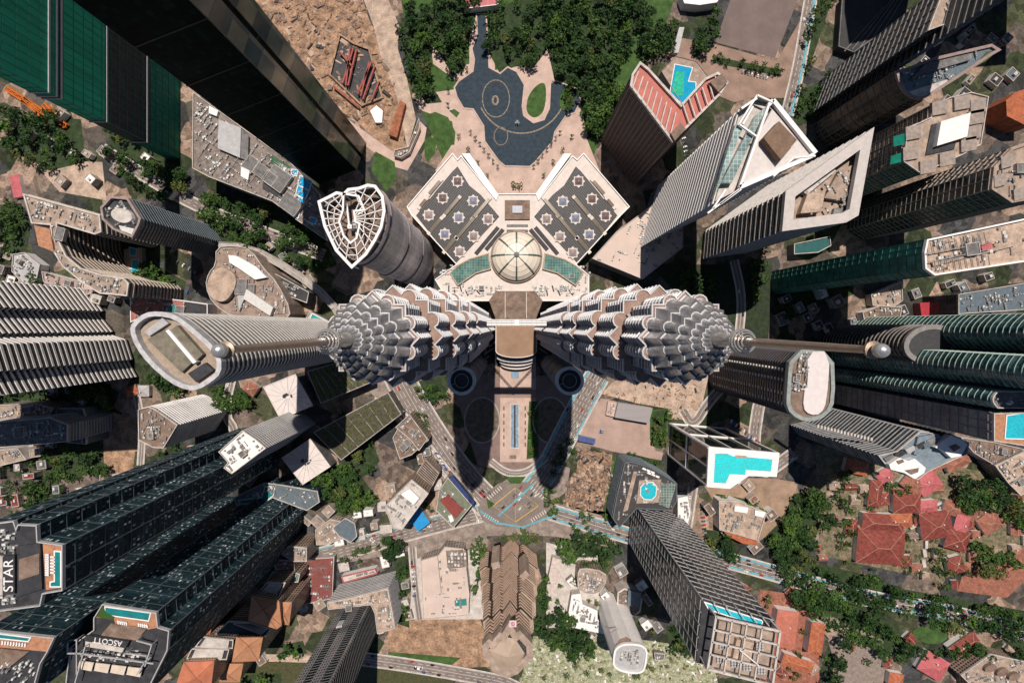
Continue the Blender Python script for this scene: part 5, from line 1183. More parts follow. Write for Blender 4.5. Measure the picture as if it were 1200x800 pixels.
# octagonal tower with dished roof and curved hotel wing
t, p = building('hotel_tower', 'octagonal tower with sunken dark roof around a pale oval dish', [(121, 244), (133, 231), (153, 233), (168, 257), (166, 264), (158, 279), (136, 270), (123, 258)], 112, facade('oct_dark', (.012, .013, .015), (.04, .045, .05), (.05, .05, .05), 3.6, 2.5), M_dark, band=(3.6, .6, .6, M_slate), par=(3.0, 1.8, mat('rim_mauve', (.32, .25, .23), .7)), units=4, plant=0, seed=55)
b = MB(); x, y = P(144, 253, 113); b.prism(circ(x, y, 11, 24, ry=7, rot=-18), 112, 114.5, 0, top=circ(x, y, 10, 24, ry=6.3, rot=-18)); b.build('oval_dish', M_pale, t)
slab(t, 'louvre_box', [(139, 264), (157, 268), (155, 275), (142, 270)], 114, M_equipw, 2)
arc_ = [(28, 227), (60, 236), (118, 252), (120, 272), (112, 275), (68, 262), (70, 282), (79, 300), (96, 314), (120, 322), (146, 326), (152, 332), (150, 347), (118, 344), (98, 332), (74, 312), (62, 292), (60, 264), (38, 262)]
t, p = building('hotel_wing', 'curved cream hotel wing with ribbed balconies sweeping round a pool garden', arc_, 72, facade('wing_glass', (.02, .02, .02), (.07, .06, .05), (.25, .21, .18), 3.4, 2.4), M_tan, band=(4.8, .8, 1.2, mat('cream_balcony', (.50, .42, .35), .7)), units=26, plant=1, seed=56, par=(1.2, 1.4, M_pale))
slab(t, 'brown_roof_bay', [(40, 264), (58, 268), (63, 295), (45, 288)], 74, M_deck, 2)
t, p = building('garden_pool', 'turquoise garden pool with pale deck inside the curved hotel wing', [(145, 292), (166, 290), (167, 325), (146, 326)], 6, M_conc, M_pink, units=0, plant=0, cat='pool', par=None)
pool(t, [(152, 290), (160, 292), (159, 299), (153, 299)], 6.1); pool(t, [(155, 305), (162, 304), (162, 320), (157, 325), (146, 320), (149, 315), (155, 315)], 6.1)
# round low building and neighbours
t, p = building('arts_building', 'low building with round stone drum and white curved roof by the viaduct', smooth_poly(Z4(200, 180, [(215, 440), (300, 430), (380, 450), (440, 540), (500, 600), (570, 740), (540, 780), (300, 770), (200, 705), (165, 620), (180, 560), (215, 520)]), 1), 34, M_tan, mat('roof_mix', (.33, .24, .19), .85, var=.25, scale=.2), units=22, plant=2, seed=58)
slab(t, 'drum_roof', smooth_poly(Z4(200, 180, [(190, 560), (240, 525), (310, 570), (300, 640), (250, 700), (190, 680), (165, 620)]), 2), 40, M_dirt, 6); slab(t, 'white_roof', Z4(200, 180, [(270, 475), (310, 480), (400, 530), (450, 580), (395, 590), (330, 545), (275, 510)]), 38, M_white, 4)
slab(t, 'long_roof', Z4(200, 180, [(355, 635), (480, 720), (465, 760), (340, 680)]), 39, M_equipw, 5); slab(t, 'long_roof', Z4(200, 180, [(310, 630), (350, 600), (360, 640), (320, 740)]), 37, M_lgrey, 3)
t, p = building('shop_block', 'red and white flat-roofed shop block with small green court near the oval tower', Z4(0, 180, [(612, 655), (870, 690), (975, 705), (975, 765), (860, 765), (720, 745), (615, 790)]), 16, M_white, M_brick, units=9, plant=1, seed=59, par=(1, .8, M_white))
slab(t, 'green_court', Z4(0, 180, [(790, 705), (830, 710), (825, 745), (785, 740)]), 16.6, M_teal, .5); slab(t, 'louvre_roof', Z4(0, 180, [(868, 695), (965, 710), (965, 758), (868, 750)]), 18, M_dark, 2)
# ------------------------------------------------------------------ low and middle-height buildings
def low(name, label, pts, z, wall=None, roof=None, **k):
    k.setdefault('units', 5); k.setdefault('seed', int(pts[0][0]*7+pts[0][1])); return building(name, label, pts, z, wall or M_conc, roof, **k)
F_low = facade('low_windows', (.03, .03, .032), (.09, .085, .08), (.38, .32, .28), 3.6, 3.2, .45, .35, .25)
F_tan = facade('tan_windows', (.03, .025, .022), (.08, .07, .06), (.36, .26, .20), 3.4, 3.0, .4, .35, .25)
# orange-roofed blocks by the river
RO = lambda pts: zoomed(180, 640, 5, pts)
def hipblock(label, pts, z, rh, m, apex=None, group='orange-roofed river blocks'):
    p = ccw(PP(RO(pts), z)); t = thing('apartment_block', label, 'apartment block', cen(p), 0, group)
    b = MB(); b.walls(p, 0, z); b.build('wall', F_tan, t)
    q = offset(p, 1.0); a = P(*RO([apex])[0], z+rh) if apex else cen(p); b = MB()
    for i in range(len(q)): b.face([(*q[i], z), (*q[(i+1) % len(q)], z), (*a, z+rh)])
    r = b.build('roof', m, t); b = MB()
    for c in q: b.bar((*c, z+.1), (*a, z+rh+.1), .5, .3)
    sub(b, 'ridge_cap', M_terra, r, t); return t
M_or1 = mat('orange_roof_pale', (.44, .21, .11), .85, var=.14, scale=.12); M_or2 = mat('orange_roof_red', (.48, .16, .085), .85, var=.14, scale=.12)
hipblock('apartment block with pale orange hipped roof and dark small vent beside louvred terraces', [(580, 290), (730, 320), (745, 460), (720, 478), (560, 430)], 62, 5, M_or1, (640, 370))
hipblock('apartment block with plain square pale orange roof beside the river water', [(490, 525), (635, 530), (610, 665), (465, 670)], 50, 5, M_or1, (555, 580))
hipblock('apartment block with bright red-orange hipped roof beside the river row of terraces', [(180, 680), (350, 675), (330, 830), (130, 830)], 58, 6, M_or2, (250, 770))
hipblock('apartment block with long sloping pale orange roof behind louvred terraces', [(215, 520), (285, 520), (185, 640), (100, 625)], 45, 4, M_or1)
hipblock('apartment block with narrow triangular orange roof against the dark residence tower', [(235, 510), (335, 415), (350, 425), (325, 510)], 44, 3, M_or2)
hipblock('apartment block with narrow orange roof strip attached to a grey wall', [(760, 330), (805, 330), (790, 455), (750, 450)], 55, 3, M_or1)
hipblock('apartment block with small orange roof beside the tree and low river wall', [(405, 690), (520, 690), (500, 790), (390, 790)], 30, 4, M_or1)
def louvreblock(label, pts, z, n=9):
    t, p = low('terrace_block', label, RO(pts), z, F_tan, M_dark, units=0, plant=0, par=(.8, .8, M_pale), group='louvred terrace blocks')
    for k in range(n):
        f = (k+.5)/n; a = Vector(p[0]).lerp(Vector(p[1]), f); c = Vector(p[3]).lerp(Vector(p[2]), f); m = (a+c)/2
        b = MB(); b.bar((*a.lerp(c, .12), z+.8), (*a.lerp(c, .88), z+.8), 1.1, .9); b.build('louvre', M_pale, t)
    return t
louvreblock('terrace block with long cream louvres leading to a green glass roof', [(600, 280), (670, 205), (775, 210), (735, 290)], 52)
louvreblock('terrace block with cream louvres between two pale orange roofs', [(365, 510), (440, 435), (560, 440), (690, 480), (660, 522)], 46, 12)
louvreblock('terrace block with cream louvres and a round dark vent beside red-orange roof', [(195, 655), (225, 595), (445, 600), (430, 660)], 50, 10)
louvreblock('short terrace block with cream louvres behind the pale orange river roof', [(245, 585), (290, 525), (470, 545), (465, 595)], 48, 9)
low('annexe', 'low annexe with green glass roof and red gutter beside louvred terraces', RO([(670, 195), (700, 145), (800, 140), (860, 160), (850, 205), (775, 210)]), 30, F_tan, mat('green_glass_roof', (.16, .26, .22), .3), units=3, plant=1)
low('annexe', 'small brick-red flat block with brown top near the dark residence tower', RO([(712, 75), (825, 80), (830, 140), (715, 130)]), 28, F_tan, M_terra, units=2, plant=0)
low('annexe', 'brown flat-roofed block with two roof boxes half in tower shadow', RO([(750, 40), (790, -5), (900, 5), (900, 85), (820, 85)]), 30, F_tan, M_tan, units=2, plant=1)
low('entrance_court', 'dark red paved court block in the shadow beside the river row', [(345, 655), (392, 652), (390, 700), (345, 710)], 8, M_conc, mat('court_red', (.22, .07, .06), .85), units=3, plant=0)
# around the road junction
t, p = low('office_block', 'tan block with slatted brown roof screen and bare grey roof by the junction', Z4(450, 500, [(5, 370), (130, 245), (210, 310), (85, 480), (40, 470)]), 44, F_tan, M_pale, units=5, plant=0, seed=61)
slab(t, 'roof_house', Z4(450, 500, [(78, 315), (120, 290), (165, 335), (140, 365)]), 48, M_white, 4)
t, p = low('slatted_hall', 'brown hall with slatted pergola roof beside the pink drive', Z4(450, 500, [(135, 240), (195, 150), (260, 215), (212, 305)]), 22, F_tan, M_dark, units=0, plant=0, par=(.8, 1, M_tan))
for k in range(11):
    f = (k+.5)/11; a = Vector(p[0]).lerp(Vector(p[1]), f); c = Vector(p[3]).lerp(Vector(p[2]), f); b = MB(); b.bar((*a, 23), (*c, 23), .8, .7); b.build('pergola_slat', M_tan, t)
t, p = low('office_block', 'green-roofed block with red flat roof panel and navy end wall', Z4(450, 500, [(258, 300), (300, 235), (412, 365), (325, 470), (245, 390)]), 24, F_low, mat('roof_sage', (.17, .19, .13), .8, var=.15), units=4, plant=0, seed=62)
slab(t, 'red_roof_panel', Z4(450, 500, [(262, 345), (300, 318), (372, 385), (335, 430)]), 26, mat('panel_maroon', (.24, .05, .04), .7), 2.5); slab(t, 'navy_wing', Z4(450, 500, [(300, 240), (325, 232), (425, 355), (415, 375)]), 25, M_navy, 4); slab(t, 'white_hut', Z4(450, 500, [(300, 418), (318, 412), (328, 440), (312, 448)]), 27, M_white, 3)
t, p = low('shed', 'bright blue sheet-roofed shed beside the tan block', Z4(450, 500, [(118, 430), (165, 375), (215, 450), (160, 490)]), 10, M_lgrey, mat('bright_blue_sheet', (.02, .27, .60), .5, var=.1), units=0, plant=0, par=None)
t, p = low('villa_block', 'stone block with brown flat roofs and curved balcony beside forecourt road', Z4(450, 340, [(42, 690), (70, 640), (120, 590), (210, 700), (130, 770), (75, 790)]), 22, F_tan, M_brown, units=8, plant=2, seed=63)
t, p = low('villa_block', 'brown stepped block beside the slatted hall', Z4(450, 500, [(55, 0), (120, -60), (205, 55), (165, 110), (125, 60)]), 24, F_tan, M_brown, units=5, plant=1, seed=64)
t, p = low('pavilion', 'hexagonal pavilion with dark glass roof in a small green garden', Z4(280, 600, [(440, 70), (500, 25), (545, 50), (555, 110), (525, 140), (470, 110)]), 12, F_low, M_slate, units=0, plant=0)
t, p = low('pavilion', 'long pavilion with pale slatted roof in a small green garden', Z4(280, 600, [(360, 80), (430, 30), (475, 40), (480, 120), (420, 150), (365, 150)]), 10, F_low, M_tan, units=3, plant=0)
low('gate_house', 'long low gate house with red roof edge in front of grey gridded block', Z4(280, 600, [(480, 300), (640, 262), (650, 285), (490, 330)]), 8, M_white, M_pale, units=2, plant=0, par=(.8, 1.0, M_pinkroof))
# pale flat-roofed complex
t, p = low('market_hall', 'pale pink flat-roofed complex with open machinery court beside brown stepped tower', Z4(450, 500, [(172, 625), (255, 600), (285, 560), (375, 570), (400, 780), (395, 880), (185, 900)]), 16, F_low, mat('hall_pink', (.56, .44, .38), .8, var=.08, scale=.06), units=4, plant=0, seed=65)
slab(t, 'machinery_court', Z4(450, 500, [(290, 580), (385, 575), (390, 655), (298, 665)]), 16.5, M_brown, .5)
b = MB(); rng = random.Random(66)
for i in range(6):
    for j in range(4): b.box(*P(450+(305+i*15)/4, 500+(595+j*17)/4, 17), 16.4, 2.4, 2.6, rng.uniform(1, 2), 3, rng.choice((0, 1)))
b.build('rooftop_machinery', [M_equipw, M_equip], t, kind='stuff')
slab(t, 'long_roof', Z4(450, 500, [(178, 625), (250, 605), (268, 780), (190, 800)]), 19, MC['hall_pink'], 3); slab(t, 'teal_awning', Z4(450, 500, [(330, 815), (385, 805), (388, 835), (335, 840)]), 17, M_teal, 1)
t, p = low('depot', 'long lilac metal-roofed depot on the pink tarmac lot', zoomed(640, 440, 4.445, [(375, 142), (555, 170), (535, 248), (358, 218)]), 9, M_lgrey, mat('lilac_sheet', (.32, .29, .29), .5, .1, var=.1, streak=(.05, 1.5, 1)), units=0, plant=0, par=None)
low('shed', 'small blue-roofed shed in the corner of the pink tarmac lot', zoomed(640, 440, 4.445, [(172, 310), (258, 330), (252, 358), (168, 340)]), 6, M_lgrey, mat('denim_sheet', (.07, .10, .26), .5), units=0, plant=0, par=None)
low('shed', 'pale timber stack shed beside the lilac depot', zoomed(640, 440, 4.445, [(322, 135), (370, 142), (352, 215), (312, 205)]), 4, M_pale, M_pink, units=3, plant=0, par=None)
# bottom centre
low('clinic', 'tan rounded low building with rooftop machines between trees', smooth_poly(Z4(550, 600, [(520, 255), (640, 275), (640, 330), (600, 385), (510, 370), (505, 290)]), 1), 18, F_tan, M_tan, units=14, plant=1)
t, p = low('car_park', 'roofless rounded block with teal-dark hall beside the white bull-nosed tower', smooth_poly(Z4(550, 600, [(695, 345), (815, 375), (795, 495), (690, 455)]), 1), 14, M_pale, M_brown, units=5, plant=0, par=(1.2, 1.6, M_pale))
slab(t, 'dark_hall', Z4(550, 600, [(745, 365), (808, 378), (800, 445), (740, 435)]), 18, M_slate, 4)
low('long_shed', 'long cream-roofed shed beside the brown stepped tower garden', Z4(550, 600, [(390, 210), (438, 225), (405, 385), (360, 380), (365, 330)]), 8, M_pale, mat('cream_sheet', (.60, .50, .45), .6), units=0, plant=0, par=None)
low('factory', 'white multi-roofed workshop next to the white bull-nosed tower', Z4(550, 600, [(480, 385), (520, 380), (530, 430), (600, 460), (600, 500), (650, 545), (640, 570), (475, 535), (465, 470)]), 10, M_pale, M_white, units=5, plant=1, par=(.6, .5, M_white))
low('kiosk', 'red-roofed kiosk row at the end of the white workshop', Z4(550, 600, [(530, 515), (580, 525), (575, 550), (525, 540)]), 9, M_white, M_brick, units=0, plant=0, par=None)
low('kiosk', 'small navy-roofed gate kiosk near the tree-lined road', Z4(550, 600, [(402, 175), (440, 165), (452, 190), (415, 205)]), 6, M_white, M_navy, units=0, plant=0, par=None)
low('substation', 'small grey flat shed on the stony scrub beside the hotel tower', Z4(550, 600, [(865, 655), (915, 660), (910, 690), (870, 690)]), 5, M_grey, M_grey, units=2, plant=0)
t, p = low('villa_block', 'white villa with curved brown roofs and orange awning beside the pool hall', Z4(680, 500, [(648, 345), (730, 345), (870, 400), (830, 530), (760, 510), (650, 480)]), 14, M_white, M_dirt, units=5, plant=0)
slab(t, 'white_roof', Z4(680, 500, [(725, 370), (788, 378), (782, 405), (722, 395)]), 16, M_white, 2); slab(t, 'white_roof', Z4(680, 500, [(820, 390), (870, 400), (860, 425), (818, 415)]), 16, M_white, 2); slab(t, 'orange_awning', Z4(680, 500, [(670, 485), (835, 535), (825, 555), (765, 548), (690, 510)]), 12, M_orange, 1.2)
low('guard_house', 'white step-roofed lodge beside the hotel podium drive', Z4(680, 500, [(455, 330), (505, 320), (520, 400), (500, 480), (455, 430)]), 12, M_white, M_white, units=2, plant=0)
low('stadium_roof', 'white curved canopy at the edge of the park', [(798, -6), (846, -6), (840, 3), (820, 6), (802, 4)], 12, M_white, M_white, units=0, plant=0, par=None)
low('walkway', 'grey covered walkway beside the hotel pool terrace', [(796, 32), (802, 32), (795, 62), (788, 62)], 5, M_lgrey, M_lgrey, units=0, plant=0, par=None)
low('park_hall', 'pink-roofed hall at the head of the park canal', [(540, -10), (584, -10), (584, 6), (542, 11)], 8, M_white, M_pinkroof, units=0, plant=0, par=(.6, .5, M_white))
low('utility_block', 'dark-roofed block with small tennis court and teal pool under the oval tower', Z4(200, 340, [(380, -60), (460, -95), (560, -40), (650, 10), (640, 60), (560, 30)]), 18, M_grey, M_dark, units=6, plant=1)
t, p = low('pool_club', 'small club roof with teal rectangular pool beside a twin tower', Z4(200, 340, [(630, 145), (655, 98), (765, 155), (740, 195)]), 12, M_grey, M_pale, units=0, plant=0); pool(t, Z4(200, 340, [(650, 142), (665, 112), (752, 158), (740, 182)]), 12.1, water('green_teal', (.02, .30, .26), (.02, .26, .24)))
low('service_block', 'small white site huts on the bare soil site', Z4(200, 0, [(935, 520), (965, 495), (995, 520), (990, 575), (960, 575)]), 4, M_white, M_white, units=0, plant=0, par=None)
low('site_shed', 'long rusty-roofed site shed at the corner of the bare soil site', Z4(200, 0, [(1075, 470), (1100, 485), (1060, 645), (1020, 630)]), 6, M_terra, mat('rust_sheet', (.38, .13, .06), .8, var=.3, scale=.2), units=0, plant=0, par=None)
low('site_store', 'white-rimmed dark pit store beside the rusty site shed', Z4(200, 0, [(1050, 705), (1115, 690), (1165, 555), (1170, 600), (1120, 715), (1080, 740), (1045, 730)]), 5, M_white, M_brown, units=3, plant=0)
# excavation with red steel frames
t = thing('excavation', 'deep dark excavation braced by red steel frames on the bare soil site', 'pit', P(417, 83))
b = MB(); b.flat(ccw(PP(Z4(200, 0, [(800, 175), (860, 215), (930, 240), (990, 460), (900, 495), (755, 355)]))), .5); b.build('pit_floor', M_dark, t)
b = MB(); b.ring(ccw(PP(Z4(200, 0, [(800, 175), (860, 215), (930, 240), (990, 460), (900, 495), (755, 355)]))), 0, 3.0, 0, 2); b.build('pit_wall', M_soil, t)
M_rs = mat('red_steel', (.30, .05, .035), .6, .1, var=.2)
for a, c in (((855, 225), (805, 390)), ((870, 230), (830, 400)), ((840, 220), (820, 400)), ((790, 240), (850, 310)), ((940, 290), (875, 440)), ((955, 310), (900, 465)), ((930, 290), (890, 450)), ((760, 400), (880, 500)), ((975, 380), (940, 470))):
    b = MB(); u, w = P(*Z4(200, 0, [a])[0], 6), P(*Z4(200, 0, [c])[0], 6); b.bar((*u, 5), (*w, 5), 1.8, 1.6); b.bar((*u, .5), (*u, 5), 1); b.bar((*w, .5), (*w, 5), 1); b.build('steel_brace', M_rs, t)
# orange hoists and market by the netted tower
rng = random.Random(70)
for i, (a, c, lab) in enumerate((((6, 103), (48, 130), 'long orange construction hoist mast lying beside the green netted tower'), ((26, 116), (52, 138), 'short orange hoist section stacked beside the long orange mast'), ((50, 122), (76, 148), 'orange hoist section with cabin near the dark trees'))):
    u, w = P(*a, 4), P(*c, 4); t = thing('hoist_mast', lab, 'hoist', u); b = MB(); n = 6
    d = (Vector(w)-Vector(u)); nn = Vector((-d.y, d.x)).normalized()*2.2; mo = mat('orange_steel', (.55, .14, .015), .5, .1)
    for s in (-1, 1):
        for z in (.4, 3.2): b.bar((*(Vector(u)+nn*s), z), (*(Vector(w)+nn*s), z), 2.0, 1.6)
    b.build('chord', mo, t); b = MB()
    for k in range(n+1):
        q = Vector(u)+d*(k/n); b.bar((*(q-nn), 3.2), (*(q+nn), 3.2), .9, .7); q2 = Vector(u)+d*(min(n, k+1)/n); b.bar((*(q-nn), 3.2), (*(q2+nn), 3.2), .6, .5)
    b.build('lacing', mo, t); b = MB(); b.flat(ccw([tuple(Vector(u)-nn), tuple(Vector(u)+nn), tuple(Vector(w)+nn), tuple(Vector(w)-nn)]), 1.4); b.build('tray', mo, t)
low('stall_row', 'bright red-pink awning row at the roadside by the curved hotel', [(11, 206), (22, 204), (27, 230), (16, 232)], 4, M_white, M_pinkroof, units=0, plant=0, par=None)
low('shop_house', 'white gabled shop row beside the curved hotel wing', [(16, 298), (30, 296), (48, 310), (44, 328), (30, 335), (15, 318)], 10, M_white, M_lgrey, units=4, plant=1)
low('shop_house', 'pink and grey roofed shop row with small vents beneath the hotel wing', [(50, 318), (95, 330), (118, 340), (96, 348), (70, 338), (52, 330)], 9, M_white, mat('rose_roof', (.42, .30, .27), .8), units=6, plant=1)
low('shop_house', 'pink flat-roofed box attached to the hotel wing end', [(97, 324), (116, 325), (117, 340), (98, 338)], 20, F_low, M_pink, units=1, plant=0)
# left margin
t, p = low('mall_block', 'low pale building with sawtooth white canopies beside the louvred apartment block', [(-10, 475), (40, 472), (64, 478), (58, 487), (-10, 495)], 30, F_low, M_tan, units=10, plant=1)
t, p = building('apartment_slab', 'grey slab with dashed dark windows below the louvred apartment block', [(-12, 495), (60, 489), (80, 497), (80, 517), (-12, 525)], 52, facade('dash_grey', (.03, .035, .04), (.08, .09, .1), (.22, .22, .23), 3.4, 3.0, .4, .3), M_grey, band=(3.4, .6, .7, M_lgrey), units=8, plant=1, seed=80)
low('depot', 'blue-grey flat-roofed depot beside the shaded trees and clay lot', [(66, 478), (98, 478), (103, 494), (102, 520), (80, 518), (66, 497)], 26, M_slate, mat('blue_grey_flat', (.13, .16, .19), .7), units=2, plant=0)
low('market_hall', 'tan market hall with red striped roof panel beside the grey dashed slab', [(-10, 528), (22, 525), (32, 538), (-10, 548)], 12, M_pale, M_tan, units=4, plant=0)
low('site_office', 'white and tan huts along the clay lot edge near dark tower', [(118, 556), (140, 556), (150, 565), (118, 575)], 6, M_white, M_dirt, units=3, plant=1)
low('temple', 'small red and orange stepped shrine among dark trees', [(218, 523), (224, 523), (224, 538), (219, 538)], 6, M_white, M_red, units=0, plant=0, par=None)
house('house', 'orange-roofed small house between the oval tower and apartment block', 154, 458, 13, 11, 20, M_orange, 6, 3, M_white)
house('house', 'brown tiled house next to a blue shed under the oval tower', 294, 455, 14, 12, -35, M_terra, 7, 3, M_pale)
house('house', 'grey sheet-roofed house beside the small orange-roofed house', 168, 458, 12, 12, 0, M_lgrey, 5, 2, M_white)
# right margin: shaded lanes
low('villa_block', 'tan house with turquoise awning in the shaded lane under netted tower', [(1020, 345), (1056, 330), (1057, 352), (1046, 360), (1022, 358)], 8, M_pale, M_tan, units=3, plant=0)
low('villa_block', 'white-walled brown-roofed house beside the red sheet roof', [(1010, 366), (1030, 358), (1056, 360), (1054, 372), (1012, 376)], 9, M_white, M_brown, units=2, plant=0)
low('hall', 'bright red sheet-roofed hall in tower shadow beside the teal tower', [(1078, 355), (1113, 352), (1113, 368), (1080, 370)], 9, M_pinkroof, mat('scarlet_sheet', (.40, .03, .045), .6), units=0, plant=0, par=None)
low('pavement_block', 'long plum roof terrace with small teal pool behind the red hall', [(1122, 345), (1210, 330), (1210, 362), (1122, 368)], 40, F_pd, M_slate, units=8, plant=0)
low('tent', 'orange tent roof in the shaded corner behind checkered apartments', [(1179, 118), (1190, 108), (1215, 100), (1215, 145), (1200, 146), (1180, 136)], 22, M_orange, M_orange, units=0, plant=0, par=None)
low('flyover_block', 'dark shaded multi-lane ramp building between avenue and ribbed slab', [(986, 0), (1070, -30), (1060, 20), (1000, 62), (982, 55)], 9, M_asphd, M_asphd, units=0, plant=0, par=(1, .8, M_grey))
for k in range(5):
    b = MB(); o = [o for o in col.objects if o.parent is None and o.name.startswith('flyover_block')][0]; b.bar((*P(990+k*9, 60-k*2, 10), 9.3), (*P(1036+k*9, 8-k*8, 10), 9.3), 1.0, .8); b.build('lane_divider', M_grey, o)
low('villa_block', 'cream and red roofed apartment terrace beside the pool slab', [(1165, 545), (1200, 528), (1225, 560), (1195, 580), (1180, 565)], 18, F_low, M_dirt, units=12, plant=1)
low('brick_house', 'brown shaded roof terrace beside timber pool deck', [(1125, 512), (1165, 518), (1200, 526), (1165, 545), (1140, 530)], 14, M_pale, M_brown, units=8, plant=1)
low('villa_block', 'teal-roofed hall in the shade beside the white banded tower', [(930, 286), (972, 277), (973, 288), (958, 296), (930, 298)], 12, M_slate, mat('teal_with_shade', (.015, .10, .10), .5), units=0, plant=0)  # roof teal darkened, the shade is put into the colour
# red-roofed villas
V = [('house', 'large maroon hipped house with pink ridge at the lane corner', 1032, 640, 46, 34, -4, M_red, 7, 5), ('house', 'maroon hipped house with white gutter line beside the large maroon house', 1035, 612, 40, 16, -4, M_red, 7, 4),
     ('house', 'bright orange hipped house in the middle of the maroon roofs', 1053, 610, 26, 13, 3, M_orange, 7, 3), ('house', 'brown-red square house behind the small pink flat roof', 1063, 590, 26, 18, 0, M_red, 7, 4),
     ('house', 'pink-red rounded house at the foot of the penthouse tower', 1088, 566, 18, 22, -55, M_pinkroof, 6, 2), ('house', 'terracotta house beside the pink-red rounded house', 1071, 567, 22, 16, -40, M_terra, 6, 2),
     ('house', 'orange hipped house beside the clay court', 1004, 547, 22, 13, -12, M_orange, 6, 3), ('house', 'scarlet narrow house next to the orange hipped house', 1037, 557, 14, 11, 30, M_pinkroof, 6, 2),
     ('house', 'brick-red L-shaped house beside the stone patio', 1026, 578, 12, 26, -8, M_red, 6, 3), ('house', 'maroon house with long pink side ridge near white patios', 1097, 615, 30, 26, 8, M_red, 7, 4),
     ('house', 'crimson flat-gabled house beside the white patio wall', 1086, 593, 20, 11, 4, M_pinkroof, 6, 2), ('house', 'terracotta house under the great shade tree', 1126, 597, 34, 14, -12, M_terra, 6, 3),
     ('house', 'pink sheet-roofed house with white terrace', 1127, 614, 13, 18, -15, M_pinkroof, 7, 2), ('house', 'dark red hipped house with white gutters beside the pink sheet roof', 1122, 632, 22, 20, -15, M_red, 7, 4),
     ('house', 'terracotta house beside the olive trees and clay court', 1160, 612, 20, 18, 35, M_terra, 6, 3), ('house', 'small maroon house among grey shrubs near the curved wall', 1060, 657, 14, 10, 0, M_red, 5, 2),
     ('house', 'maroon house tucked between shrubs and clay court', 1120, 662, 15, 16, 15, M_red, 6, 3), ('house', 'pinkish terracotta house end by the tree avenue', 998, 618, 10, 16, -5, M_red, 5, 2),
     ('villa', 'long salmon-tiled school block beside the hotel tower', 921, 737, 24, 42, -8, mat('salmon_tile', (.47, .15, .10), .85, var=.14), 10, 3), ('villa', 'orange-red tiled school block beside the salmon one', 957, 748, 15, 36, -8, M_orange, 10, 2),
     ('villa', 'orange terracotta wing beside the salmon school block', 935, 777, 36, 12, -18, M_orange, 8, 2), ('house', 'scarlet hipped house with white sheds by the village lane', 1094, 780, 30, 24, -30, M_pinkroof, 6, 4),
     ('house', 'small orange house beside the ash ground', 1050, 796, 16, 14, -10, M_orange, 6, 3), ('house', 'tiny red-roofed hut beside the ash ground', 1041, 777, 8, 11, -10, M_red, 4, 2),
     ('house', 'dark red market roof hidden among the avenue trees', 1130, 755, 34, 14, 35, M_red, 7, 3), ('house', 'small orange gatehouse by the yellow dirt corner', 957, 641, 9, 7, 0, M_orange, 4, 2), ('house', 'red lane-side house under the hotel tower', 872, 692, 10, 12, -30, M_red, 6, 2),
     ('house', 'brown sloping-roofed house beside the faceted white penthouse', 1100, 540, 16, 16, 30, M_terra, 6, 2), ('house', 'long brown-red terrace house beside the penthouse tower', 1122, 541, 24, 12, 28, M_terra, 6, 2)]
for (nm, lab, px, py, w, d, a, m, h, rh) in V: house(nm, lab, px, py, w*(1.18 if py < 700 and px > 990 else 1), d*(1.18 if py < 700 and px > 990 else 1), a, m, h, rh, M_white, group='red-roofed villas')
t, p = low('court_building', 'tan courtyard building with curved brown roof bays at the village lane', [(1135, 800), (1125, 790), (1160, 765), (1205, 775), (1230, 810), (1140, 830)], 14, F_tan, M_tan, units=8, plant=1)
for k in range(3):
    b = MB(); c = P(1160+k*14, 782+k*5, 16); b.prism(circ(c[0], c[1], 7, 16, ry=4, rot=20), 14, 17); b.build('curved_roof_bay', M_brown, t)
t = thing('garden_wall', 'white curved patio wall with rounded bays among the maroon villas', 'wall', P(1083, 640))
for k, (x, y, w, d, a) in enumerate(((1072, 632, 3, 7, 60), (1077, 626, 7, 3, 0), (1083, 629, 3, 7, 10), (1086, 638, 3, 9, 0), (1084, 648, 4, 9, 10), (1083, 660, 4, 9, 10), (1070, 617, 7, 4, 30), (1103, 598, 4, 9, 0), (1101, 590, 8, 3, 20))):
    b = MB(); b.box(*P(x, y, 3), 0, w, d, 3, a); b.build('wall_bay', M_pale, t)
# viaduct along the arts building
t = thing('viaduct', 'raised grey rail viaduct curving between dark trees and arts building', 'viaduct', P(350, 320))
pts = [P(*c, 12) for c in Z4(200, 180, [(225, 432), (320, 435), (420, 465), (520, 520), (620, 585), (700, 645), (770, 720), (800, 770)])]
for u, w in zip(pts, pts[1:]):
    b = MB(); b.bar((*u, 11.5), (*w, 11.5), 8.5, 1.4); dk = b.build('deck', M_conc, t); b = MB(); d = (Vector(w)-Vector(u)).normalized(); nn = Vector((-d.y, d.x))
    for s in (-4.1, 4.1, 0): b.bar((*(Vector(u)+nn*s), 12.7), (*(Vector(w)+nn*s), 12.7), .35 if s else .8, 1.2 if s else .4)
    sub(b, 'track_parapets', M_pale, dk, t); b = MB(); b.tube((*u, 0), (*u, 11), 1.3, 1.3, 10); b.build('pier', M_conc, t)

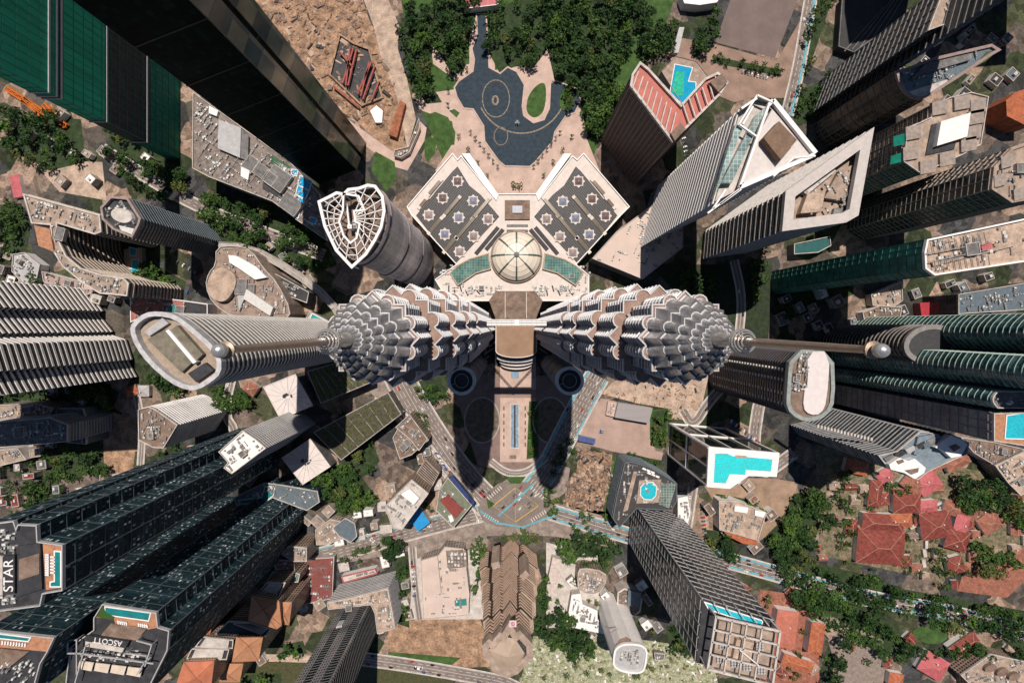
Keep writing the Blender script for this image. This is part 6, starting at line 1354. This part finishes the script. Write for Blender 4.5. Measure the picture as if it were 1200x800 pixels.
# ------------------------------------------------------------------ small buildings filling the lanes
FOOT = []
for o in list(col.objects):
    if o.parent is None and 'poly' in o:
        f = list(o['poly']); FOOT.append([(f[i], f[i+1]) for i in range(0, len(f), 2)])
RCOL = [('grey', M_grey), ('white', M_white), ('terracotta', M_terra), ('tan', M_tan), ('dark', M_dark), ('pale', M_pale), ('brown', M_brown), ('maroon', M_red), ('blue-grey', M_slate)]
PLACED = []
def infill(area, poly, n, seed, cols, hmin=4, hmax=10, smin=7, smax=15, pitched=False):
    rng = random.Random(seed); w = PP(poly); made = tries = 0; base = rng.uniform(0, 90)
    while made < n and tries < n*50:
        tries += 1; x, y = rand_in(w, rng); a, c = rng.uniform(smin, smax), rng.uniform(smin, smax)*.8; R_ = math.hypot(a, c)*.5
        if any(math.hypot(x-u, y-v) < (R_+q)*.85 for u, v, q in PLACED): continue
        if any(inside(offset(f, 3), x, y) for f in FOOT): continue
        nm, m = RCOL[rng.choice(cols)]; h = rng.uniform(hmin, hmax); ang = base+rng.choice((0, 90))+rng.uniform(-4, 4)
        PLACED.append((x, y, R_)); made += 1
        if pitched:
            kk = F/(H-h*.7); house('small_house', f'small {nm} pitched-roof house {area}', NX+x*kk, NY-y*kk, a, c, ang, m, h*.7, rng.uniform(1.2, 2.6), rng.choice((M_white, M_pale)), rng.choice(('hip', 'gable')), 'house', f'{nm} small houses {area}'); continue
        p = ccw(rect(x, y, a, c, ang)); t = thing('small_building', f'small {nm} flat-roofed building {area}', 'building', (x, y), 0, f'{nm} small buildings {area}')
        b = MB(); b.walls(p, 0, h); b.build('wall', rng.choice((M_pale, M_white, F_low, M_conc)), t); b = MB(); b.flat(p, h); b.build('roof', m, t)
        b = MB(); b.ring(p, h-.3, h+.6, .4, .15); b.build('parapet', M_pale, t)
        b = MB(); rx, ry = x+rng.uniform(-.2, .2)*a, y+rng.uniform(-.2, .2)*c; b.box(rx, ry, h, a*rng.uniform(.2, .4), c*rng.uniform(.2, .4), rng.uniform(1, 2.4), ang); b.build('roof_box', rng.choice((M_equipw, M_equip, M_pale)), t)
infill('in the lanes beside the louvred apartment block', [(0, 455), (100, 450), (130, 480), (118, 520), (60, 530), (110, 575), (0, 600)], 22, 201, (0, 1, 3, 5, 7, 8, 2))
infill('on the plots beside the curved hotel wing', [(0, 290), (60, 330), (150, 345), (215, 340), (215, 350), (130, 352), (0, 335)], 12, 202, (1, 0, 3, 5))
infill('in the yards round the slatted hall', [(385, 600), (440, 590), (470, 560), (500, 520), (520, 560), (480, 610), (400, 632)], 12, 203, (3, 5, 6, 1, 0))
infill('on the plots between stepped tower and hotel tower', [(640, 640), (730, 660), (790, 700), (790, 740), (720, 745), (640, 735)], 12, 204, (3, 1, 5, 0, 6))
infill('on the dry plots beside the orange awning villa', [(815, 555), (905, 562), (930, 600), (880, 650), (815, 650)], 8, 205, (3, 6, 2, 5))
infill('among the red-roofed villas', [(965, 545), (1060, 555), (1110, 560), (1200, 560), (1200, 640), (1110, 690), (960, 655)], 40, 206, (2, 7, 2, 7, 2, 3, 6), 4, 7, 7, 15, True)
infill('along the village lane near the school blocks', [(880, 680), (960, 690), (1060, 740), (1200, 750), (1200, 800), (880, 800)], 16, 207, (2, 7, 2, 3), 4, 7, 7, 14, True)
infill('in the shaded lanes between the teal towers', [(905, 350), (1060, 330), (1200, 310), (1200, 345), (1010, 380), (910, 400)], 16, 208, (0, 4, 8, 6, 1))
infill('in the shaded lanes of the tower cluster near the avenue', [(980, 130), (1050, 60), (1200, 20), (1200, 130), (1060, 150)], 16, 209, (0, 4, 8, 6))
infill('beside the river row of orange roofs', [(215, 690), (340, 650), (395, 700), (345, 770), (250, 790)], 10, 210, (3, 2, 6, 5))
infill('on the verge beneath the green netted tower', [(0, 110), (120, 150), (210, 195), (225, 250), (120, 225), (0, 200)], 12, 211, (0, 3, 1, 6))
infill('behind the retail podium and viaduct', [(230, 250), (330, 260), (400, 330), (380, 360), (300, 290), (235, 300)], 7, 212, (0, 3, 5))
infill('beside the pale market hall', [(395, 650), (480, 640), (480, 730), (440, 745), (395, 680)], 8, 213, (3, 5, 1, 0))
infill('between the canopies and the residence towers', [(290, 560), (340, 560), (400, 600), (380, 640), (330, 600)], 5, 214, (3, 0, 6))
# unseen towers added beyond the frame's edge to throw shade on the cluster
for i, (lab, pts, z) in enumerate((('grey slab tower standing beyond the parade avenue ramps', [(985, -60), (1060, -75), (1062, -40), (990, -25)], 190), ('grey slab tower standing beyond the round-ended glass tower', [(1085, -50), (1180, -60), (1180, -20), (1090, -12)], 210), ('grey slab tower standing beyond the checkered apartments', [(1215, 20), (1260, 20), (1260, 110), (1215, 110)], 180))):
    building('apartment_slab', lab, pts, z, F_rb, M_grey, base=True, band=(6.4, .8, .9, M_rbb), units=0, plant=0)
# ------------------------------------------------------------------ trees and vehicles
def crown_mesh(seed, mt, r=1.0, n=64, per=15, card=.24, flat=.75):
    rng = random.Random(seed); b = MB(); lobes = []
    for i in range(9): 
        a = rng.uniform(0, 6.28); q = rng.uniform(.25, .62); lobes.append((q*math.cos(a), q*math.sin(a), rng.uniform(-.15, .35), rng.uniform(.34, .55)))
    lobes.append((0, 0, .2, .62))
    for i in range(n):
        lx, ly, lz, lr = rng.choice(lobes); u = rng.uniform(-.35, 1); th = rng.uniform(0, 6.28); s = math.sqrt(max(0, 1-u*u)); q = lr*rng.uniform(.78, 1.05)
        cx, cy, cz = lx+q*s*math.cos(th), ly+q*s*math.sin(th), (lz+q*u)*flat
        for k in range(per):
            d = Vector((rng.gauss(0, 1), rng.gauss(0, 1), rng.gauss(0, 1)))*.075; c = Vector((cx, cy, cz))+d
            nrm = Vector((rng.gauss(s*math.cos(th), .7), rng.gauss(s*math.sin(th), .7), rng.gauss(u+.3, .6))).normalized()
            x = nrm.orthogonal().normalized(); x.rotate(Matrix.Rotation(rng.uniform(0, 6.28), 3, nrm)); y = nrm.cross(x); w = card*rng.uniform(.5, 1.1); h = w*rng.uniform(.45, .8)
            b.face([c-x*w*.5, c+y*h*.5, c+x*w*.5, c-y*h*.5])
    return b.mesh('crown', mt)
CROWNS = [crown_mesh(100+i, m) for i, m in enumerate((M_leafA, M_leafA, M_leafB, M_leafA, M_leafD, M_leafC, M_leafB))]
PALM = None
b = MB(); b.tube((0, 0, 0), (.02, .01, .55), .05, .035, 8); b.tube((.02, .01, .55), (0, .02, 1.0), .035, .02, 7)
for i in range(6):
    a = i*1.05+.3; b.tube((.02, .01, .5+.05*i), (.42*math.cos(a), .42*math.sin(a), .85+.05*i), .02, .008, 5)
TRUNK = b.mesh('trunk', M_bark)
NT = [0]; SPEC = []
TONE = ['dark green', 'dark green', 'mid-green', 'dark green', 'bright green', 'olive green', 'mid-green']
def tree(x, y, r, h, kind, label, group, rng, z=0.0):
    if kind in (0, 1, 3) and rng.random() < .16: kind = rng.choice((2, 4, 5))
    big = 'broad ' if r > 9 else 'small ' if r < 5 else ''; head, tail = ('bush', label.split('bush', 1)[1]) if 'bush' in label and 'tree' not in label else ('tree', label.split('tree', 1)[1])
    lab = f'{big}{TONE[kind]} {head}{tail}'
    SPEC.append((x, y, r, h, kind, lab, f'{big}{TONE[kind]} {group}', rng.uniform(0, 99)))
def plant_tree(x, y, r, h, kind, label, group, sd, z=0.0):
    rng = random.Random(sd)
    t = thing('tree', label, 'tree', (x, y), z, group)
    tr = bpy.data.objects.new('trunk', TRUNK); col.objects.link(tr); tr.parent = t; tr.scale = (r, r, h*.72); tr.rotation_euler = (0, 0, rng.uniform(0, 6))
    c = bpy.data.objects.new('crown', CROWNS[kind]); col.objects.link(c); c.parent = t; c.location = (0, 0, h-r*.55); c.scale = (r*rng.uniform(.9, 1.12), r*rng.uniform(.9, 1.12), r*rng.uniform(.8, 1.05)); c.rotation_euler = (rng.uniform(-.1, .1), rng.uniform(-.1, .1), rng.uniform(0, 6.28)); NT[0] += 1
def grove(poly, n, rr, label, group, seed, kinds=(0, 1, 2, 3), hh=1.5, mind=.84, keep=None):
    rng = random.Random(seed); w = PP(poly); pts = []; tries = 0; rr = (rr[0]*1.12, rr[1]*1.12)
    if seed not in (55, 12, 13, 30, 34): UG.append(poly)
    while len(pts) < n and tries < n*60:
        tries += 1; x, y = rand_in(w, rng); r = rng.uniform(*rr)
        if any(math.hypot(x-a, y-c) < mind*(r+q)*.72 for a, c, q in pts): continue
        if keep and any(inside(k, x, y) for k in keep): continue
        pts.append((x, y, r)); tree(x, y, r, r*hh+rng.uniform(1, 3), rng.choice(kinds), label, group, rng)
UG = []
LK = [PP(LAKE)]
GP = 'park trees'
grove([(470, 22), (530, 0), (560, 0), (556, 20), (548, 45), (545, 80), (530, 90), (520, 70), (508, 55), (500, 95), (512, 110), (518, 120), (500, 122), (485, 100), (472, 60)], 34, (6, 9.5), 'dark broad tree in the park grove beside the narrow lake canal', GP+' by the canal', 1, keep=LK)
grove([(570, 20), (605, 0), (640, 0), (655, 40), (640, 60), (625, 80), (605, 78), (585, 85), (572, 60)], 26, (5, 8), 'dark broad tree in the wood between canal and peninsula', GP+' beside the lake', 2, keep=LK)
grove([(640, 0), (755, 0), (760, 20), (740, 45), (720, 95), (700, 150), (690, 165), (682, 130), (675, 105), (650, 95), (640, 50)], 62, (6, 10), 'dense dark tree in the large park wood beside the brown hotel', GP+' beside the hotel', 3, kinds=(0, 1, 3, 0, 2), keep=LK)
grove([(688, 120), (720, 100), (732, 110), (705, 165), (690, 160)], 10, (6, 9), 'mid-green tree in the belt along the brown hotel wall', GP+' along the hotel wall', 4, kinds=(2, 4, 2))
grove([(753, 30), (785, 30), (788, 60), (760, 70), (745, 60)], 10, (6, 9), 'dark tree beside the covered walkway', GP+' beside the walkway', 5)
grove([(660, 105), (672, 100), (672, 128), (658, 130)], 4, (4.5, 6.5), 'olive tree on the small lake islet', GP+' on the islet', 6, kinds=(5, 4))
grove([(812, 40), (840, 15), (845, 35), (825, 60), (812, 70)], 6, (6, 8), 'dark tree at the corner of the parade ground', 'parade ground trees', 7)
grove([(835, 66), (915, 82), (915, 90), (835, 74)], 14, (3, 4.4), 'small round tree in the hedge row along the parade ground', 'parade ground hedge', 8, kinds=(2, 1))
grove([(940, 30), (960, 0), (975, 0), (955, 60), (940, 100)], 10, (3.5, 6), 'roadside tree along the avenue verge', 'avenue verge trees', 9, kinds=(5, 2, 0))
grove([(932, 108), (965, 95), (975, 105), (945, 145), (930, 150)], 9, (5, 8), 'dark tree at the foot of the ribbed slab', 'trees at the ribbed slab', 10, kinds=(0, 1))
rng = random.Random(11)
for s in (-1, 1):
    for k in range(7):
        x, y = P(604+s*(21+k*5.2), 196-k*6.6); tree(x, y, 2.3, 6, 1, 'small clipped tree in the double row along the lake plaza', 'plaza trees', rng)
        if k % 2 == 0: x, y = P(604+s*(33+k*5.5), 206-k*7.5); tree(x, y, 2.8, 6, 5, 'olive bush in the outer row along the lake plaza', 'plaza bushes', rng)
for (px, py) in ((602, 218), (609, 219)): tree(*P(px, py), 4.2, 7, 5, 'tree in front of the mall entrance', 'mall entrance trees', rng)
for (px, py) in ((541, 86), (547, 83), (526, 108), (525, 124)): tree(*P(px, py), 2.6, 6, 0, 'small dark tree on the pink paving beside the lake', 'lakeside paving trees', rng)
grove([(790, 310), (822, 300), (835, 340), (825, 360), (800, 345), (780, 330)], 12, (5, 8), 'green tree in the shaded garden behind the wedge tower', 'shaded garden trees', 12, kinds=(2, 4, 0))
grove([(880, 285), (898, 300), (895, 350), (882, 360), (876, 320)], 8, (5, 7.5), 'green tree on the lit edge of the shaded lawn', 'lawn edge trees', 13, kinds=(2, 4))
grove([(240, 225), (330, 240), (385, 290), (395, 310), (370, 320), (330, 300), (300, 285), (262, 285), (245, 270)], 34, (6, 9), 'dark tree in the wood between retail podium and viaduct', 'viaduct wood trees', 14, kinds=(0, 1, 2, 3))
grove([(165, 190), (220, 200), (220, 225), (180, 215)], 9, (5, 8), 'dark shaded tree beneath the netted tower road', 'netted tower road trees', 15)
grove([(10, 135), (95, 140), (100, 190), (60, 200), (20, 180)], 20, (6, 9), 'dark tree between the orange hoists and the bare lot', 'hoist trees', 16, kinds=(0, 1, 3))
grove([(0, 240), (25, 238), (36, 265), (32, 290), (12, 300), (0, 330)], 12, (5, 8), 'dark tree beside the curved hotel wing', 'hotel wing trees', 17, kinds=(0, 1, 2))
grove([(160, 318), (185, 312), (218, 330), (215, 345), (190, 350), (160, 340)], 8, (7, 9.5), 'bright leafy tree between garden pool and red shop block', 'garden pool trees', 18, kinds=(2, 4, 2))
grove([(125, 280), (145, 285), (140, 320), (128, 312)], 7, (4, 6), 'dark palm-like tree inside the curved hotel wing', 'hotel court trees', 19, kinds=(0, 1))
grove([(38, 325), (60, 320), (85, 340), (40, 338)], 5, (5, 7), 'green tree behind the shop row under the hotel wing', 'shop row trees', 20, kinds=(2, 0))
grove([(180, 435), (225, 440), (220, 460), (190, 460)], 7, (6, 8), 'dark tree beside the oval tower', 'oval tower trees', 21, kinds=(0, 1, 2))
grove([(255, 452), (290, 455), (292, 470), (270, 480), (255, 470)], 5, (7, 9), 'broad leafy tree beside the white gridded mid-rise', 'mid-rise trees', 22, kinds=(2, 1))
grove([(95, 445), (130, 450), (135, 480), (115, 478), (118, 540), (132, 548), (125, 558), (95, 552), (98, 500)], 18, (5, 8.5), 'dark tree along the clay lot beside the blue-grey depot', 'clay lot trees', 23, kinds=(0, 1, 2))
grove([(32, 568), (60, 565), (70, 585), (45, 592)], 4, (6, 9), 'broad tree behind the dark residence tower', 'residence back trees', 24, kinds=(2, 0))
grove([(195, 520), (215, 515), (215, 545), (195, 548)], 4, (5, 7), 'dark tree beside the red shrine', 'shrine trees', 25, kinds=(0, 1))
grove([(375, 555), (405, 540), (425, 560), (440, 580), (430, 600), (410, 592), (385, 575)], 14, (6.5, 9.5), 'dense dark tree beside the square canopy', 'canopy trees', 26, kinds=(0, 1, 0, 2))
grove([(455, 628), (475, 630), (470, 648), (458, 645)], 3, (7, 9), 'round roadside tree near the gate house', 'gate house trees', 27, kinds=(0, 2))
grove([(462, 640), (475, 650), (480, 735), (465, 730)], 9, (4, 6), 'dark tree in the row beside the pale market hall lane', 'lane row trees', 28, kinds=(1, 0))
grove([(555, 632), (568, 628), (565, 680), (556, 695)], 9, (4.5, 6.5), 'green tree in the row beside brown stepped tower', 'stepped tower row trees', 29, kinds=(2, 1))
grove([(588, 618), (630, 620), (632, 632), (590, 628)], 8, (3.5, 5.5), 'leafy tree in the planter before brown stepped tower', 'planter trees', 30, kinds=(2, 4, 5))
grove([(628, 690), (645, 665), (640, 730), (628, 740)], 7, (4.5, 6.5), 'tree along the path beside stepped tower', 'path trees', 31, kinds=(1, 2))
grove([(655, 625), (695, 620), (722, 635), (720, 655), (690, 660), (662, 650)], 14, (6, 9), 'broad dark tree along the main road near the clinic', 'clinic trees', 32, kinds=(0, 1, 2))
grove([(640, 705), (662, 705), (672, 735), (690, 740), (700, 760), (670, 765), (640, 745), (632, 735)], 14, (6, 9), 'dark tree between stony scrub and white workshop', 'scrub edge trees', 33, kinds=(0, 1, 2))
grove([(640, 560), (655, 590), (665, 600), (640, 595)], 4, (5, 7), 'tree at the road corner beside the soil site', 'road corner trees', 34, kinds=(5, 2))
grove([(650, 590), (720, 608), (735, 545), (728, 535), (715, 600), (690, 604)], 10, (3.5, 5), 'young tree on the green verge round the soil site', 'soil site verge trees', 35, kinds=(5, 2, 4))
grove([(765, 482), (782, 480), (780, 510), (772, 525), (764, 518)], 6, (4.5, 6.5), 'green tree beside the pink tarmac lot and white pool hall', 'tarmac lot trees', 36, kinds=(2, 4, 5))
grove([(735, 530), (775, 540), (774, 545), (735, 537)], 7, (2.6, 3.8), 'hedge tree between tarmac lot and hotel podium', 'podium hedge trees', 37, kinds=(1, 2))
grove([(622, 474), (632, 474), (630, 535), (620, 535)], 11, (2.6, 4), 'bright green tree in the planting bed beside the water channel', 'forecourt bed trees', 38, kinds=(4, 5))
grove([(478, 452), (495, 445), (515, 450), (525, 465), (512, 470), (490, 462)], 8, (4, 6), 'tree in the garden at the twin tower foot', 'tower foot trees', 39, kinds=(2, 0))
grove([(488, 485), (496, 482), (508, 500), (502, 505)], 5, (3, 4.5), 'clipped green tree on the road island beside the villa block', 'road island trees', 40, kinds=(2, 1))
grove([(825, 620), (850, 622), (852, 645), (835, 655), (825, 640)], 6, (6, 9), 'broad dark tree beside the orange awning villa', 'awning villa trees', 41, kinds=(0, 1))
grove([(838, 578), (880, 585), (895, 600), (880, 605), (842, 585)], 7, (4, 6), 'dark hedge tree behind the orange awning villa', 'awning villa hedge', 42, kinds=(0, 2))
grove([(930, 578), (965, 572), (972, 600), (950, 635), (930, 655), (905, 655), (895, 630), (915, 610)], 24, (6.5, 10), 'dense dark tree in the wood beside the dry brown lot', 'brown lot wood', 43, kinds=(0, 1, 0, 2))
grove([(915, 660), (960, 660), (1010, 672), (1060, 690), (1120, 700), (1200, 715), (1200, 745), (1130, 735), (1050, 720), (1000, 700), (920, 690)], 44, (6, 9), 'dark tree in the avenue beside the red-roofed villas', 'avenue trees', 44, kinds=(0, 1, 3, 2))
grove([(915, 690), (990, 690), (1020, 715), (1060, 745), (1060, 770), (1030, 765), (985, 735), (975, 790), (960, 790), (975, 740)], 26, (6.5, 9.5), 'broad dark tree between school blocks and ash ground', 'school wood trees', 45, kinds=(0, 2, 1, 0))
grove([(1112, 555), (1160, 560), (1165, 580), (1150, 595), (1115, 592)], 12, (7, 10), 'great dark shade tree behind the terracotta villa', 'shade trees', 46, kinds=(0, 2, 1))
grove([(1165, 575), (1200, 590), (1205, 620), (1180, 615), (1165, 600)], 10, (6, 8.5), 'tree at the clay court corner beside olive tree', 'clay court corner trees', 47, kinds=(0, 5, 2))
grove([(1130, 635), (1160, 632), (1178, 655), (1160, 670), (1140, 660)], 8, (6, 9), 'broad tree on the edge of the clay court', 'clay court trees', 48, kinds=(2, 4, 5))
grove([(985, 590), (1000, 600), (990, 640), (978, 650)], 6, (4, 5.5), 'garden tree beside the large maroon house', 'maroon house garden trees', 49, kinds=(2, 1))
grove([(1090, 635), (1110, 640), (1105, 680), (1090, 670)], 7, (3.5, 5.5), 'grey-green shrub tree between villas', 'villa shrub trees', 50, kinds=(5, 0))
grove([(1060, 755), (1100, 760), (1130, 740), (1160, 760), (1200, 745), (1200, 775), (1165, 765), (1110, 770)], 12, (5, 8), 'dark tree along the village lane houses', 'village lane trees', 51, kinds=(0, 1))
grove([(330, 755), (355, 750), (360, 765), (335, 768)], 3, (5, 7), 'green tree on the river bank path', 'river bank trees', 52, kinds=(2, 1))
grove([(285, 790), (330, 788), (330, 805), (285, 805)], 4, (7, 9), 'leafy tree at the river edge beside orange roofs', 'river edge trees', 53, kinds=(2, 4))
grove([(780, 735), (810, 715), (812, 745), (800, 765), (785, 760)], 7, (5, 7.5), 'dark tree beside the hotel tower and stony scrub', 'hotel scrub trees', 54, kinds=(0, 1))
grove([(640, 755), (820, 765), (820, 800), (630, 800)], 16, (2.2, 3.6), 'small bush dotted over the stony scrub', 'scrub bushes', 55, kinds=(5, 4))
grove([(0, 442), (100, 447), (95, 470), (0, 470)], 12, (5, 8), 'dark tree in the strip beside the louvred apartment block', 'louvre strip trees', 56, kinds=(0, 1))
grove([(62, 520), (98, 520), (95, 560), (62, 560)], 8, (5, 8), 'dark tree between the grey slab and the clay lot wood', 'grey slab trees', 57, kinds=(0, 1, 2))
grove([(128, 150), (170, 160), (215, 215), (215, 245), (175, 225), (130, 185)], 14, (5, 8), 'dark tree along the road under the green netted tower', 'netted tower trees', 58, kinds=(0, 1, 3))
grove([(905, 330), (1000, 318), (1000, 345), (910, 380)], 10, (4.5, 7), 'dark tree in the lane under the teal netted tower', 'teal tower lane trees', 59, kinds=(0, 1))
grove([(400, 480), (430, 500), (445, 540), (425, 560), (405, 530)], 8, (5, 7.5), 'dark tree behind the planted roof hall', 'planted hall trees', 60, kinds=(0, 1))
grove([(660, 545), (640, 565), (655, 520), (668, 505), (675, 520)], 7, (4.5, 6.5), 'dark tree between the cyan-edged road and the soil site', 'cyan road trees', 61, kinds=(0, 1))
grove([(965, 560), (985, 545), (1000, 570), (985, 600), (975, 640), (965, 600)], 7, (4, 6), 'garden tree between clay court and villas', 'clay lane trees', 62, kinds=(2, 1))
grove([(1035, 565), (1060, 560), (1062, 575), (1040, 580)], 5, (3.5, 5), 'garden tree between terracotta villas', 'villa garden trees', 63, kinds=(2, 4))
grove([(395, 645), (470, 628), (475, 640), (400, 662)], 14, (2.6, 4.2), 'tree in the verge beside the gate house', 'gate house verge trees', 12, kinds=(2, 4, 1))
grove([(480, 590), (520, 575), (540, 590), (490, 612)], 9, (2.6, 4.4), 'tree in the yard beside the green-roofed block', 'green-roofed block trees', 13, kinds=(2, 1, 4))
grove([(990, 560), (1060, 575), (1110, 600), (1150, 650), (1100, 690), (985, 660), (978, 600)], 60, (2.2, 4.2), 'tree in the gardens of the red-roofed villas', 'villa garden small trees', 55, kinds=(2, 4, 1, 5, 0))
grove([(885, 690), (960, 700), (1030, 760), (1040, 800), (890, 800)], 26, (2.4, 4.4), 'tree in the yards of the school blocks', 'school yard trees', 55, kinds=(2, 1, 0))
grove([(640, 640), (700, 655), (720, 720), (790, 740), (700, 745), (640, 740)], 26, (2.4, 4.2), 'tree in the yards beside the white workshop', 'workshop yard trees', 55, kinds=(2, 1, 0, 4))
grove([(0, 530), (110, 525), (115, 590), (0, 605)], 26, (2.6, 4.8), 'tree in the lanes behind the residence towers', 'residence lane trees', 34, kinds=(2, 1, 0))
grove([(690, 650), (700, 600), (660, 595), (652, 600)], 6, (2.4, 3.6), 'tree in the verge of the main road', 'main road verge trees', 30, kinds=(2, 1))
SPEC.sort(key=lambda q: -q[2])
for q in SPEC[:300]: plant_tree(*q)
SMALL = [crown_mesh(300+i, M_leafA, n=26, per=11, card=.34) for i in range(3)]
import numpy as np
SV = []
for m_ in SMALL:
    v = np.empty(len(m_.vertices)*3, dtype=np.float64); m_.vertices.foreach_get('co', v); SV.append(v.reshape(-1, 3))
vs = []; nq = 0; mi = []
for i, (x, y, r, h, kind, lab, grp, sd) in enumerate(SPEC[300:]):
    v = SV[i % 3]; c_, s_ = math.cos(sd), math.sin(sd)
    w = np.stack([x+r*(v[:, 0]*c_-v[:, 1]*s_), y+r*(v[:, 0]*s_+v[:, 1]*c_), h-r*.55+r*v[:, 2]], 1)
    stem = np.array([[x-.2, y, 0], [x+.2, y, 0], [x+.15, y, h], [x-.15, y, h]]); w = np.concatenate([w, stem]); vs.append(w); mi += [1 if kind in (2, 4) else 2 if kind == 5 else 0]*(len(v)//4)+[3]
vs = np.concatenate(vs); me = bpy.data.meshes.new('small_trees'); nf = len(vs)//4
me.from_pydata(vs, [], np.arange(nf*4).reshape(-1, 4)); 
for m_ in (M_leafA, M_leafB, M_leafC, M_bark): me.materials.append(m_)
me.polygons.foreach_set('material_index', mi); me.update()
o = bpy.data.objects.new('small_trees', me); col.objects.link(o); o['kind'] = 'stuff'; tag(o, 'small trees and shrubs in hedges and gardens across the city', 'trees')
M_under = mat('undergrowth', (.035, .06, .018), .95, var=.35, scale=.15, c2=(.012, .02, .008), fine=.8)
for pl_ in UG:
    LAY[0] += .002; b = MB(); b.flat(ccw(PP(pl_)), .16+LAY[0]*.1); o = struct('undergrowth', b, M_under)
print('TREES', len(SPEC))
# ------------------------------------------------------------------ vehicles
def car_mesh(paint, L_=4.6, w=1.9, h=1.45):
    b = MB(); z1 = .85
    prof = [(-L_/2, .35), (L_/2, .35), (L_/2, .75), (L_/2-.9, .9), (L_*.16, h), (-L_*.22, h), (-L_*.38, .98), (-L_/2, .9)]
    for s in (-1, 1):
        f = [(x, s*w/2*(1 if z < 1.1 else .82), z) for x, z in prof]; b.face(f if s < 0 else f[::-1], 0)
    for i in range(len(prof)):
        j = (i+1) % len(prof); (xa, za), (xb, zb_) = prof[i], prof[j]; wa, wb = (w/2*(1 if z < 1.1 else .82) for z in (za, zb_))
        b.face([(xa, -wa, za), (xb, -wb, zb_), (xb, wb, zb_), (xa, wa, za)], 1 if i in (3, 5) else 0)
    for x in (-L_*.31, L_*.31):
        for s in (-1, 1): b.tube((x, s*(w/2-.2), .33), (x, s*(w/2+.02), .33), .33, .33, 8, 2)
    return b.mesh('car', [paint, M_dark, M_dark])
PAINT = [mat('car_white', (.72, .71, .70), .35, var=.03), mat('car_silver', (.40, .40, .41), .3, .4, var=.03), mat('car_black', (.02, .02, .022), .3, var=.03), mat('car_red', (.42, .025, .02), .35, var=.03), mat('car_grey', (.14, .14, .15), .3, .2, var=.03), mat('car_blue', (.04, .10, .32), .35, var=.03)]
CN = ['white', 'silver', 'black', 'red', 'dark grey', 'blue']
CARS = [car_mesh(m) for m in PAINT]; BUS = [car_mesh(mat('bus_red', (.45, .03, .06), .4), 11, 2.6, 3.0), car_mesh(PAINT[0], 9, 2.5, 2.8)]
ROADLAB = ['wide road beside the planted roof halls', 'wide cyan-edged road beside the soil site', 'road running past the gate house', 'main road running past the clinic trees', 'service lane beside the wide road', 'curved lane at the plaza end', 'avenue beside the parade ground', 'river highway', 'lane beside the clay lot', 'lane under the white pill-roofed tower', 'drive beside the hotel podium', 'shaded road before the grey striped tower', 'shaded road beneath the dark skyscraper', 'lane beside the shaded lawn', 'lane beside the white mid-rise', 'lane beside the market hall']
rng = random.Random(90); ncar = 0
def put_car(x, y, z, ang, ci, where, mesh=None, cat='car'):
    global ncar
    o = bpy.data.objects.new('parked_car' if cat == 'parked' else ('bus' if cat == 'bus' else 'car'), mesh or CARS[ci]); col.objects.link(o)
    o.location = (x, y, z); o.rotation_euler = (0, 0, ang); ncar += 1
    tag(o, ('red double-length bus on the ' if mesh is BUS[0] else 'white delivery truck on the ' if mesh else f'small {CN[ci]} car {"parked on" if cat == "parked" else "on"} the ')+where, 'car' if cat != 'bus' else 'bus', f'{CN[ci] if not mesh else cat} vehicles on the {where}')
dens = [.20, .20, .14, .22, .10, .05, .14, .16, .05, .08, .14, .05, .08, .03, .04, .08]
for ri, (q, nn, w, z, lanes) in enumerate(ROADS['road']):
    ln = sum((q[i+1]-q[i]).length for i in range(len(q)-1))
    for l in range(lanes):
        s = rng.uniform(0, 20)
        while s < ln-6:
            if rng.random() < dens[ri]*1.5:
                acc = 0
                for i in range(len(q)-1):
                    L_ = (q[i+1]-q[i]).length
                    if acc+L_ > s: break
                    acc += L_
                d = (q[i+1]-q[i]).normalized(); c = q[i]+d*(s-acc)+Vector((-d.y, d.x))*(-w/2+w*(l+.5)/lanes)
                if abs(c.x) < 620 and abs(c.y) < 440: put_car(c.x, c.y, z, math.atan2(d.y, d.x)+(math.pi if l < lanes/2 else 0), rng.choices(range(6), (5, 4, 4, 1.2, 3, .8))[0], ROADLAB[ri])
            s += rng.uniform(7.5, 14)
for (a, c, n, ang, where) in (((512, 530), (520, 545), 8, -30, 'pink drive beside the slatted hall'), ((703, 505), (707, 505), 3, 80, 'pink tarmac lot'), ((868, 84), (900, 92), 9, 80, 'parade ground yard'), ((822, 590), (826, 630), 9, 5, 'forecourt of the orange awning villa'), ((855, 492), (890, 520), 12, 60, 'corner lot before the white pool hall'), ((800, 155), (805, 190), 7, 20, 'yard between the brown hotel and wedge tower'), ((484, 660), (486, 700), 7, 5, 'yard of the pale market hall'), ((428, 625), (445, 640), 6, 40, 'yard of the tan slatted block'), ((205, 305), (240, 325), 5, 60, 'shaded lot beside the arts building'), ((205, 345), (235, 340), 3, 80, 'lot behind the red shop block')):
    for k in range(n):
        f = (k+.5)/n; x, y = P(a[0]+(c[0]-a[0])*f, a[1]+(c[1]-a[1])*f); put_car(x, y, .5, R(ang), rng.choices(range(6), (5, 4, 3, 2, 2, 1.5))[0], where, cat='parked')
q, nn, w, z, lanes = ROADS['road'][0]; i = int(len(q)*.82); d = (q[i+1]-q[i]).normalized(); c = q[i]+Vector((-d.y, d.x))*3
for k, dy in enumerate((0,)): put_car(c.x, c.y, z, math.atan2(d.y, d.x), 3, ROADLAB[0], BUS[0], 'bus')
q, nn, w, z, lanes = ROADS['road'][7]; i = int(len(q)*.3); d = (q[i+1]-q[i]).normalized(); put_car(q[i].x, q[i].y, z, math.atan2(d.y, d.x), 0, ROADLAB[7], BUS[1], 'bus')
print('CARS', ncar)
